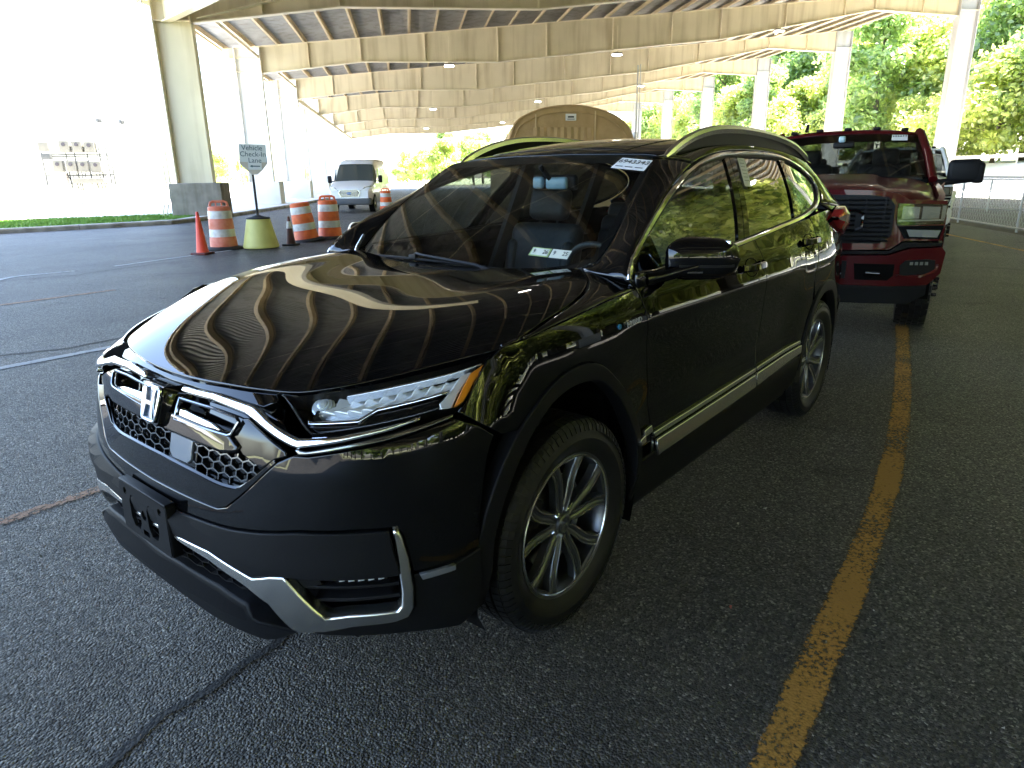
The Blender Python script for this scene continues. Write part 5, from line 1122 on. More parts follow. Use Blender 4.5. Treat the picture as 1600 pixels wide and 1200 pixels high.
# wheel-well liners
for x in (0, -2.66):
    for sg in (1, -1):
        mb = MB(); V = []; F = []; n = 26
        for i in range(n):
            a = math.radians(-25+230*i/(n-1)); rx = .462+.008*math.sin(i*2.1)
            for y in (.50, .893): V.append((x+rx*math.cos(a), sg*y, .40+rx*1.02*math.sin(a)))
        for i in range(n-1): F.append((2*i, 2*i+1, 2*i+3, 2*i+2))
        c = len(V); V.append((x, sg*.50, .40)); F += [(2*i, 2*i+2, c) for i in range(n-1)]
        mb.add(V, F); mb.build('wheel_liner', 'void_black', crv, smooth=60)
# ------------------------------------------------------------------ inner body shell (blocks light through shut lines)
def grid_shell(name, F, us, vs, off, m, mir, hint=HINT_BODY, skip=None):
    U, Vv = np.meshgrid(us, vs); P, _ = surf_eval(F, np.stack([U.ravel(), Vv.ravel()], -1), off, hint)
    if mir: P = P*[1, -1, 1]
    k = len(us); Fc = [(j*k+i, j*k+i+1, (j+1)*k+i+1, (j+1)*k+i) for j in range(len(vs)-1) for i in range(k-1) if not (skip and skip((us[i]+us[i+1])/2, (vs[j]+vs[j+1])/2))]
    mb = MB(); mb.add([tuple(q) for q in P], Fc); return mb.build(name, m, crv, norm=False)
arch_skip = lambda x, z: x > -.42 or z > 1.07 or math.hypot(x+2.66, z-.40) < .52
for mir in (False, True): grid_shell('inner_panel', FS, np.linspace(-3.4, .40, 77), np.linspace(.24, 1.12, 19), -.045, 'void_black', mir, skip=arch_skip)
mb = MB(); mb.box((-1.4, 0, .26), (4.2, 1.3, .05)); mb.box((.15, 0, .62), (.9, 1.0, .5)); mb.build('underbody', 'void_black', crv)
mb = MB(); mb.box((-.36, 0, .80), (.04, 1.62, .52)); mb.build('firewall', 'void_black', crv)
# headliner
U, Vv = np.meshgrid(np.linspace(-3.3, -1.12, 12), np.linspace(-.57, .57, 12)); P = np.stack([U.ravel(), Vv.ravel(), Rf(U.ravel(), Vv.ravel())-.045], -1)
mb = MB(); mb.add([tuple(q) for q in P], [(j*12+i, j*12+i+1, (j+1)*12+i+1, (j+1)*12+i) for j in range(11) for i in range(11)]); mb.build('headliner', 'interior', crv)
# dashboard, cowl, wipers
mb = MB(); V = []; F = []; ys = np.linspace(-.74, .74, 25); prof = [(-.40, 1.095), (-.52, 1.085), (-.72, 1.075), (-.86, 1.060), (-.93, 1.02), (-.95, .92), (-.90, .70), (-.80, .45)]
for y in ys:
    for x, z in prof: b = .03*math.exp(-((y-.37)/.19)**2); V.append((x-(.02 if abs(y-.37) < .2 else 0), y, z+b-.03*(y/.74)**4))
for i in range(len(ys)-1):
    for j in range(len(prof)-1): F.append((i*8+j, i*8+j+1, (i+1)*8+j+1, (i+1)*8+j))
mb.add(V, F); mb.build('dashboard', 'interior', crv, smooth=50)
mb = MB(); V = []; F = []; ys = np.linspace(-.72, .72, 25)
for y in ys:
    xr = float(np.interp(abs(y), [0, .25, .5, .672], [-.325, -.340, -.375, -.392])); xw = float(Wd(np.array([y]), np.array([1.125]))[0])-.03
    V += [(xr+.03, y, float(H(xr, y))-.030), (xr-.01, y, float(H(xr, y))-.026), ((xr+xw)/2-.02, y, 1.10+.03*(abs(y)/.7)**2), (xw-.03, y, 1.118+.03*(abs(y)/.7)**2)]
for i in range(len(ys)-1):
    for j in range(3): F.append((i*4+j, i*4+j+1, (i+1)*4+j+1, (i+1)*4+j))
mb.add(V, F); mb.build('cowl', 'trim_black', crv, smooth=60)
def wpt(y, z, o=.0): p, n = surf_eval(FW, np.array([[y, z]]), o, W_HINT); return Vector(p[0])
for (y0, z0, y1, z1, ya, za) in ((-.60, 1.128, .245, 1.128, .30, 1.112), (.02, 1.150, .66, 1.170, .60, 1.125)):
    wp = bpy.data.objects.new('wiper', None); C.objects.link(wp); wp.parent = crv
    if y0 > 0: y0, z0, y1, z1, ya, za = -.70, 1.15, -.655, 1.36, -.655, 1.10
    pts = [wpt(y0+(y1-y0)*t, z0+(z1-z0)*t+(.006*math.sin(math.pi*t)), .018) for t in np.linspace(0, 1, 9)]
    if y0 > -.65: 
        mb = MB(); mb.tube(pts, .0085, 6, flat=.7); mb.build('blade', 'trim_black', wp, smooth=40)
        mb = MB(); mb.tube([wpt(ya, za, .02), wpt(ya-.10, za+.012, .032), wpt((y0+y1)/2+.06, 1.138, .040), wpt((y0+y1)/2+.015, 1.146, .034), wpt((y0+y1)/2, 1.141, .028)], [.011, .008, .006, .006, .007], 6); mb.rbox(tuple(wpt((y0+y1)/2, 1.137, .026)), (.02, .045, .022), .005); mb.build('arm', 'trim_black', wp, smooth=40)
    else:
        mb = MB(); mb.tube([wpt(-.615, 1.110, .02), wpt(-.64, 1.145, .034), wpt(-.665, 1.19, .038)], [.010, .009, .008], 7); mb.build('arm', 'satin_chrome', wp, smooth=40)
        mb = MB(); mb.tube([wpt(-.60, 1.12, .015), wpt(-.35, 1.10, .015), wpt(0, 1.09, .015)], .008, 6); mb.build('blade', 'trim_black', wp, smooth=40)
# steering wheel
sw = bpy.data.objects.new('steering_wheel', None); C.objects.link(sw); sw.parent = crv
ax = Vector((-.88, 0, .47)).normalized(); c = Vector((-1.03, .37, 1.03)); u = Vector((0, 1, 0)); v = ax.cross(u).normalized()
mb = MB(); pts = [c+u*math.cos(a)*.185+v*math.sin(a)*.18 for a in np.linspace(0, 2*math.pi, 33)]; mb.tube(pts, .015, 8, caps=False); mb.build('rim', 'seat_leather', sw, smooth=50)
mb = MB(); mb.rbox(tuple(c), (.05, .14, .12), .03, rot=Matrix.Rotation(math.radians(-25), 3, 'Y')); mb.beam(c-u*.17, c+u*.17, .03, .02); mb.beam(c, c+v*(.17 if v.z < 0 else -.17), .03, .02); mb.build('hub', 'interior', sw, smooth=40)
# seats
def seat(x, y, w_, name='front_seat', bench=False):
    r = bpy.data.objects.new(name, None); C.objects.link(r); r.parent = crv
    rot = Matrix.Rotation(math.radians(-14), 3, 'Y')
    mb = MB(); mb.rbox((x+.22, y, .62), (.52, w_, .16), .05); mb.build('cushion', 'seat_leather', r, smooth=40)
    mb = MB(); mb.rbox((x-.10, y, .93), (.13, w_*.94, .60), .06, rot=rot); mb.rbox((x-.065, y+w_*.38, .90), (.12, w_*.16, .46), .04, rot=rot); mb.rbox((x-.065, y-w_*.38, .90), (.12, w_*.16, .46), .04, rot=rot); mb.build('backrest', 'seat_leather', r, smooth=40)
    for yy in ([y] if not bench else [y-.42, y+.42]):
        mb = MB(); mb.rbox((x-.19, yy, 1.33 if not bench else 1.24), (.10, .27, .19 if not bench else .13), .045, rot=rot); mb.tube([(x-.17, yy-.06, 1.15), (x-.18, yy-.06, 1.28)], .007, 5); mb.tube([(x-.17, yy+.06, 1.15), (x-.18, yy+.06, 1.28)], .007, 5); mb.build('headrest', 'seat_leather', r, smooth=40)
seat(-1.45, .38, .52); seat(-1.45, -.38, .52); seat(-2.40, 0, 1.25, 'rear_seat', True)
for sg in (1, -1):
    for (x0, z0, x1, z1) in ((-1.47, 1.17, -1.72, 1.55), (-2.32, 1.22, -2.52, 1.55)):
        mb = MB(); mb.beam((x0, sg*(float(Gs(x0, z0))-.05), z0-.5), (x1, sg*(float(Gs(x1, z1))-.05), z1), .10, .03, up=(0, 1, 0)); mb.build('pillar_trim', 'interior', crv)
# rear-view mirror
rv = bpy.data.objects.new('rear_view_mirror', None); C.objects.link(rv); rv.parent = crv
mb = MB(); mb.rbox((-1.02, .10, 1.455), (.035, .255, .070), .02); mb.tube([(-.98, .10, 1.47), (-.93, .08, 1.53)], .012, 7); mb.build('housing', 'trim_black', rv, smooth=40)
mb = MB(); mb.rbox((-.985, .135, 1.452), (.03, .12, .056), .014); mb.rbox((-.985, .03, 1.455), (.03, .06, .056), .014); mb.build('camera_cover', 'camera_blue', rv, smooth=40)
# door mirrors
def door_mirror(sg):
    r = bpy.data.objects.new('door_mirror', None); C.objects.link(r); r.parent = crv
    def shell(name, fz, m, sc_=1.0, dy=0):
        V = []; F = []; nu, nv = 15, 24; ys = np.linspace(0, 1, nu)
        for i, t in enumerate(ys):
            y = .885+t*.225; e = max(0, 1-abs(2*t-1)**3.6)**.5 if 0 < t < 1 else 0.02
            hz = (.080+.004*(1-t)-.010*t)*e**.8*sc_; dx = (.100-.045*t)*e**.7*sc_; cx = -.655-.115*t; cz = 1.188-.003*t
            for j in range(nv):
                a = 2*math.pi*j/nv; ca, sa = math.cos(a), math.sin(a); px = math.copysign(abs(ca)**.75, ca); pz = math.copysign(abs(sa)**.62, sa)
                V.append((cx+px*dx*(1 if ca > 0 else .55), sg*(y+dy), cz+pz*hz))
        for i in range(nu-1):
            for j in range(nv):
                f = (i*nv+j, i*nv+(j+1) % nv, (i+1)*nv+(j+1) % nv, (i+1)*nv+j); zc = sum(V[q][2] for q in f)/4-1.188
                if fz(zc): F.append(f)
        mb = MB(); mb.add(V, F); return mb.build(name, m, r, smooth=70)
    shell('upper_cap', lambda z: z > -.022, 'black_paint'); shell('lower_cap', lambda z: z <= -.012, 'piano_black', .992)
    P = [(-.655-.115*t+(.100-.046*t)*(max(0, 1-abs(2*t-1)**3.6)**.35), sg*(.885+t*.225), 1.166-.002*t) for t in np.linspace(.30, .97, 14)]
    sweep('indicator', P, np.array([1., 0, 0]), [(-.0045, -.01), (-.0045, .0015), (.0045, .0015), (.0045, -.01)], 'trim_black', r)
    P = [(-.655-.115*t+(.098-.046*t)*(max(0, 1-abs(2*t-1)**3.6)**.35), sg*(.885+t*.225), 1.145-.002*t) for t in np.linspace(.05, .60, 12)]
    sweep('lower_blade', P, np.array([1., 0, -.3]), [(-.0028, -.008), (-.0028, .002), (.0028, .002), (.0028, -.008)], 'satin_chrome', r)
    mb = MB(); mb.tube([(-.50, sg*.865, 1.125), (-.56, sg*.89, 1.130), (-.63, sg*.94, 1.150), (-.67, sg*.985, 1.165)], [.034, .030, .034, .040], 12, flat=.8); mb.rbox((-.50, sg*.872, 1.128), (.14, .03, .06), .013); mb.build('mirror_arm', 'black_paint', r, smooth=60)
    mb = MB(); mb.rbox((-.735, sg*1.0, 1.203), (.012, .17, .105), .02); mb.build('glass', 'mirror_glass', r, smooth=40)
door_mirror(1); door_mirror(-1)
# door handles with cup recess
for x, z in ((-1.455, 1.068), (-2.345, 1.113)):
    for sg in (1, -1):
        r = bpy.data.objects.new('door_handle', None); C.objects.link(r); r.parent = crv; yb = float(S(x, z)); 
        mb = MB(); V = []; n = 24
        for rr_, d in ((1, .0015), (.8, -.004), (.5, -.012), (0.02, -.016)):
            for i in range(n): a = 2*math.pi*i/n; V.append((x+.075*rr_*math.cos(a), sg*(float(S(x+.075*rr_*math.cos(a), z+.042*rr_*math.sin(a)))+d+.001), z+.042*rr_*math.sin(a)))
        mb.add(V, [(j*n+i, j*n+(i+1) % n, (j+1)*n+(i+1) % n, (j+1)*n+i) for j in range(3) for i in range(n)]); mb.build('cup', 'void_black', r, smooth=60)
        pts = [(x+dx, sg*(float(S(x+dx, z+.006))+o), z+.006) for dx, o in ((.112, .008), (.09, .024), (.03, .036), (-.05, .037), (-.11, .028), (-.135, .008))]
        sweep('grip', resample(pts, 16), np.array([0, sg*1., .2]), [(-.014, -.009), (-.017, 0), (-.012, .007), (.012, .007), (.017, 0), (.014, -.009)], 'black_paint', r)
# tail lamps and rear end
def FB(y, z): 
    y = np.asarray(y, float); xr = np.interp(z, [.25, .45, .62, .72, .80, 1.1, 1.5], [-3.60, -3.69, -3.69, -3.62, -3.60, -3.56, -3.30]); return np.stack([xr+.20*(np.abs(y)/.80)**3.2, y+0*z, z+0*y], -1)
BH = lambda P: np.tile(np.array([-1., 0, .1]), (len(P), 1))
def PB(n, half, m, off=0, **k): return patch(n, FB, list(half)+[(-y, z) for y, z in reversed(half) if y > 1e-6], m, crv, off, .02, .06, hint=BH, **k)
PB('tailgate', [(0, .66), (.62, .66), (.70, .80), (.74, 1.10), (.68, 1.14), (0, 1.14)], 'black_paint'); PB('rear_bumper', [(0, .40), (.80, .40), (.83, .62), (.80, .76), (.71, .79), (.63, .655), (0, .655)], 'black_paint')
PB('rear_bumper_lower', [(0, .26), (.72, .26), (.82, .40), (0, .395)], 'cladding'); PB('rear_window', [(0, 1.15), (.66, 1.15), (.56, 1.46), (0, 1.50)], 'side_glass'); PB('rear_header', [(0, 1.505), (.56, 1.465), (.60, 1.52), (0, 1.56)], 'black_paint')
for sg in (1, -1):
    tl = bpy.data.objects.new('tail_lamp', None); C.objects.link(tl); tl.parent = crv
    rows_ = [[(-2.985, .868, 1.215), (-3.05, .868, 1.250), (-3.13, .860, 1.268), (-3.23, .838, 1.272), (-3.33, .800, 1.262), (-3.42, .72, 1.25)],
        [(-2.985, .871, 1.208), (-3.06, .886, 1.222), (-3.14, .890, 1.225), (-3.25, .872, 1.222), (-3.36, .825, 1.212), (-3.45, .73, 1.20)],
        [(-2.985, .871, 1.200), (-3.06, .884, 1.185), (-3.15, .888, 1.170), (-3.26, .872, 1.160), (-3.37, .825, 1.150), (-3.46, .73, 1.14)],
        [(-2.99, .866, 1.192), (-3.08, .868, 1.150), (-3.17, .862, 1.110), (-3.26, .842, 1.085), (-3.36, .80, 1.075), (-3.45, .72, 1.07)]]
    R4 = [resample(r_, 16)*[1, sg, 1] for r_ in rows_]
    for nm, a, b in (('upper_lens', 0, 1), ('mid_lens', 1, 2), ('lower_lens', 2, 3)):
        V = [tuple(q) for q in R4[a]]+[tuple(q) for q in R4[b]]+[tuple(q-np.array([0, sg*.05, 0])) for q in R4[a]]+[tuple(q-np.array([0, sg*.05, 0])) for q in R4[b]]; n = 16; F = []
        for i in range(n-1): F += [(i, i+1, n+i+1, n+i), (i, 2*n+i, 2*n+i+1, i+1), (n+i, n+i+1, 3*n+i+1, 3*n+i)]
        mb = MB(); mb.add(V, F); mb.build(nm, 'red_lens' if nm != 'mid_lens' else 'dark_red_lens' if 'dark_red_lens' in MATS else mat('dark_red_lens', (.12, .004, .006), .12, coat=1), tl, smooth=60)
# stickers: auction label on the windscreen, inspection stickers, window form
def on_glass(name, quad, m, o=.003, parent=crv, nn=4):
    q = np.array(quad); V = []; F = []
    for i in range(nn+1):
        for j in range(nn+1):
            a, b = i/nn, j/nn; p = (q[0]*(1-a)+q[1]*a)*(1-b)+(q[3]*(1-a)+q[2]*a)*b; V.append(p)
    P, _ = surf_eval(FW, np.array(V), o, W_HINT); mb = MB(); mb.add([tuple(v) for v in P], [(i*(nn+1)+j, i*(nn+1)+j+1, (i+1)*(nn+1)+j+1, (i+1)*(nn+1)+j) for i in range(nn) for j in range(nn)]); return mb.build(name, m, parent)
def frame_at(quad, fx, fy, o):
    q = np.array(quad); f = lambda a, b: (q[0]*(1-a)+q[1]*a)*(1-b)+(q[3]*(1-a)+q[2]*a)*b
    P, _ = surf_eval(FW, np.array([f(fx, fy), f(fx+.1, fy), f(fx, fy-.1)]), o, W_HINT); P = [Vector(p) for p in P]; return P[0], P[1]-P[0], P[2]-P[0]
aq = [(.458, 1.553), (.606, 1.537), (.606, 1.495), (.447, 1.511)]
al_ = bpy.data.objects.new('auction_label', None); C.objects.link(al_); al_.parent = crv
on_glass('paper', aq, 'label_white', .004, al_); o, u, v = frame_at(aq, .52, .34, .0065); place_text('6943343', .042, 'ink', al_, o, u, v, .0002, sx=1.0)
o, u, v = frame_at(aq, .28, .82, .0065); place_text('A4042 BLACK', .012, 'ink', al_, o, u, v, .0002) if False else None
for k in range(3):
    q = [(aq[0][0]+(aq[1][0]-aq[0][0])*(.06+.30*k), 0)]; o, u, v = frame_at(aq, .2+.3*k, .80, .0062); un = u.normalized(); vn = v.normalized(); mb = MB(); mb.beam(o-un*.018, o+un*.018, .005, .0004, up=tuple(un.cross(vn))); mb.build('print_line', 'ink', al_)
for k, (quad, m_) in enumerate(([[(.381, 1.214), (.470, 1.210), (.474, 1.181), (.384, 1.185)], 'sticker_green'], [[(.474, 1.210), (.556, 1.206), (.558, 1.178), (.478, 1.181)], 'sticker_pale'])):
    st_ = bpy.data.objects.new('inspection_sticker', None); C.objects.link(st_); st_.parent = crv
    on_glass('paper', quad, m_, .004, st_); q2 = [(quad[0][0]+.006, quad[0][1]-.003), (quad[1][0]-.006, quad[1][1]-.003), (quad[2][0]-.006, quad[2][1]+.003), (quad[3][0]+.006, quad[3][1]+.003)]; on_glass('print_area', q2, 'sticker_pale', .0052, st_)
    for f_, tx_ in ((.20, '9'), (.78, '26' if k == 0 else '25')):
        o, u, v = frame_at(quad, f_, .5, .0065); place_text(tx_, .030, 'ink', st_, o, u, v, .0002, sx=.8)
q = [(-1.845, 1.560), (-1.935, 1.556), (-1.820, 1.418), (-1.735, 1.422)]; P, n_ = surf_eval(FG, np.array(q), .001, HINT_BODY); mb = MB(); mb.add([tuple(p) for p in P], [(0, 1, 2, 3)]); fm = mb.build('window_form', 'label_white', crv)
for k in range(7):
    a = np.array(q[0])*(1-.12*k-.08)+np.array(q[3])*(.12*k+.08); b = np.array(q[1])*(1-.12*k-.08)+np.array(q[2])*(.12*k+.08); c_, _ = surf_eval(FG, np.array([a*.88+b*.12, a*.25+b*.75]), .0022, HINT_BODY); mb = MB(); mb.beam(c_[0], c_[1], .0025, .0004, up=(0, 1, .3)); mb.build('print_line', mat('grey_ink', (.3, .3, .3), .7) if 'grey_ink' not in MATS else 'grey_ink', crv)
# mud flap / suspension bits under the nose
mb = MB(); mb.rbox((-.46, .80, .30), (.03, .16, .20), .01); mb.rbox((-.46, -.80, .30), (.03, .16, .20), .01); mb.build('splash_guard', 'trim_black', crv) if False else None
# ------------------------------------------------------------------ red pickup
m = mat('red_paint', (.065, .0022, .0042), .45, .1, .5, .1, coat_rough=.03)
mat('truck_glass_trim', (.01, .01, .01), .3, coat=.5); mat('van_white', (.88, .89, .90), .3, coat=.8); mat('van_grey', (.10, .105, .115), .5); glass_mat('truck_glass', (.30, .33, .33), 1.6)
mat('lamp_clear', (.22, .23, .22), .2, .3, coat=.6)
def ext(profile_pts, y0, y1, crown=0, n=9, power=2.0):
    """sheet swept across y: profile (x,z) list; crown lowers/pushes back the ends"""
    V = []; F = []; k = len(profile_pts)
    for i in range(n):
        t = i/(n-1); y = y0+(y1-y0)*t; c = abs(2*t-1)**power
        for (x, z, cx, cz) in profile_pts: V.append((x-cx*c, y, z-cz*c))
    for i in range(n-1):
        for j in range(k-1): F.append((i*k+j, i*k+j+1, (i+1)*k+j+1, (i+1)*k+j))
    return V, F
def solid(o, th, off=-1):
    md = o.modifiers.new('solid', 'SOLIDIFY'); md.thickness = th; md.offset = off; return o
def part(root, name, mt): o = bpy.data.objects.new(name, None); C.objects.link(o); o.parent = root; return o
def truck_wheel_meshes():
    out = {}; R_ = .418; W_ = .28; h = W_/2; RR = .235
    mb = MB(); mb.lathe([(RR, -h*.8), (RR+.04, -h), (R_-.06, -h), (R_-.012, -h*.85), (R_-.014, h*.85), (R_-.06, h), (RR+.04, h), (RR, h*.8)], 48, 'y'); out['tyre'] = (mb.mesh('tyre'), 'tyre_rubber', 35)
    mb = MB(); n = 30
    for i in range(n):
        for j, (y0, y1) in enumerate(((-.95, -.58), (-.52, -.18), (-.12, .14), (.20, .52), (.58, .95))):
            a = 2*math.pi*(i+(.5 if j % 2 else 0))/n; da = 2*math.pi/n*.74; V = []; sk = .10*(1 if j % 2 else -1)
            for rr_ in (R_-.016, R_+.002):
                for sgn, yy, kk in ((-1, y0, -1), (-1, y1, 1), (1, y1, 1), (1, y0, -1)):
                    ang = a+sgn*da/2+sk*kk*.35*da; r = rr_-(.012 if abs(yy) > .9 else 0); V.append((r*math.cos(ang), yy*h, r*math.sin(ang)))
            mb.add(V, [(0, 3, 2, 1), (4, 5, 6, 7), (0, 1, 5, 4), (1, 2, 6, 5), (2, 3, 7, 6), (3, 0, 4, 7)])
    out['tread'] = (mb.mesh('tread'), 'tyre_rubber', None)
    mb = MB(); mb.lathe([(RR, .0), (RR, .11), (RR-.01, .12), (RR-.03, .10), (RR-.05, .06), (.15, .11), (.13, .155), (.06, .16), (.055, .20), (0, .205)], 32, 'y')
    for k in range(8): a = 2*math.pi*k/8; c = Vector((.115*math.cos(a), .15, .115*math.sin(a))); mb.tube([c, c+Vector((0, .05, 0))], .014, 6)
    out['rim'] = (mb.mesh('rim'), 'black_gloss_wheel', 30)
    for n_, (me, m_, sm) in out.items():
        me.materials.append(MATS[m_]); bm = bmesh.new(); bm.from_mesh(me); bmesh.ops.recalc_face_normals(bm, faces=bm.faces); bm.to_mesh(me); bm.free()
        if sm: me.polygons.foreach_set('use_smooth', [True]*len(me.polygons)); me.set_sharp_from_angle(angle=math.radians(sm))
    return out
mat('black_gloss_wheel', (.012, .012, .013), .25, coat=.6)
TW = truck_wheel_meshes()
def make_truck(lab, loc, rz, PT_):
    r = empty('pickup_truck', lab, 'pickup', loc, rz)
    # hood with power dome
    V = []; F = []; ys = np.linspace(-.93, .93, 39); xs = np.linspace(.90, -.62, 18)
    def hz(x, y):
        a = abs(y); t = (.90-x)/1.52; base = 1.305+.115*t-.10*max(0, (.25-t)/.25)**2*.6; dome = .045/(1+math.exp((a-(.50-.10*t))*38)); side = -.10*max(0, (a-.60)/.33)**2.2-.03*max(0, (.12-t)/.12); return base+dome*(min(1, t*3+.35))+side
    for x in xs:
        for y in ys: V.append((x-.10*(abs(y)/.93)**3*max(0, (x+.1)), y, hz(x, y)))
    k = len(ys)
    for i in range(len(xs)-1):
        for j in range(k-1): F.append((i*k+j, i*k+j+1, (i+1)*k+j+1, (i+1)*k+j))
    mb = MB(); mb.add(V, F); o = mb.build('hood', PT_, r, smooth=60); solid(o, .02)
    # front clip: painted surround, grille, lamps
    def face(name, poly, x0, d, mt, par=r, bend=.10, y_off=0):
        """polygon in (y,z), bent back with |y|, extruded d backwards; both sides if y_off"""
        mb = MB(); P2 = densify([np.array(q) for q in poly], .06); n = len(P2)
        r3 = delaunay_2d_cdt([Vector(q) for q in P2]+[], [(i, (i+1) % n) for i in range(n)], [], 1, 1e-6); vs = [tuple(q) for q in r3[0]]; fs = [tuple(f) for f in r3[2]]; K = len(vs)
        bx = lambda y, z: x0-bend*(abs(y)/.95)**3-.10*(max(0, z-1.05))**1.0
        V = [(bx(y, z), y, z) for y, z in vs]+[(bx(y, z)-d, y, z) for y, z in vs]; from collections import Counter; cnt = set()
        for f in fs:
            for i in range(len(f)): cnt.add((f[i], f[(i+1) % len(f)]))
        F = fs+[tuple(K+i for i in f[::-1]) for f in fs]+[(a, b, K+b, K+a) for (a, b) in cnt if (b, a) not in cnt]
        mb.add(V, F); return mb.build(name, mt, par, smooth=25)
    sym_ = lambda P: list(P)+[(-y, z) for y, z in reversed(P) if abs(y) > 1e-6]
    mirp = lambda P: [(-y, z) for y, z in P]
    gr = part(r, 'grille', None)
    face('surround', sym_([(0, .80), (.60, .82), (.70, .90), (.985, .90), (1.0, 1.0), (.985, 1.235), (.70, 1.245), (.60, 1.30), (.42, 1.325), (0, 1.335)]), .92, .12, PT_, gr)
    face('back_panel', sym_([(0, .862), (.52, .872), (.60, .94), (.60, 1.20), (.54, 1.268), (.40, 1.285), (0, 1.29)]), .928, .03, 'trim_black', gr)
    sl_z = [.895, .935, .975, 1.165, 1.205, 1.245]
    for z in sl_z+[1.015, 1.05, 1.09, 1.13]:
        w1 = .575 if z < 1.2 else .545; segs = [(-w1, w1)] if z in sl_z else [(-w1, -.36), (.36, w1)]
        for a, b in segs:
            mb = MB(); pts = [(.944-.10*(abs(y)/.95)**3-.10*max(0, z-1.05), y, z) for y in np.linspace(a, b, 9)]; mb.tube(pts, .0135, 6, flat=.7); mb.build('slat', 'trim_black', gr, smooth=50)
    for pts in ([(-.36, 1.01), (-.30, .985), (.30, .985), (.36, 1.01), (.36, 1.13), (.30, 1.155), (-.30, 1.155), (-.36, 1.13)],):
        P = [(.955-.10*(abs(y)/.95)**3-.10*max(0, z-1.05), y, z) for y, z in densify([np.array(q) for q in pts], .05)]; sweep('badge_frame', P, np.array([1., 0, 0]), [(-.010, -.02), (-.010, .006), (.010, .006), (.010, -.02)], 'piano_black', gr, closed=True)
    for z in (1.03, 1.07, 1.11):
        mb = MB(); mb.tube([(.944-.10*max(0, z-1.05), y, z) for y in (-.30, 0, .30)], .009, 5); mb.build('slat', 'piano_black', gr)
    for i in range(8):
        y = -.525+.15*i; mb = MB(); mb.box((.932, y, 1.08), (.012, .012, .36)); mb.build('vertical_rib', 'trim_black', gr)
    for sg in (1, -1):
        hl = part(r, 'headlight', None); Q = (lambda P: P if sg > 0 else mirp(P)[::-1])
        face('housing', Q([(.63, 1.025), (.985, 1.045), (.995, 1.205), (.62, 1.215)]), .935, .03, 'piano_black', hl)
        for k in range(2): face('reflector', Q([(.66+.15*k, 1.085), (.79+.15*k, 1.09), (.79+.15*k, 1.185), (.66+.15*k, 1.19)]), .942, .02, 'lamp_clear', hl)
        face('running_light', Q([(.64, 1.062), (.98, 1.072), (.98, 1.084), (.64, 1.078)]), .948, .02, 'lamp_clear', hl)
        face('outer_reflector', Q([(.955, 1.085), (.985, 1.09), (.985, 1.195), (.955, 1.195)]), .944, .02, 'lamp_clear', hl)
        face('lens', Q([(.63, 1.03), (.985, 1.05), (.995, 1.205), (.62, 1.212)]), .957, .003, 'lens_glass', hl)
        face('turn_lamp', Q([(.74, .935), (.95, .93), (.97, .99), (.71, .995)]), .935, .03, 'lamp_clear', hl); face('lamp_surround', Q([(.70, .918), (.965, .915), (.99, 1.03), (.64, 1.022)]), .927, .03, 'piano_black', hl)
    # bumper
    bp_ = part(r, 'front_bumper', None)
    face('shell', sym_([(0, .505), (.62, .505), (.93, .52), (1.02, .62), (1.035, .80), (1.0, .845), (.76, .835), (.60, .775), (0, .755)]), 1.0, .20, PT_, bp_, .16)
    face('upper_step', sym_([(0, .770), (.59, .785), (.74, .845), (1.0, .858), (1.0, .885), (.70, .885), (.60, .81), (0, .795)]), .985, .2, 'trim_black', bp_, .16)
    face('valance', sym_([(0, .335), (.80, .35), (.93, .43), (.93, .515), (0, .50)]), .985, .20, 'cladding', bp_, .16)
    face('valance_lip', sym_([(0, .478), (.93, .488), (.93, .505), (0, .495)]), .998, .05, 'trim_black', bp_, .16)
    for sg in (1, -1):
        Q = (lambda P: P if sg > 0 else mirp(P)[::-1])
        face('fog_bezel', Q([(.71, .60), (.90, .615), (.97, .66), (.965, .735), (.90, .745), (.74, .735), (.70, .69)]), 1.006, .06, 'trim_black', bp_, .16)
        for k in range(4): face('fog_led', Q([(.775+.038*k, .695), (.80+.038*k, .695), (.80+.038*k, .722), (.775+.038*k, .722)]), 1.012, .02, 'lamp_clear', bp_, .16)
        face('tow_opening', Q([(.36, .555), (.62, .555), (.66, .60), (.66, .70), (.34, .70)]), 1.004, .03, 'void_black', bp_, .16)
        mb = MB(); mb.tube([(.99, sg*.44, .60), (1.05, sg*.45, .63), (1.05, sg*.55, .63), (.99, sg*.56, .60)], .014, 7); mb.build('tow_hook', 'black_gloss_wheel', bp_, smooth=50)
        P = [(1.012-.16*(y/.95)**3, sg*y, z) for y, z in [(.69, .60), (.80, .590), (.92, .615), (.985, .665), (.985, .70)]]; sweep('chrome_edge', resample(P, 14), np.array([1., 0, 0]), [(-.010, -.02), (-.010, .006), (.010, .006), (.010, -.02)], PT_, bp_)
    face('licence_recess', [(-.28, .56), (.28, .56), (.28, .72), (-.28, .72)], 1.006, .03, 'trim_black', bp_, .16)
    # fenders, doors, cab, bed
    for sg in (1, -1):
        prof = [(.78, 1.225), (.60, 1.275), (.0, 1.33), (-.62, 1.37), (-.62, .45), (-.50, .48), (-.47, .62), (-.36, .78), (-.20, .86), (0, .885), (.22, .85), (.38, .76), (.48, .62), (.53, .56), (.60, .80), (.70, .88), (.78, .90), (.78, 1.0)]
        mb = MB(); mb.prism([(x, z) for x, z in prof], .05, (0, sg*.985, 0), (1, 0, 0), (0, 0, 1)); mb.v = [(x, y-sg*(.085*max(0, (x-.45)/.45)**1.6+.05*max(0, (z-1.22)/.12)), z) for x, y, z in mb.v]; mb.build('front_fender', PT_, r, smooth=20)
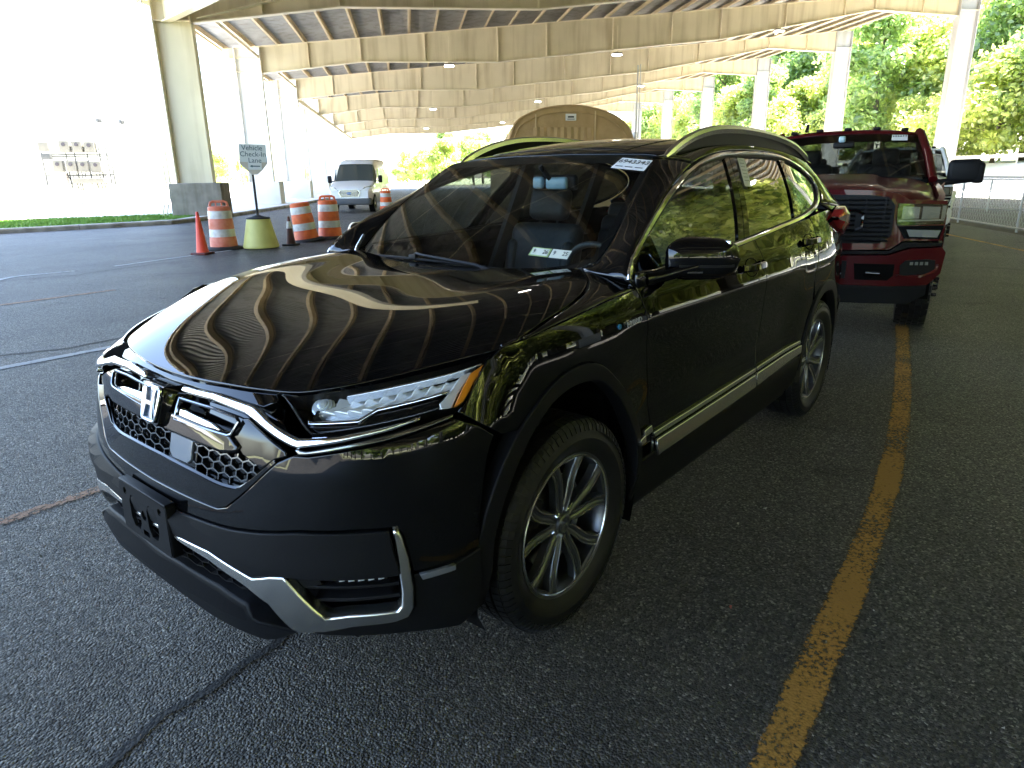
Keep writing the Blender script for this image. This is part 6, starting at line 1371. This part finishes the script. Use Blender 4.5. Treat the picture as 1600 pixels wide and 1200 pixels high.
        al_ = [(.54*math.cos(a)+.0, .42+.50*math.sin(a)) for a in np.linspace(.35, math.pi+.15, 18)]; P = [(x, sg*1.012, z) for x, z in al_]; sweep('arch_lip', P, np.array([0, sg*1., 0]), [(-.03, -.06), (-.03, .018), (.03, .018), (.03, -.06)], PT_, r)
        for nm, x0, x1 in (('front_door', -.64, -1.62), ('rear_door', -1.64, -2.60)):
            mb = MB(); mb.prism([(x0, .50), (x1, .50), (x1, 1.40), (x0, 1.37)], .05, (0, sg*.985, 0), (1, 0, 0), (0, 0, 1)); mb.build(nm, PT_, r)
        mb = MB(); mb.prism([(-2.75, .55), (-5.05, .60), (-5.08, 1.42), (-2.75, 1.42)], .06, (0, sg*.985, 0), (1, 0, 0), (0, 0, 1)); mb.build('bed_side', PT_, r)
        mb = MB(); V = [(-.62, sg*.90, 1.42), (-.80, sg*.90, 1.44), (-2.62, sg*.90, 1.44), (-1.42, sg*.735, 1.88), (-2.50, sg*.735, 1.88)]; mb.add(V, [(0, 1, 3)] if sg < 0 else [(0, 3, 1)]); mb.add(V, [(1, 2, 4, 3)]); mb.build('side_window', 'truck_glass', r)
        # A pillar
        mb = MB(); mb.tube([(-.60, sg*.90, 1.40), (-1.0, sg*.83, 1.66), (-1.33, sg*.745, 1.87), (-1.42, sg*.72, 1.90)], .042, 8); mb.build('a_pillar', PT_, r, smooth=50)
        mb = MB(); mb.tube([(-1.42, sg*.745, 1.885), (-2.0, sg*.75, 1.90), (-2.55, sg*.74, 1.885), (-2.70, sg*.80, 1.65), (-2.74, sg*.93, 1.40)], .04, 8); mb.tube([(-1.60, sg*.93, 1.40), (-1.75, sg*.76, 1.88)], .035, 6); mb.build('roof_rail', PT_, r, smooth=50)
    mb = MB(); V, F = ext([(-1.25, 1.905, .06, .055), (-1.45, 1.945, .02, .06), (-2.0, 1.965, 0, .06), (-2.5, 1.94, 0, .06), (-2.62, 1.88, 0, .04)], -.75, .75, n=15, power=3); mb.add(V, F); o = mb.build('roof', PT_, r, smooth=60); solid(o, .03)
    mb = MB(); V, F = ext([(-.54, 1.435, .10, .02), (-.90, 1.67, .09, .02), (-1.25, 1.895, .07, .03)], -.86, .86, n=17, power=2.5)
    V = [(x, y*(1-.15*(z-1.43)/.46), z) for x, y, z in V]; mb.add(V, F); mb.build('windscreen', 'truck_glass', r, smooth=60)
    mb = MB(); V, F = ext([(-2.66, 1.42, 0, 0), (-2.60, 1.86, 0, .02)], -.78, .78, n=5); mb.add(V, F); mb.build('rear_window', 'truck_glass', r)
    mb = MB(); mb.box((-.58, 0, 1.30), (.10, 1.7, .20)); mb.box((-2.68, 0, 1.05), (.05, 1.85, .72)); mb.box((-1.6, 0, .62), (2.1, 1.8, .08)); mb.build('cab_inner', 'void_black', r)
    mb = MB(); mb.rbox((-.80, 0, 1.36), (.34, 1.62, .16), .05); mb.build('dashboard', 'interior', r, smooth=40)
    for y in (-.42, .42):
        mb = MB(); mb.rbox((-1.72, y, 1.22), (.16, .56, .70), .06); mb.rbox((-1.74, y, 1.64), (.12, .28, .20), .05); mb.build('front_seat', 'seat_leather', r, smooth=40)
        mb = MB(); mb.rbox((-2.42, y, 1.58), (.10, .30, .15), .05); mb.build('rear_headrest', 'seat_leather', r, smooth=40)
    mb = MB(); mb.tube([(-1.05+.04*math.sin(a), .42+.19*math.cos(a), 1.40+.16*math.sin(a)) for a in np.linspace(0, 6.283, 22)], .014, 6, caps=False); mb.build('steering_wheel', 'interior', r, smooth=50)
    mb = MB(); mb.rbox((-1.04, 0, 1.77), (.04, .22, .07), .02); mb.build('rear_view_mirror', 'trim_black', r, smooth=40)
    mb = MB(); mb.rbox((-1.0, -.02, 1.83), (.05, .07, .07), .02); mb.build('sensor_cover', 'camera_blue', r, smooth=40)
    mb = MB(); mb.box((-3.9, 0, .85), (2.3, 1.8, .06)); mb.box((-5.07, 0, 1.05), (.05, 1.9, .75)); mb.box((-1.0, 0, .48), (3.6, .9, .2)); mb.box((.2, 0, .62), (1.2, 1.5, .5)); mb.build('chassis', 'void_black', r)
    for y in (-.58, -.30, 0, .30, .58):
        mb = MB(); mb.rbox((-1.42, y, 1.952-.05*abs(y/.75)**3), (.10, .075, .036), .015); mb.build('clearance_lamp', 'trim_black', r, smooth=40)
    mb = MB(); mb.prism([(-1.62, 0), (-1.44, 0), (-1.52, .035), (-1.62, .095)], .028, (0, -.46, 1.945), (1, 0, 0), (0, 0, 1)); mb.build('antenna_fin', 'trim_black', r, smooth=40)
    # tow mirrors
    for sg in (1, -1):
        dm = part(r, 'tow_mirror', None); mb = MB(); mb.rbox((-.70, sg*1.165, 1.475), (.13, .29, .225), .045); mb.rbox((-.70, sg*1.285, 1.455), (.12, .10, .20), .03); mb.build('housing', 'cladding', dm, smooth=40)
        mb = MB(); mb.tube([(-.66, sg*.90, 1.355), (-.69, sg*1.02, 1.37), (-.70, sg*1.28, 1.40)], [.05, .045, .04], 10, flat=.8); mb.build('arm', 'cladding', dm, smooth=60)
        mb = MB(); mb.rbox((-.695, sg*1.305, 1.545), (.05, .03, .045), .01); mb.build('marker_lamp', 'lamp_clear', dm, smooth=40)
        mb = MB(); mb.rbox((-.77, sg*1.165, 1.475), (.01, .24, .18), .02); mb.build('glass', 'mirror_glass', dm, smooth=40)
    # auction label
    lab = part(r, 'auction_label', None); mb = MB(); a0 = Vector((-1.158, .585, 1.862)); mb.add([a0+Vector((0, -.12, .004)), a0+Vector((0, .03, -.002)), a0+Vector((.088, .035, -.062)), a0+Vector((.088, -.12, -.056))], [(0, 1, 2, 3)]); mb.build('paper', 'label_white', lab)
    mb = MB(); 
    for k in range(6): mb.box(tuple(a0+Vector((.034, -.105+.024*k, -.012))), (.018, .012, .004), rot=Matrix.Rotation(math.radians(35), 3, 'Y'))
    mb.build('print_marks', 'ink', lab)
    for sg in (1, -1):
        put_wheel(r, 0, sg*.86, .418, sg < 0, TW, .2); put_wheel(r, -3.95, sg*.86, .418, sg < 0, TW, .5)
        mb = MB(); mb.tube([(-3.95-.55, sg*1.0, .42), (-3.95-.5, sg*1.05, .75), (-3.95, sg*1.1, .98), (-3.95+.5, sg*1.05, .75), (-3.95+.55, sg*1.0, .42)], .06, 6); mb.build('rear_flare', PT_, r, smooth=50)
    for sg in (1, -1):
        mb = MB(); n = 16; V = []; 
        for i in range(n): a = math.radians(-10+200*i/(n-1)); V += [(.5*math.cos(a), sg*.62, .42+.47*math.sin(a)), (.5*math.cos(a), sg*.97, .42+.47*math.sin(a))]
        mb.add(V, [(2*i, 2*i+1, 2*i+3, 2*i+2) for i in range(n-1)]); mb.build('wheel_liner', 'void_black', r, smooth=60)
    return r
truck = make_truck('dark red heavy-duty pickup with black grille and wide tow mirrors behind the black suv', (-5.89, .03, 0), math.radians(10.4), 'red_paint')
make_truck('white pickup mostly hidden behind the red one, its mirror and lamp showing past it', (-13.3, -.85, 0), math.radians(8), 'van_white')
# ------------------------------------------------------------------ delivery vans
def make_van(label, loc, rz, grp=None, people=False):
    r = empty('cargo_van', label, 'van', loc, rz, grp)
    side = [(.78, .62), (.80, .95), (.70, 1.10), (-.42, 1.42), (-1.16, 2.20), (-1.45, 2.36), (-2.2, 2.44), (-4.3, 2.44), (-4.55, 2.35), (-4.62, .62), (-4.2, .45), (.5, .45)]
    V = []; F = []; n = len(side)
    cols = [(-1.03, 0), (-.98, .5), (-.86, 1), (0, 1.12), (.86, 1), (.98, .5), (1.03, 0)]
    # body loft: cross-sections along x
    xs = [.80, .74, .60, .30, -.05, -.42, -.60, -1.16, -1.45, -2.2, -3.2, -4.3, -4.55, -4.62]
    def ztop(x): return float(np.interp(-x, [-.80, -.70, .42, 1.16, 1.45, 2.2, 4.3, 4.55, 4.62], [.95, 1.10, 1.42, 2.20, 2.36, 2.44, 2.44, 2.35, 2.2]))
    for x in xs:
        zt = ztop(x); wf = 1.0-.16*max(0, (x-.25)/.55)**1.6; hi = max(0, zt-1.2); zs = [.42, .62, .95, min(1.2, zt-.04), zt-.05 if zt < 1.6 else zt-.22, zt-(.012 if zt < 1.6 else .05), zt, zt+.015]; ws = [.98, 1.03, 1.03, 1.015, .98 if zt < 1.6 else .90-.02*hi, .90 if zt < 1.6 else .80, .70, 0]
        sec = [(w_*wf, z) for w_, z in zip(ws, zs)]; full = [(-w_, z) for w_, z in sec]+[(w_, z) for w_, z in sec[::-1][1:]]
        for y, z in full: V.append((x, y, z))
    k = 15
    for i in range(len(xs)-1):
        for j in range(k-1):
            if 5 <= i <= 6 and 4 <= j <= 9: continue          # windscreen opening
            F.append((i*k+j, i*k+j+1, (i+1)*k+j+1, (i+1)*k+j))
    F += [tuple(range(k)), tuple((len(xs)-1)*k+j for j in range(k))[::-1]]
    mb = MB(); mb.add(V, F); mb.build('body', 'van_white', r, smooth=38)
    mb = MB(); V, F = ext([(-.42, 1.40, .05, .0), (-.80, 1.80, .05, 0), (-1.16, 2.19, .04, .02)], -.90, .90, n=9); V = [(x, y*(1-.10*(z-1.4)/.8), z) for x, y, z in V]; mb.add(V, F); mb.build('windscreen', 'van_glass' if 'van_glass' in MATS else mat('van_glass', (.05, .065, .065), .08, 0, .6), r, smooth=50)
    mb = MB(); mb.box((-.44, 0, 1.395), (.05, 1.75, .05)); mb.build('cowl', 'trim_black', r)
    for sg in (1, -1):
        mb = MB(); mb.prism([(-.62, 1.30), (-1.55, 1.30), (-1.55, 1.98), (-1.12, 1.98)], .012, (0, sg*1.012, 0), (1, 0, 0), (0, 0, 1)); mb.build('side_window', 'van_glass', r)
        mb = MB(); V2 = [(.765, sg*.50, .98), (.735, sg*.60, .92), (.60, sg*.93, .95), (.30, sg*.99, 1.12), (.34, sg*.94, 1.20), (.62, sg*.70, 1.14)]; V2 = V2+[(x-.04, y*.97, z) for x, y, z in V2]; mb.add([(x+.03, y*1.01, z) for x, y, z in V2], [tuple(range(6)), tuple(range(6, 12))[::-1]]+[(i, (i+1) % 6, 6+(i+1) % 6, 6+i) for i in range(6)]); mb.build('headlight', 'lamp_clear', r, smooth=20)
        dm = part(r, 'door_mirror', None); mb = MB(); mb.rbox((-.70, sg*1.22, 1.50), (.12, .20, .34), .05); mb.tube([(-.66, sg*1.0, 1.40), (-.68, sg*1.14, 1.40)], .03, 6); mb.build('housing', 'trim_black', dm, smooth=40)
        mb = MB(); mb.box((-1.60, sg*1.034, 1.1), (.015, .004, 1.35)); mb.box((-2.6, sg*1.034, 1.1), (.015, .004, 1.35)); mb.build('door_seam', 'void_black', r)
    mb = MB(); mb.rbox((.76, 0, .50), (.16, 1.84, .30), .06); mb.rbox((.55, .90, .50), (.5, .16, .30), .06); mb.rbox((.55, -.90, .50), (.5, .16, .30), .06); mb.build('front_bumper', 'van_grey', r, smooth=40)
    gr = part(r, 'grille', None); mb = MB(); mb.prism([(-.52, .90), (-.42, .70), (.42, .70), (.52, .90), (.42, 1.03), (-.42, 1.03)], .05, (.81, 0, 0), (0, 1, 0), (0, 0, 1)); mb.build('surround', 'satin_chrome', gr)
    mb = MB(); mb.prism([(-.46, .90), (-.38, .73), (.38, .73), (.46, .90), (.38, 1.0), (-.38, 1.0)], .03, (.835, 0, 0), (0, 1, 0), (0, 0, 1)); mb.build('back_panel', 'trim_black', gr)
    for z in (.785, .84, .895, .95): mb = MB(); mb.box((.852, 0, z), (.02, .80 if z < .93 else .74, .022)); mb.build('bar', 'satin_chrome', gr)
    mb = MB(); mb.tube([(.855, 0, .87), (.875, 0, .87)], .058, 18); mb.v = [(x, y*1.9, (z-.87)*.85+.87) for x, y, z in mb.v]; mb.build('badge', 'hybrid_blue', gr, smooth=30); place_text('Ford', .075, 'label_white', gr, (.878, 0, .868), (0, 1, 0), (0, 0, 1), .001)
    for x in (0, -3.75):
        for sg in (1, -1): put_wheel(r, x, sg*.88, .36, sg < 0, VW, .3)
    for x in (0, -3.75):
        for sg in (1, -1): mb = MB(); mb.tube([(x, sg*.8, .40), (x, sg*1.035, .40)], .43, 24); mb.build('wheel_arch', 'void_black', r, smooth=40)
    return r
VW = {}
mb = MB(); mb.lathe([(.21, -.1), (.30, -.115), (.35, -.10), (.36, -.07), (.36, .07), (.35, .165), (.30, .175), (.21, .165)], 32, 'y'); VW['tyre'] = (mb.mesh('tyre'), '', 0); VW['tyre'][0].materials.append(MATS['tyre_rubber'])
mb = MB(); mb.lathe([(.21, .16), (.19, .13), (.08, .14), (.05, .165), (0, .165)], 24, 'y'); VW['rim'] = (mb.mesh('rim'), '', 0); VW['rim'][0].materials.append(MATS['satin_chrome'])
van = make_van('white cargo van with grey bumper driving up the lane beyond the orange drums', (-19.3, -24.95, 0), math.radians(40))
# driver and passenger seen through the van's windscreen
mat('skin', (.42, .27, .19), .6); mat('shirt_white', (.65, .66, .66), .8); mat('shirt_dark', (.05, .06, .08), .8); mat('hair_dark', (.02, .016, .012), .8)
def person_bust(name, label, loc, rz, shirt):
    r = empty(name, label, 'person', loc, rz)
    me = bpy.data.meshes.new('body'); vs = [(0, 0, 0), (0, 0, .25), (0, 0, .46), (.01, 0, .56), (.02, 0, .66), (.02, 0, .76), (0, .17, .44), (.08, .24, .24), (.28, .18, .20), (0, -.17, .44), (.08, -.24, .24), (.28, -.18, .20)]
    es = [(0, 1), (1, 2), (2, 3), (3, 4), (4, 5), (2, 6), (6, 7), (7, 8), (2, 9), (9, 10), (10, 11)]; rad = [.15, .15, .13, .055, .085, .07, .065, .05, .035, .065, .05, .035]
    me.from_pydata(vs, es, []); o = link('body', me, None, r); o.data.materials.append(MATS[shirt]); md = o.modifiers.new('skin', 'SKIN'); sd = me.skin_vertices[0].data
    for i, q in enumerate(rad): sd[i].radius = (q, q)
    sd[0].use_root = True; o.modifiers.new('sub', 'SUBSURF').levels = 1
    mb = MB(); mb.lathe([(0, .115), (.05, .10), (.078, .05), (.082, 0), (.072, -.06), (.045, -.105), (0, -.12)], 14, 'z', (.02, 0, .70)); mb.box((.105, 0, .69), (.03, .022, .035)); mb.build('head', 'skin', r, smooth=60)
    mb = MB(); mb.lathe([(0, .128), (.06, .112), (.09, .05), (.088, .0)], 14, 'z', (.005, 0, .70)); mb.build('hair', 'hair_dark', r, smooth=60); return r
# ------------------------------------------------------------------ drums, cones, sign
noise_mat('drum_orange', (.80, .16, .035), (.66, .11, .03), 7, .5, lo=.35, hi=.6); noise_mat('drum_faded', (.72, .26, .17), (.60, .15, .08), 6, .55); mat('cone_red', (.85, .085, .04), .5); noise_mat('band_white', (.70, .69, .66), (.52, .50, .47), 9, .35); noise_mat('cone_brown', (.13, .045, .035), (.09, .04, .03), 8, .6)
noise_mat('sign_yellow', (.66, .62, .20), (.56, .52, .16), 3, .5); mat('sign_white', (.74, .77, .78), .35); mat('sign_tan', (.62, .56, .49), .5); mat('sign_teal', (.03, .10, .13), .5)
def drum(loc, rz, label, tilt=(0, 0), handle=True, faded=False, sc_=1.0):
    r = empty('traffic_drum', label, 'traffic drum', loc, rz, 'orange and white traffic drums standing in the lane'); r.rotation_euler = (tilt[0], tilt[1], rz); r.scale = (sc_,)*3
    R0 = lambda z: .300-.055*z
    oc = 'drum_faded' if faded else 'drum_orange'; lv = [.04, .26, .29, .46, .49, .66, .69, .86, .88, .93]
    prof = [(R0(.03)+.01, .03), (R0(.05), .06), (R0(.24), .25), (R0(.27)-.010, .27), (R0(.29)-.008, .285), (R0(.45)-.008, .45), (R0(.47)-.010, .462), (R0(.48)-.006, .48), (R0(.66)-.006, .655), (R0(.67)-.012, .67), (R0(.69)-.012, .685), (R0(.85)-.012, .85), (R0(.87)-.014, .865), (R0(.88)-.01, .885), (R0(.93)-.012, .935), (.20, .955), (0, .958)]
    mb = MB(); mb.lathe(prof, 36); mb.build('body', oc, r, smooth=30)
    for z0, z1, mt in ((.285, .452, 'band_white'), (.685, .852, 'band_white')):
        mb = MB(); mb.lathe([(R0(z0)-.005, z0), (R0(z1)-.006, z1), (R0(z1)-.012, z1+.003), (R0(z0)-.012, z0-.003)], 36, close=True); mb.build('reflective_band', mt, r, smooth=30)
    mb = MB(); mb.lathe([(.28, .0), (.44, .0), (.445, .02), (.40, .055), (.31, .07), (.29, .05)], 32, close=True); mb.build('rubber_base', 'rubber_black', r, smooth=30)
    if handle:
        mb = MB(); mb.tube([(0, -.19, .95), (0, -.17, 1.035), (0, -.12, 1.055), (0, .12, 1.055), (0, .17, 1.035), (0, .19, .95)], .024, 7, flat=1.2); mb.tube([(0, -.06, .95), (0, -.06, 1.05)], .018, 6); mb.tube([(0, .06, .95), (0, .06, 1.05)], .018, 6); mb.build('handle', oc, r, smooth=50)
    return r
fc_ = lambda x, y: math.atan2(CAM[1]-y, CAM[0]-x)
drum((-6.28, -13.05, 0), fc_(-6.28, -13.05), 'faded orange and white traffic drum between the red cone and the yellow sign base', faded=True, sc_=1.0)
drum((-8.55, -13.12, 0), fc_(-8.55, -13.12), 'orange traffic drum without handle leaning to the left beside the brown cone', tilt=(0, 0), handle=False)
bpy.context.view_layer.update()
_l = [o for o in bpy.data.objects if o.name.startswith('traffic_drum')][-1]; _l.rotation_mode = 'XYZ'; vd = Vector((CAM[0]+8.55, CAM[1]+13.12, 0)).normalized(); _l.rotation_euler = (Matrix.Rotation(math.radians(6.5), 3, vd) @ Matrix.Rotation(fc_(-8.55, -13.12), 3, 'Z')).to_euler()
drum((-9.38, -13.28, 0), fc_(-9.38, -13.28), 'upright orange traffic drum with torn white band nearest the white van', sc_=1.02)
drum((-19.8, -23.2, 0), .4, 'far traffic drum with red handle just above the black hood edge')
def cone(loc, h, rb, m1, label, band=None):
    r = empty('traffic_cone', label, 'traffic cone', loc); mb = MB(); mb.lathe([(rb, .04), (rb*.93, .07), (.028, h), (.020, h+.012), (0, h+.014)], 28); mb.build('body', m1, r, smooth=35)
    mb = MB(); mb.rbox((0, 0, .022), (rb*2.7, rb*2.7, .045), .015, rot=Matrix.Rotation(.5, 3, 'Z')); mb.build('base', 'base_red' if band is None else 'rubber_black', r, smooth=40)
    if band:
        for z0, z1 in band: rr_ = lambda z: rb*.93+(.028-rb*.93)*(z-.07)/(h-.07)+.003; mb = MB(); mb.lathe([(rr_(z0), z0), (rr_(z1), z1)], 28); mb.build('band', 'band_white', r, smooth=35)
    return r
noise_mat('base_red', (.20, .035, .03), (.08, .03, .03), 9, .7)
cone((-5.42, -12.36, 0), .87, .13, 'cone_red', 'plain red-orange cone at the left end of the row'); cone((-7.62, -12.42, 0), .66, .115, 'cone_brown', 'dirty brown cone with white tip beside the leaning drum', band=((.40, .56),))
# check-in sign on its weighted base
sx, sy = -6.86, -12.45; fa = fc_(sx, sy); su = Vector((-math.sin(fa), math.cos(fa), 0)); sn = Vector((math.cos(fa), math.sin(fa), 0))
sg_ = empty('lane_sign', 'white vehicle check-in lane sign on black pole in a yellow tub', 'sign', (sx, sy, 0)); so_ = Vector((0, 0, 0))
mb = MB(); mb.lathe([(0, .02), (.385, .02), (.395, .05), (.255, .66), (.25, .67)], 40); mb.build('tub', 'sign_yellow', sg_, smooth=30)
mb = MB(); mb.lathe([(.27, .66), (.255, .685), (.10, .72), (.05, .745), (0, .75)], 32); mb.build('lid', 'rubber_black', sg_, smooth=40)
mb = MB(); mb.tube([(0, 0, .72), (0, 0, 2.1)], .027, 8); mb.build('pole', 'rubber_black', sg_, smooth=50)
so_ = sn*.035; tl_ = Matrix.Rotation(math.radians(-1.5), 3, sn); U_ = tl_ @ su; Z_ = tl_ @ Vector((0, 0, 1))
mb = MB(); mb.prism([(-.27, 1.99), (-.29, 1.86), (-.17, 1.72), (-.06, 1.62), (.06, 1.62), (.17, 1.72), (.29, 1.86), (.29, 1.99)], .012, so_, U_, Z_); mb.build('rear_panel', 'sign_tan', sg_)
mb = MB(); mb.prism([(-.285, 1.885), (.285, 1.885), (.285, 2.265), (-.285, 2.265)], .010, so_+sn*.014, U_, Z_); mb.prism([(-.12, 1.725), (.165, 1.725), (.165, 1.882), (-.12, 1.882)], .010, so_+sn*.014, U_, Z_); mb.build('face_panel', 'sign_white', sg_)
for tx_, z_, x_ in (('Vehicle', 2.180, -.01), ('Check-In', 2.05, .0), ('Lane', 1.920, .03)): place_text(tx_, .148, 'sign_teal', sg_, so_+sn*.0205+U_*x_+Z_*z_, U_, Z_, .001)
mb = MB(); mb.prism([(-.09, 1.80), (-.03, 1.827), (-.03, 1.811), (.13, 1.811), (.13, 1.789), (-.03, 1.789), (-.03, 1.773)], .002, so_+sn*.021, U_, Z_); mb.build('arrow', 'sign_teal', sg_)
# ------------------------------------------------------------------ rack of meters on the bright apron
rk = empty('equipment_rack', 'beige metal rack of seven boxes with round dials on the sunlit concrete', 'equipment rack', (0, 0, 0)); S_ = 50
def rp(t, z, ds=0): return st(S_+ds, t, z)
mat('box_beige', (.085, .08, .062), .6); mat('rack_steel', (.035, .037, .034), .6); mat('dial', (.03, .025, .03), .2)
def bxr(t0, t1, z0, z1, d, mt, name, ds=0):
    mb = MB(); mb.rbox(st(S_+ds, (t0+t1)/2, (z0+z1)/2), (d, abs(t1-t0), abs(z1-z0)), .03, rot=Matrix.Rotation(AZ, 3, 'Z')); return mb.build(name, mt, rk, smooth=30)
tops = [(23.19, 22.53, 4.30, 3.55), (22.36, 21.73, 4.28, 3.53), (21.58, 20.95, 4.22, 3.50)]; bots = [(23.80, 23.17, 3.02, 2.28), (22.98, 22.32, 3.0, 2.28), (22.22, 21.55, 2.98, 2.26), (21.40, 20.74, 2.95, 2.22)]
for t0, t1, z1, z0 in tops+bots:
    bxr(t1, t0, z0, z1, .45, 'box_beige', 'meter_box'); c = rp((t0+t1)/2, z1-.24, -.24); mb = MB(); mb.tube([c, c-A2*.06], .12, 14); mb.build('dial', 'dial', rk, smooth=40)
bxr(23.85, 24.5, 3.62, 4.23, .4, 'box_beige', 'cabinet'); bxr(23.85, 24.45, 3.1, 3.5, .4, 'rack_steel', 'cabinet'); bxr(23.1, 24.1, 1.2, 2.2, .4, 'plinth_concrete', 'cabinet'); bxr(20.51, 22.53, 1.50, 1.83, .9, 'box_beige', 'shelf', -.3)
for t_ in (24.55, 23.0, 22.45, 21.65, 20.85, 20.4, 20.15):
    mb = MB(); mb.tube([rp(t_, .13, .2), rp(t_, 4.1 if t_ > 20.3 else 2.6, .2)], .045, 6); mb.build('post', 'rack_steel', rk, smooth=50)
for z_ in (2.05, 3.3, 3.42): mb = MB(); mb.tube([rp(24.5, z_, .2), rp(20.2, z_, .2)], .05, 6); mb.build('rail', 'rack_steel', rk, smooth=50)
for t_ in (22.3, 22.0, 21.0, 20.75): mb = MB(); mb.tube([rp(t_, .13, -.4), rp(t_+.12, 1.5, -.3)], .06, 6); mb.build('leg', 'box_beige', rk, smooth=50)
random.seed(3)
for k in range(11):
    t_ = 20.7+k*.3; mb = MB(); mb.tube([rp(t_, 2.25, .1), rp(t_+random.uniform(-.1, .1), 2.05, .05), rp(t_+random.uniform(-.2, .2), 1.2+random.uniform(-.4, .4), .1)], .03, 5); mb.build('pipe', 'rack_steel', rk, smooth=50)
mb = MB(); mb.tube([rp(20.9, 3.3, 0), rp(20.9, 4.75, 0)], .03, 5); mb.tube([rp(21.2, 4.72, 0), rp(20.5, 4.72, 0)], .03, 5); mb.build('mast', 'rack_steel', rk, smooth=50)
# bollard and pipe pair beside the first column
q = st(44, 13.6, .13); bl = empty('bollard', 'small grey bollard alone on the bright concrete left of the big column', 'bollard', tuple(q)); mb = MB(); mb.lathe([(.20, 0), (.20, .05), (.13, .06), (.11, .85), (.08, .90), (0, .91)], 18); mb.build('body', 'van_grey', bl, smooth=35)
# twin lamp masts far left
for t_, lab, z_ in ((21.21, 'left floodlight mast rising behind the rack of meter boxes', 5.6), (19.72, 'right floodlight mast rising behind the rack of meter boxes', 5.5)):
    lm = empty('light_mast', lab, 'light mast', tuple(st(52, t_, .13))); mb = MB(); mb.tube([(0, 0, 0), (0, 0, z_)], .05, 7); mb.build('pole', 'van_white', lm, smooth=50); mb = MB(); mb.rbox((0, 0, z_), (.3, .45, .3), .05); mb.build('lamp_head', 'rack_steel', lm, smooth=40)
# low yellow block at the kerb beyond the second column
q = st(44.5, 8.0, .13)
# ------------------------------------------------------------------ tan covered shelter behind the suv
m = noise_mat('tan_fabric', (.48, .33, .17), (.40, .27, .13), 1.5, .85, bump=.5, bscale=5, bdist=.05)
tn = empty('fabric_shelter', 'tan fabric barrel-vault shelter standing behind the black suv', 'shelter', tuple(st(31, -7.65)), AZ)
# local axes: x along lane (away), y = +t (left). arch outline in (y,z)
arc = [(-3.55, 0), (-3.55, 2.6), (-3.50, 3.2), (-3.25, 3.75), (-2.65, 4.22), (-1.55, 4.60), (0, 4.72), (1.55, 4.42), (2.3, 4.0), (2.62, 3.3), (2.65, 0)]
arc = [tuple(a) for a in cr_open(arc[1:-1], 5)]; arc = [(-3.55, 0)]+arc+[(2.65, 0)]
mb = MB(); k = len(arc); mb.add([(0, y, z) for y, z in arc], [tuple(range(k))]); mb.build('end_wall', 'tan_fabric', tn)
mb = MB(); V = []; F = []; Ln = [0, .5, 1.6, 2.8, 4.0, 5.2, 6.4]
for i, x in enumerate(Ln):
    for y, z in arc: V.append((x, y*1.0+x*.03, max(0, z-.20*x if z > .1 else z)+(.03 if i % 2 else 0)))
for i in range(len(Ln)-1):
    for j in range(k-1): F.append((i*k+j, i*k+j+1, (i+1)*k+j+1, (i+1)*k+j))
mb.add(V, F); mb.build('roof_cover', 'tan_fabric', tn, smooth=50)
for s_, nm in ((.985, 'piping'), (.93, 'piping')): P = [(-.03, y*s_, z*s_+.02) for y, z in arc]; mb = MB(); mb.tube(P, .035, 6); mb.build(nm, 'tan_fabric', tn, smooth=50)
for y in (-1.55, 1.35): mb = MB(); mb.beam((-.05, y, 0), (-.05, y, 4.45 if y < 0 else 4.3), .05, .05); mb.build('zip_flap', mat('tan_edge', (.62, .48, .30), .8) if 'tan_edge' not in MATS else 'tan_edge', tn)
mb = MB(); 
for k_ in range(18): y = -1.5+k_*.165; mb.add([(-.06-.05*(k_ % 2), y, 3.72+.02*math.sin(k_*2.1)), (-.06-.05*((k_+1) % 2), y+.165, 3.72+.02*math.sin(k_*2.1+2.1)), (-.05-.03*((k_+1) % 2), y+.165, 3.1), (-.05-.03*(k_ % 2), y, 3.1)], [(0, 1, 2, 3)])
mb.build('rolled_door', 'tan_fabric', tn, smooth=60)
mb = MB(); mb.box((-.06, -.35, 4.17), (.02, .52, .30)); mb.build('maker_label', 'label_white', tn); mb = MB(); mb.box((-.075, -.35, 4.18), (.01, .30, .07)); mb.box((-.075, -.35, 4.08), (.01, .36, .03)); mb.build('label_print', 'ink', tn)
# small tall white post with a junction box beyond the roof
pl = empty('service_pole', 'thin pole with a small junction box behind the black roof, right of the tan shelter', 'pole', tuple(st(36, -12.9))); mb = MB(); mb.tube([(0, 0, 0), (0, 0, 7.2)], .045, 7); mb.tube([(.25, .3, 0), (.25, .3, 7.2)], .03, 6); mb.build('pipes', 'white_steel', pl, smooth=50); mb = MB(); mb.rbox((0, -.05, 3.6), (.2, .25, .35), .03); mb.build('junction_box', 'galv', pl, smooth=40)
# litter
for (x, y, z), lab, c in (((-1.02, 1.10, .004), 'tiny pale leaf scrap on the asphalt beside the rear door', (.5, .45, .35)), ((-.42, 1.31, .004), 'tiny reddish scrap on the asphalt left of the yellow line', (.35, .10, .07))):
    mb = MB(); mb.add([Vector(q) for q in ((0, 0, .002), (.018, .004, .006), (.022, .014, .003), (.004, .010, .007))], [(0, 1, 2, 3)]); o = mb.build('litter', mat('litter_'+('a' if c[0] > .4 else 'b'), c, .7)); o.location = (x, y, z); setp(o, lab, 'litter')
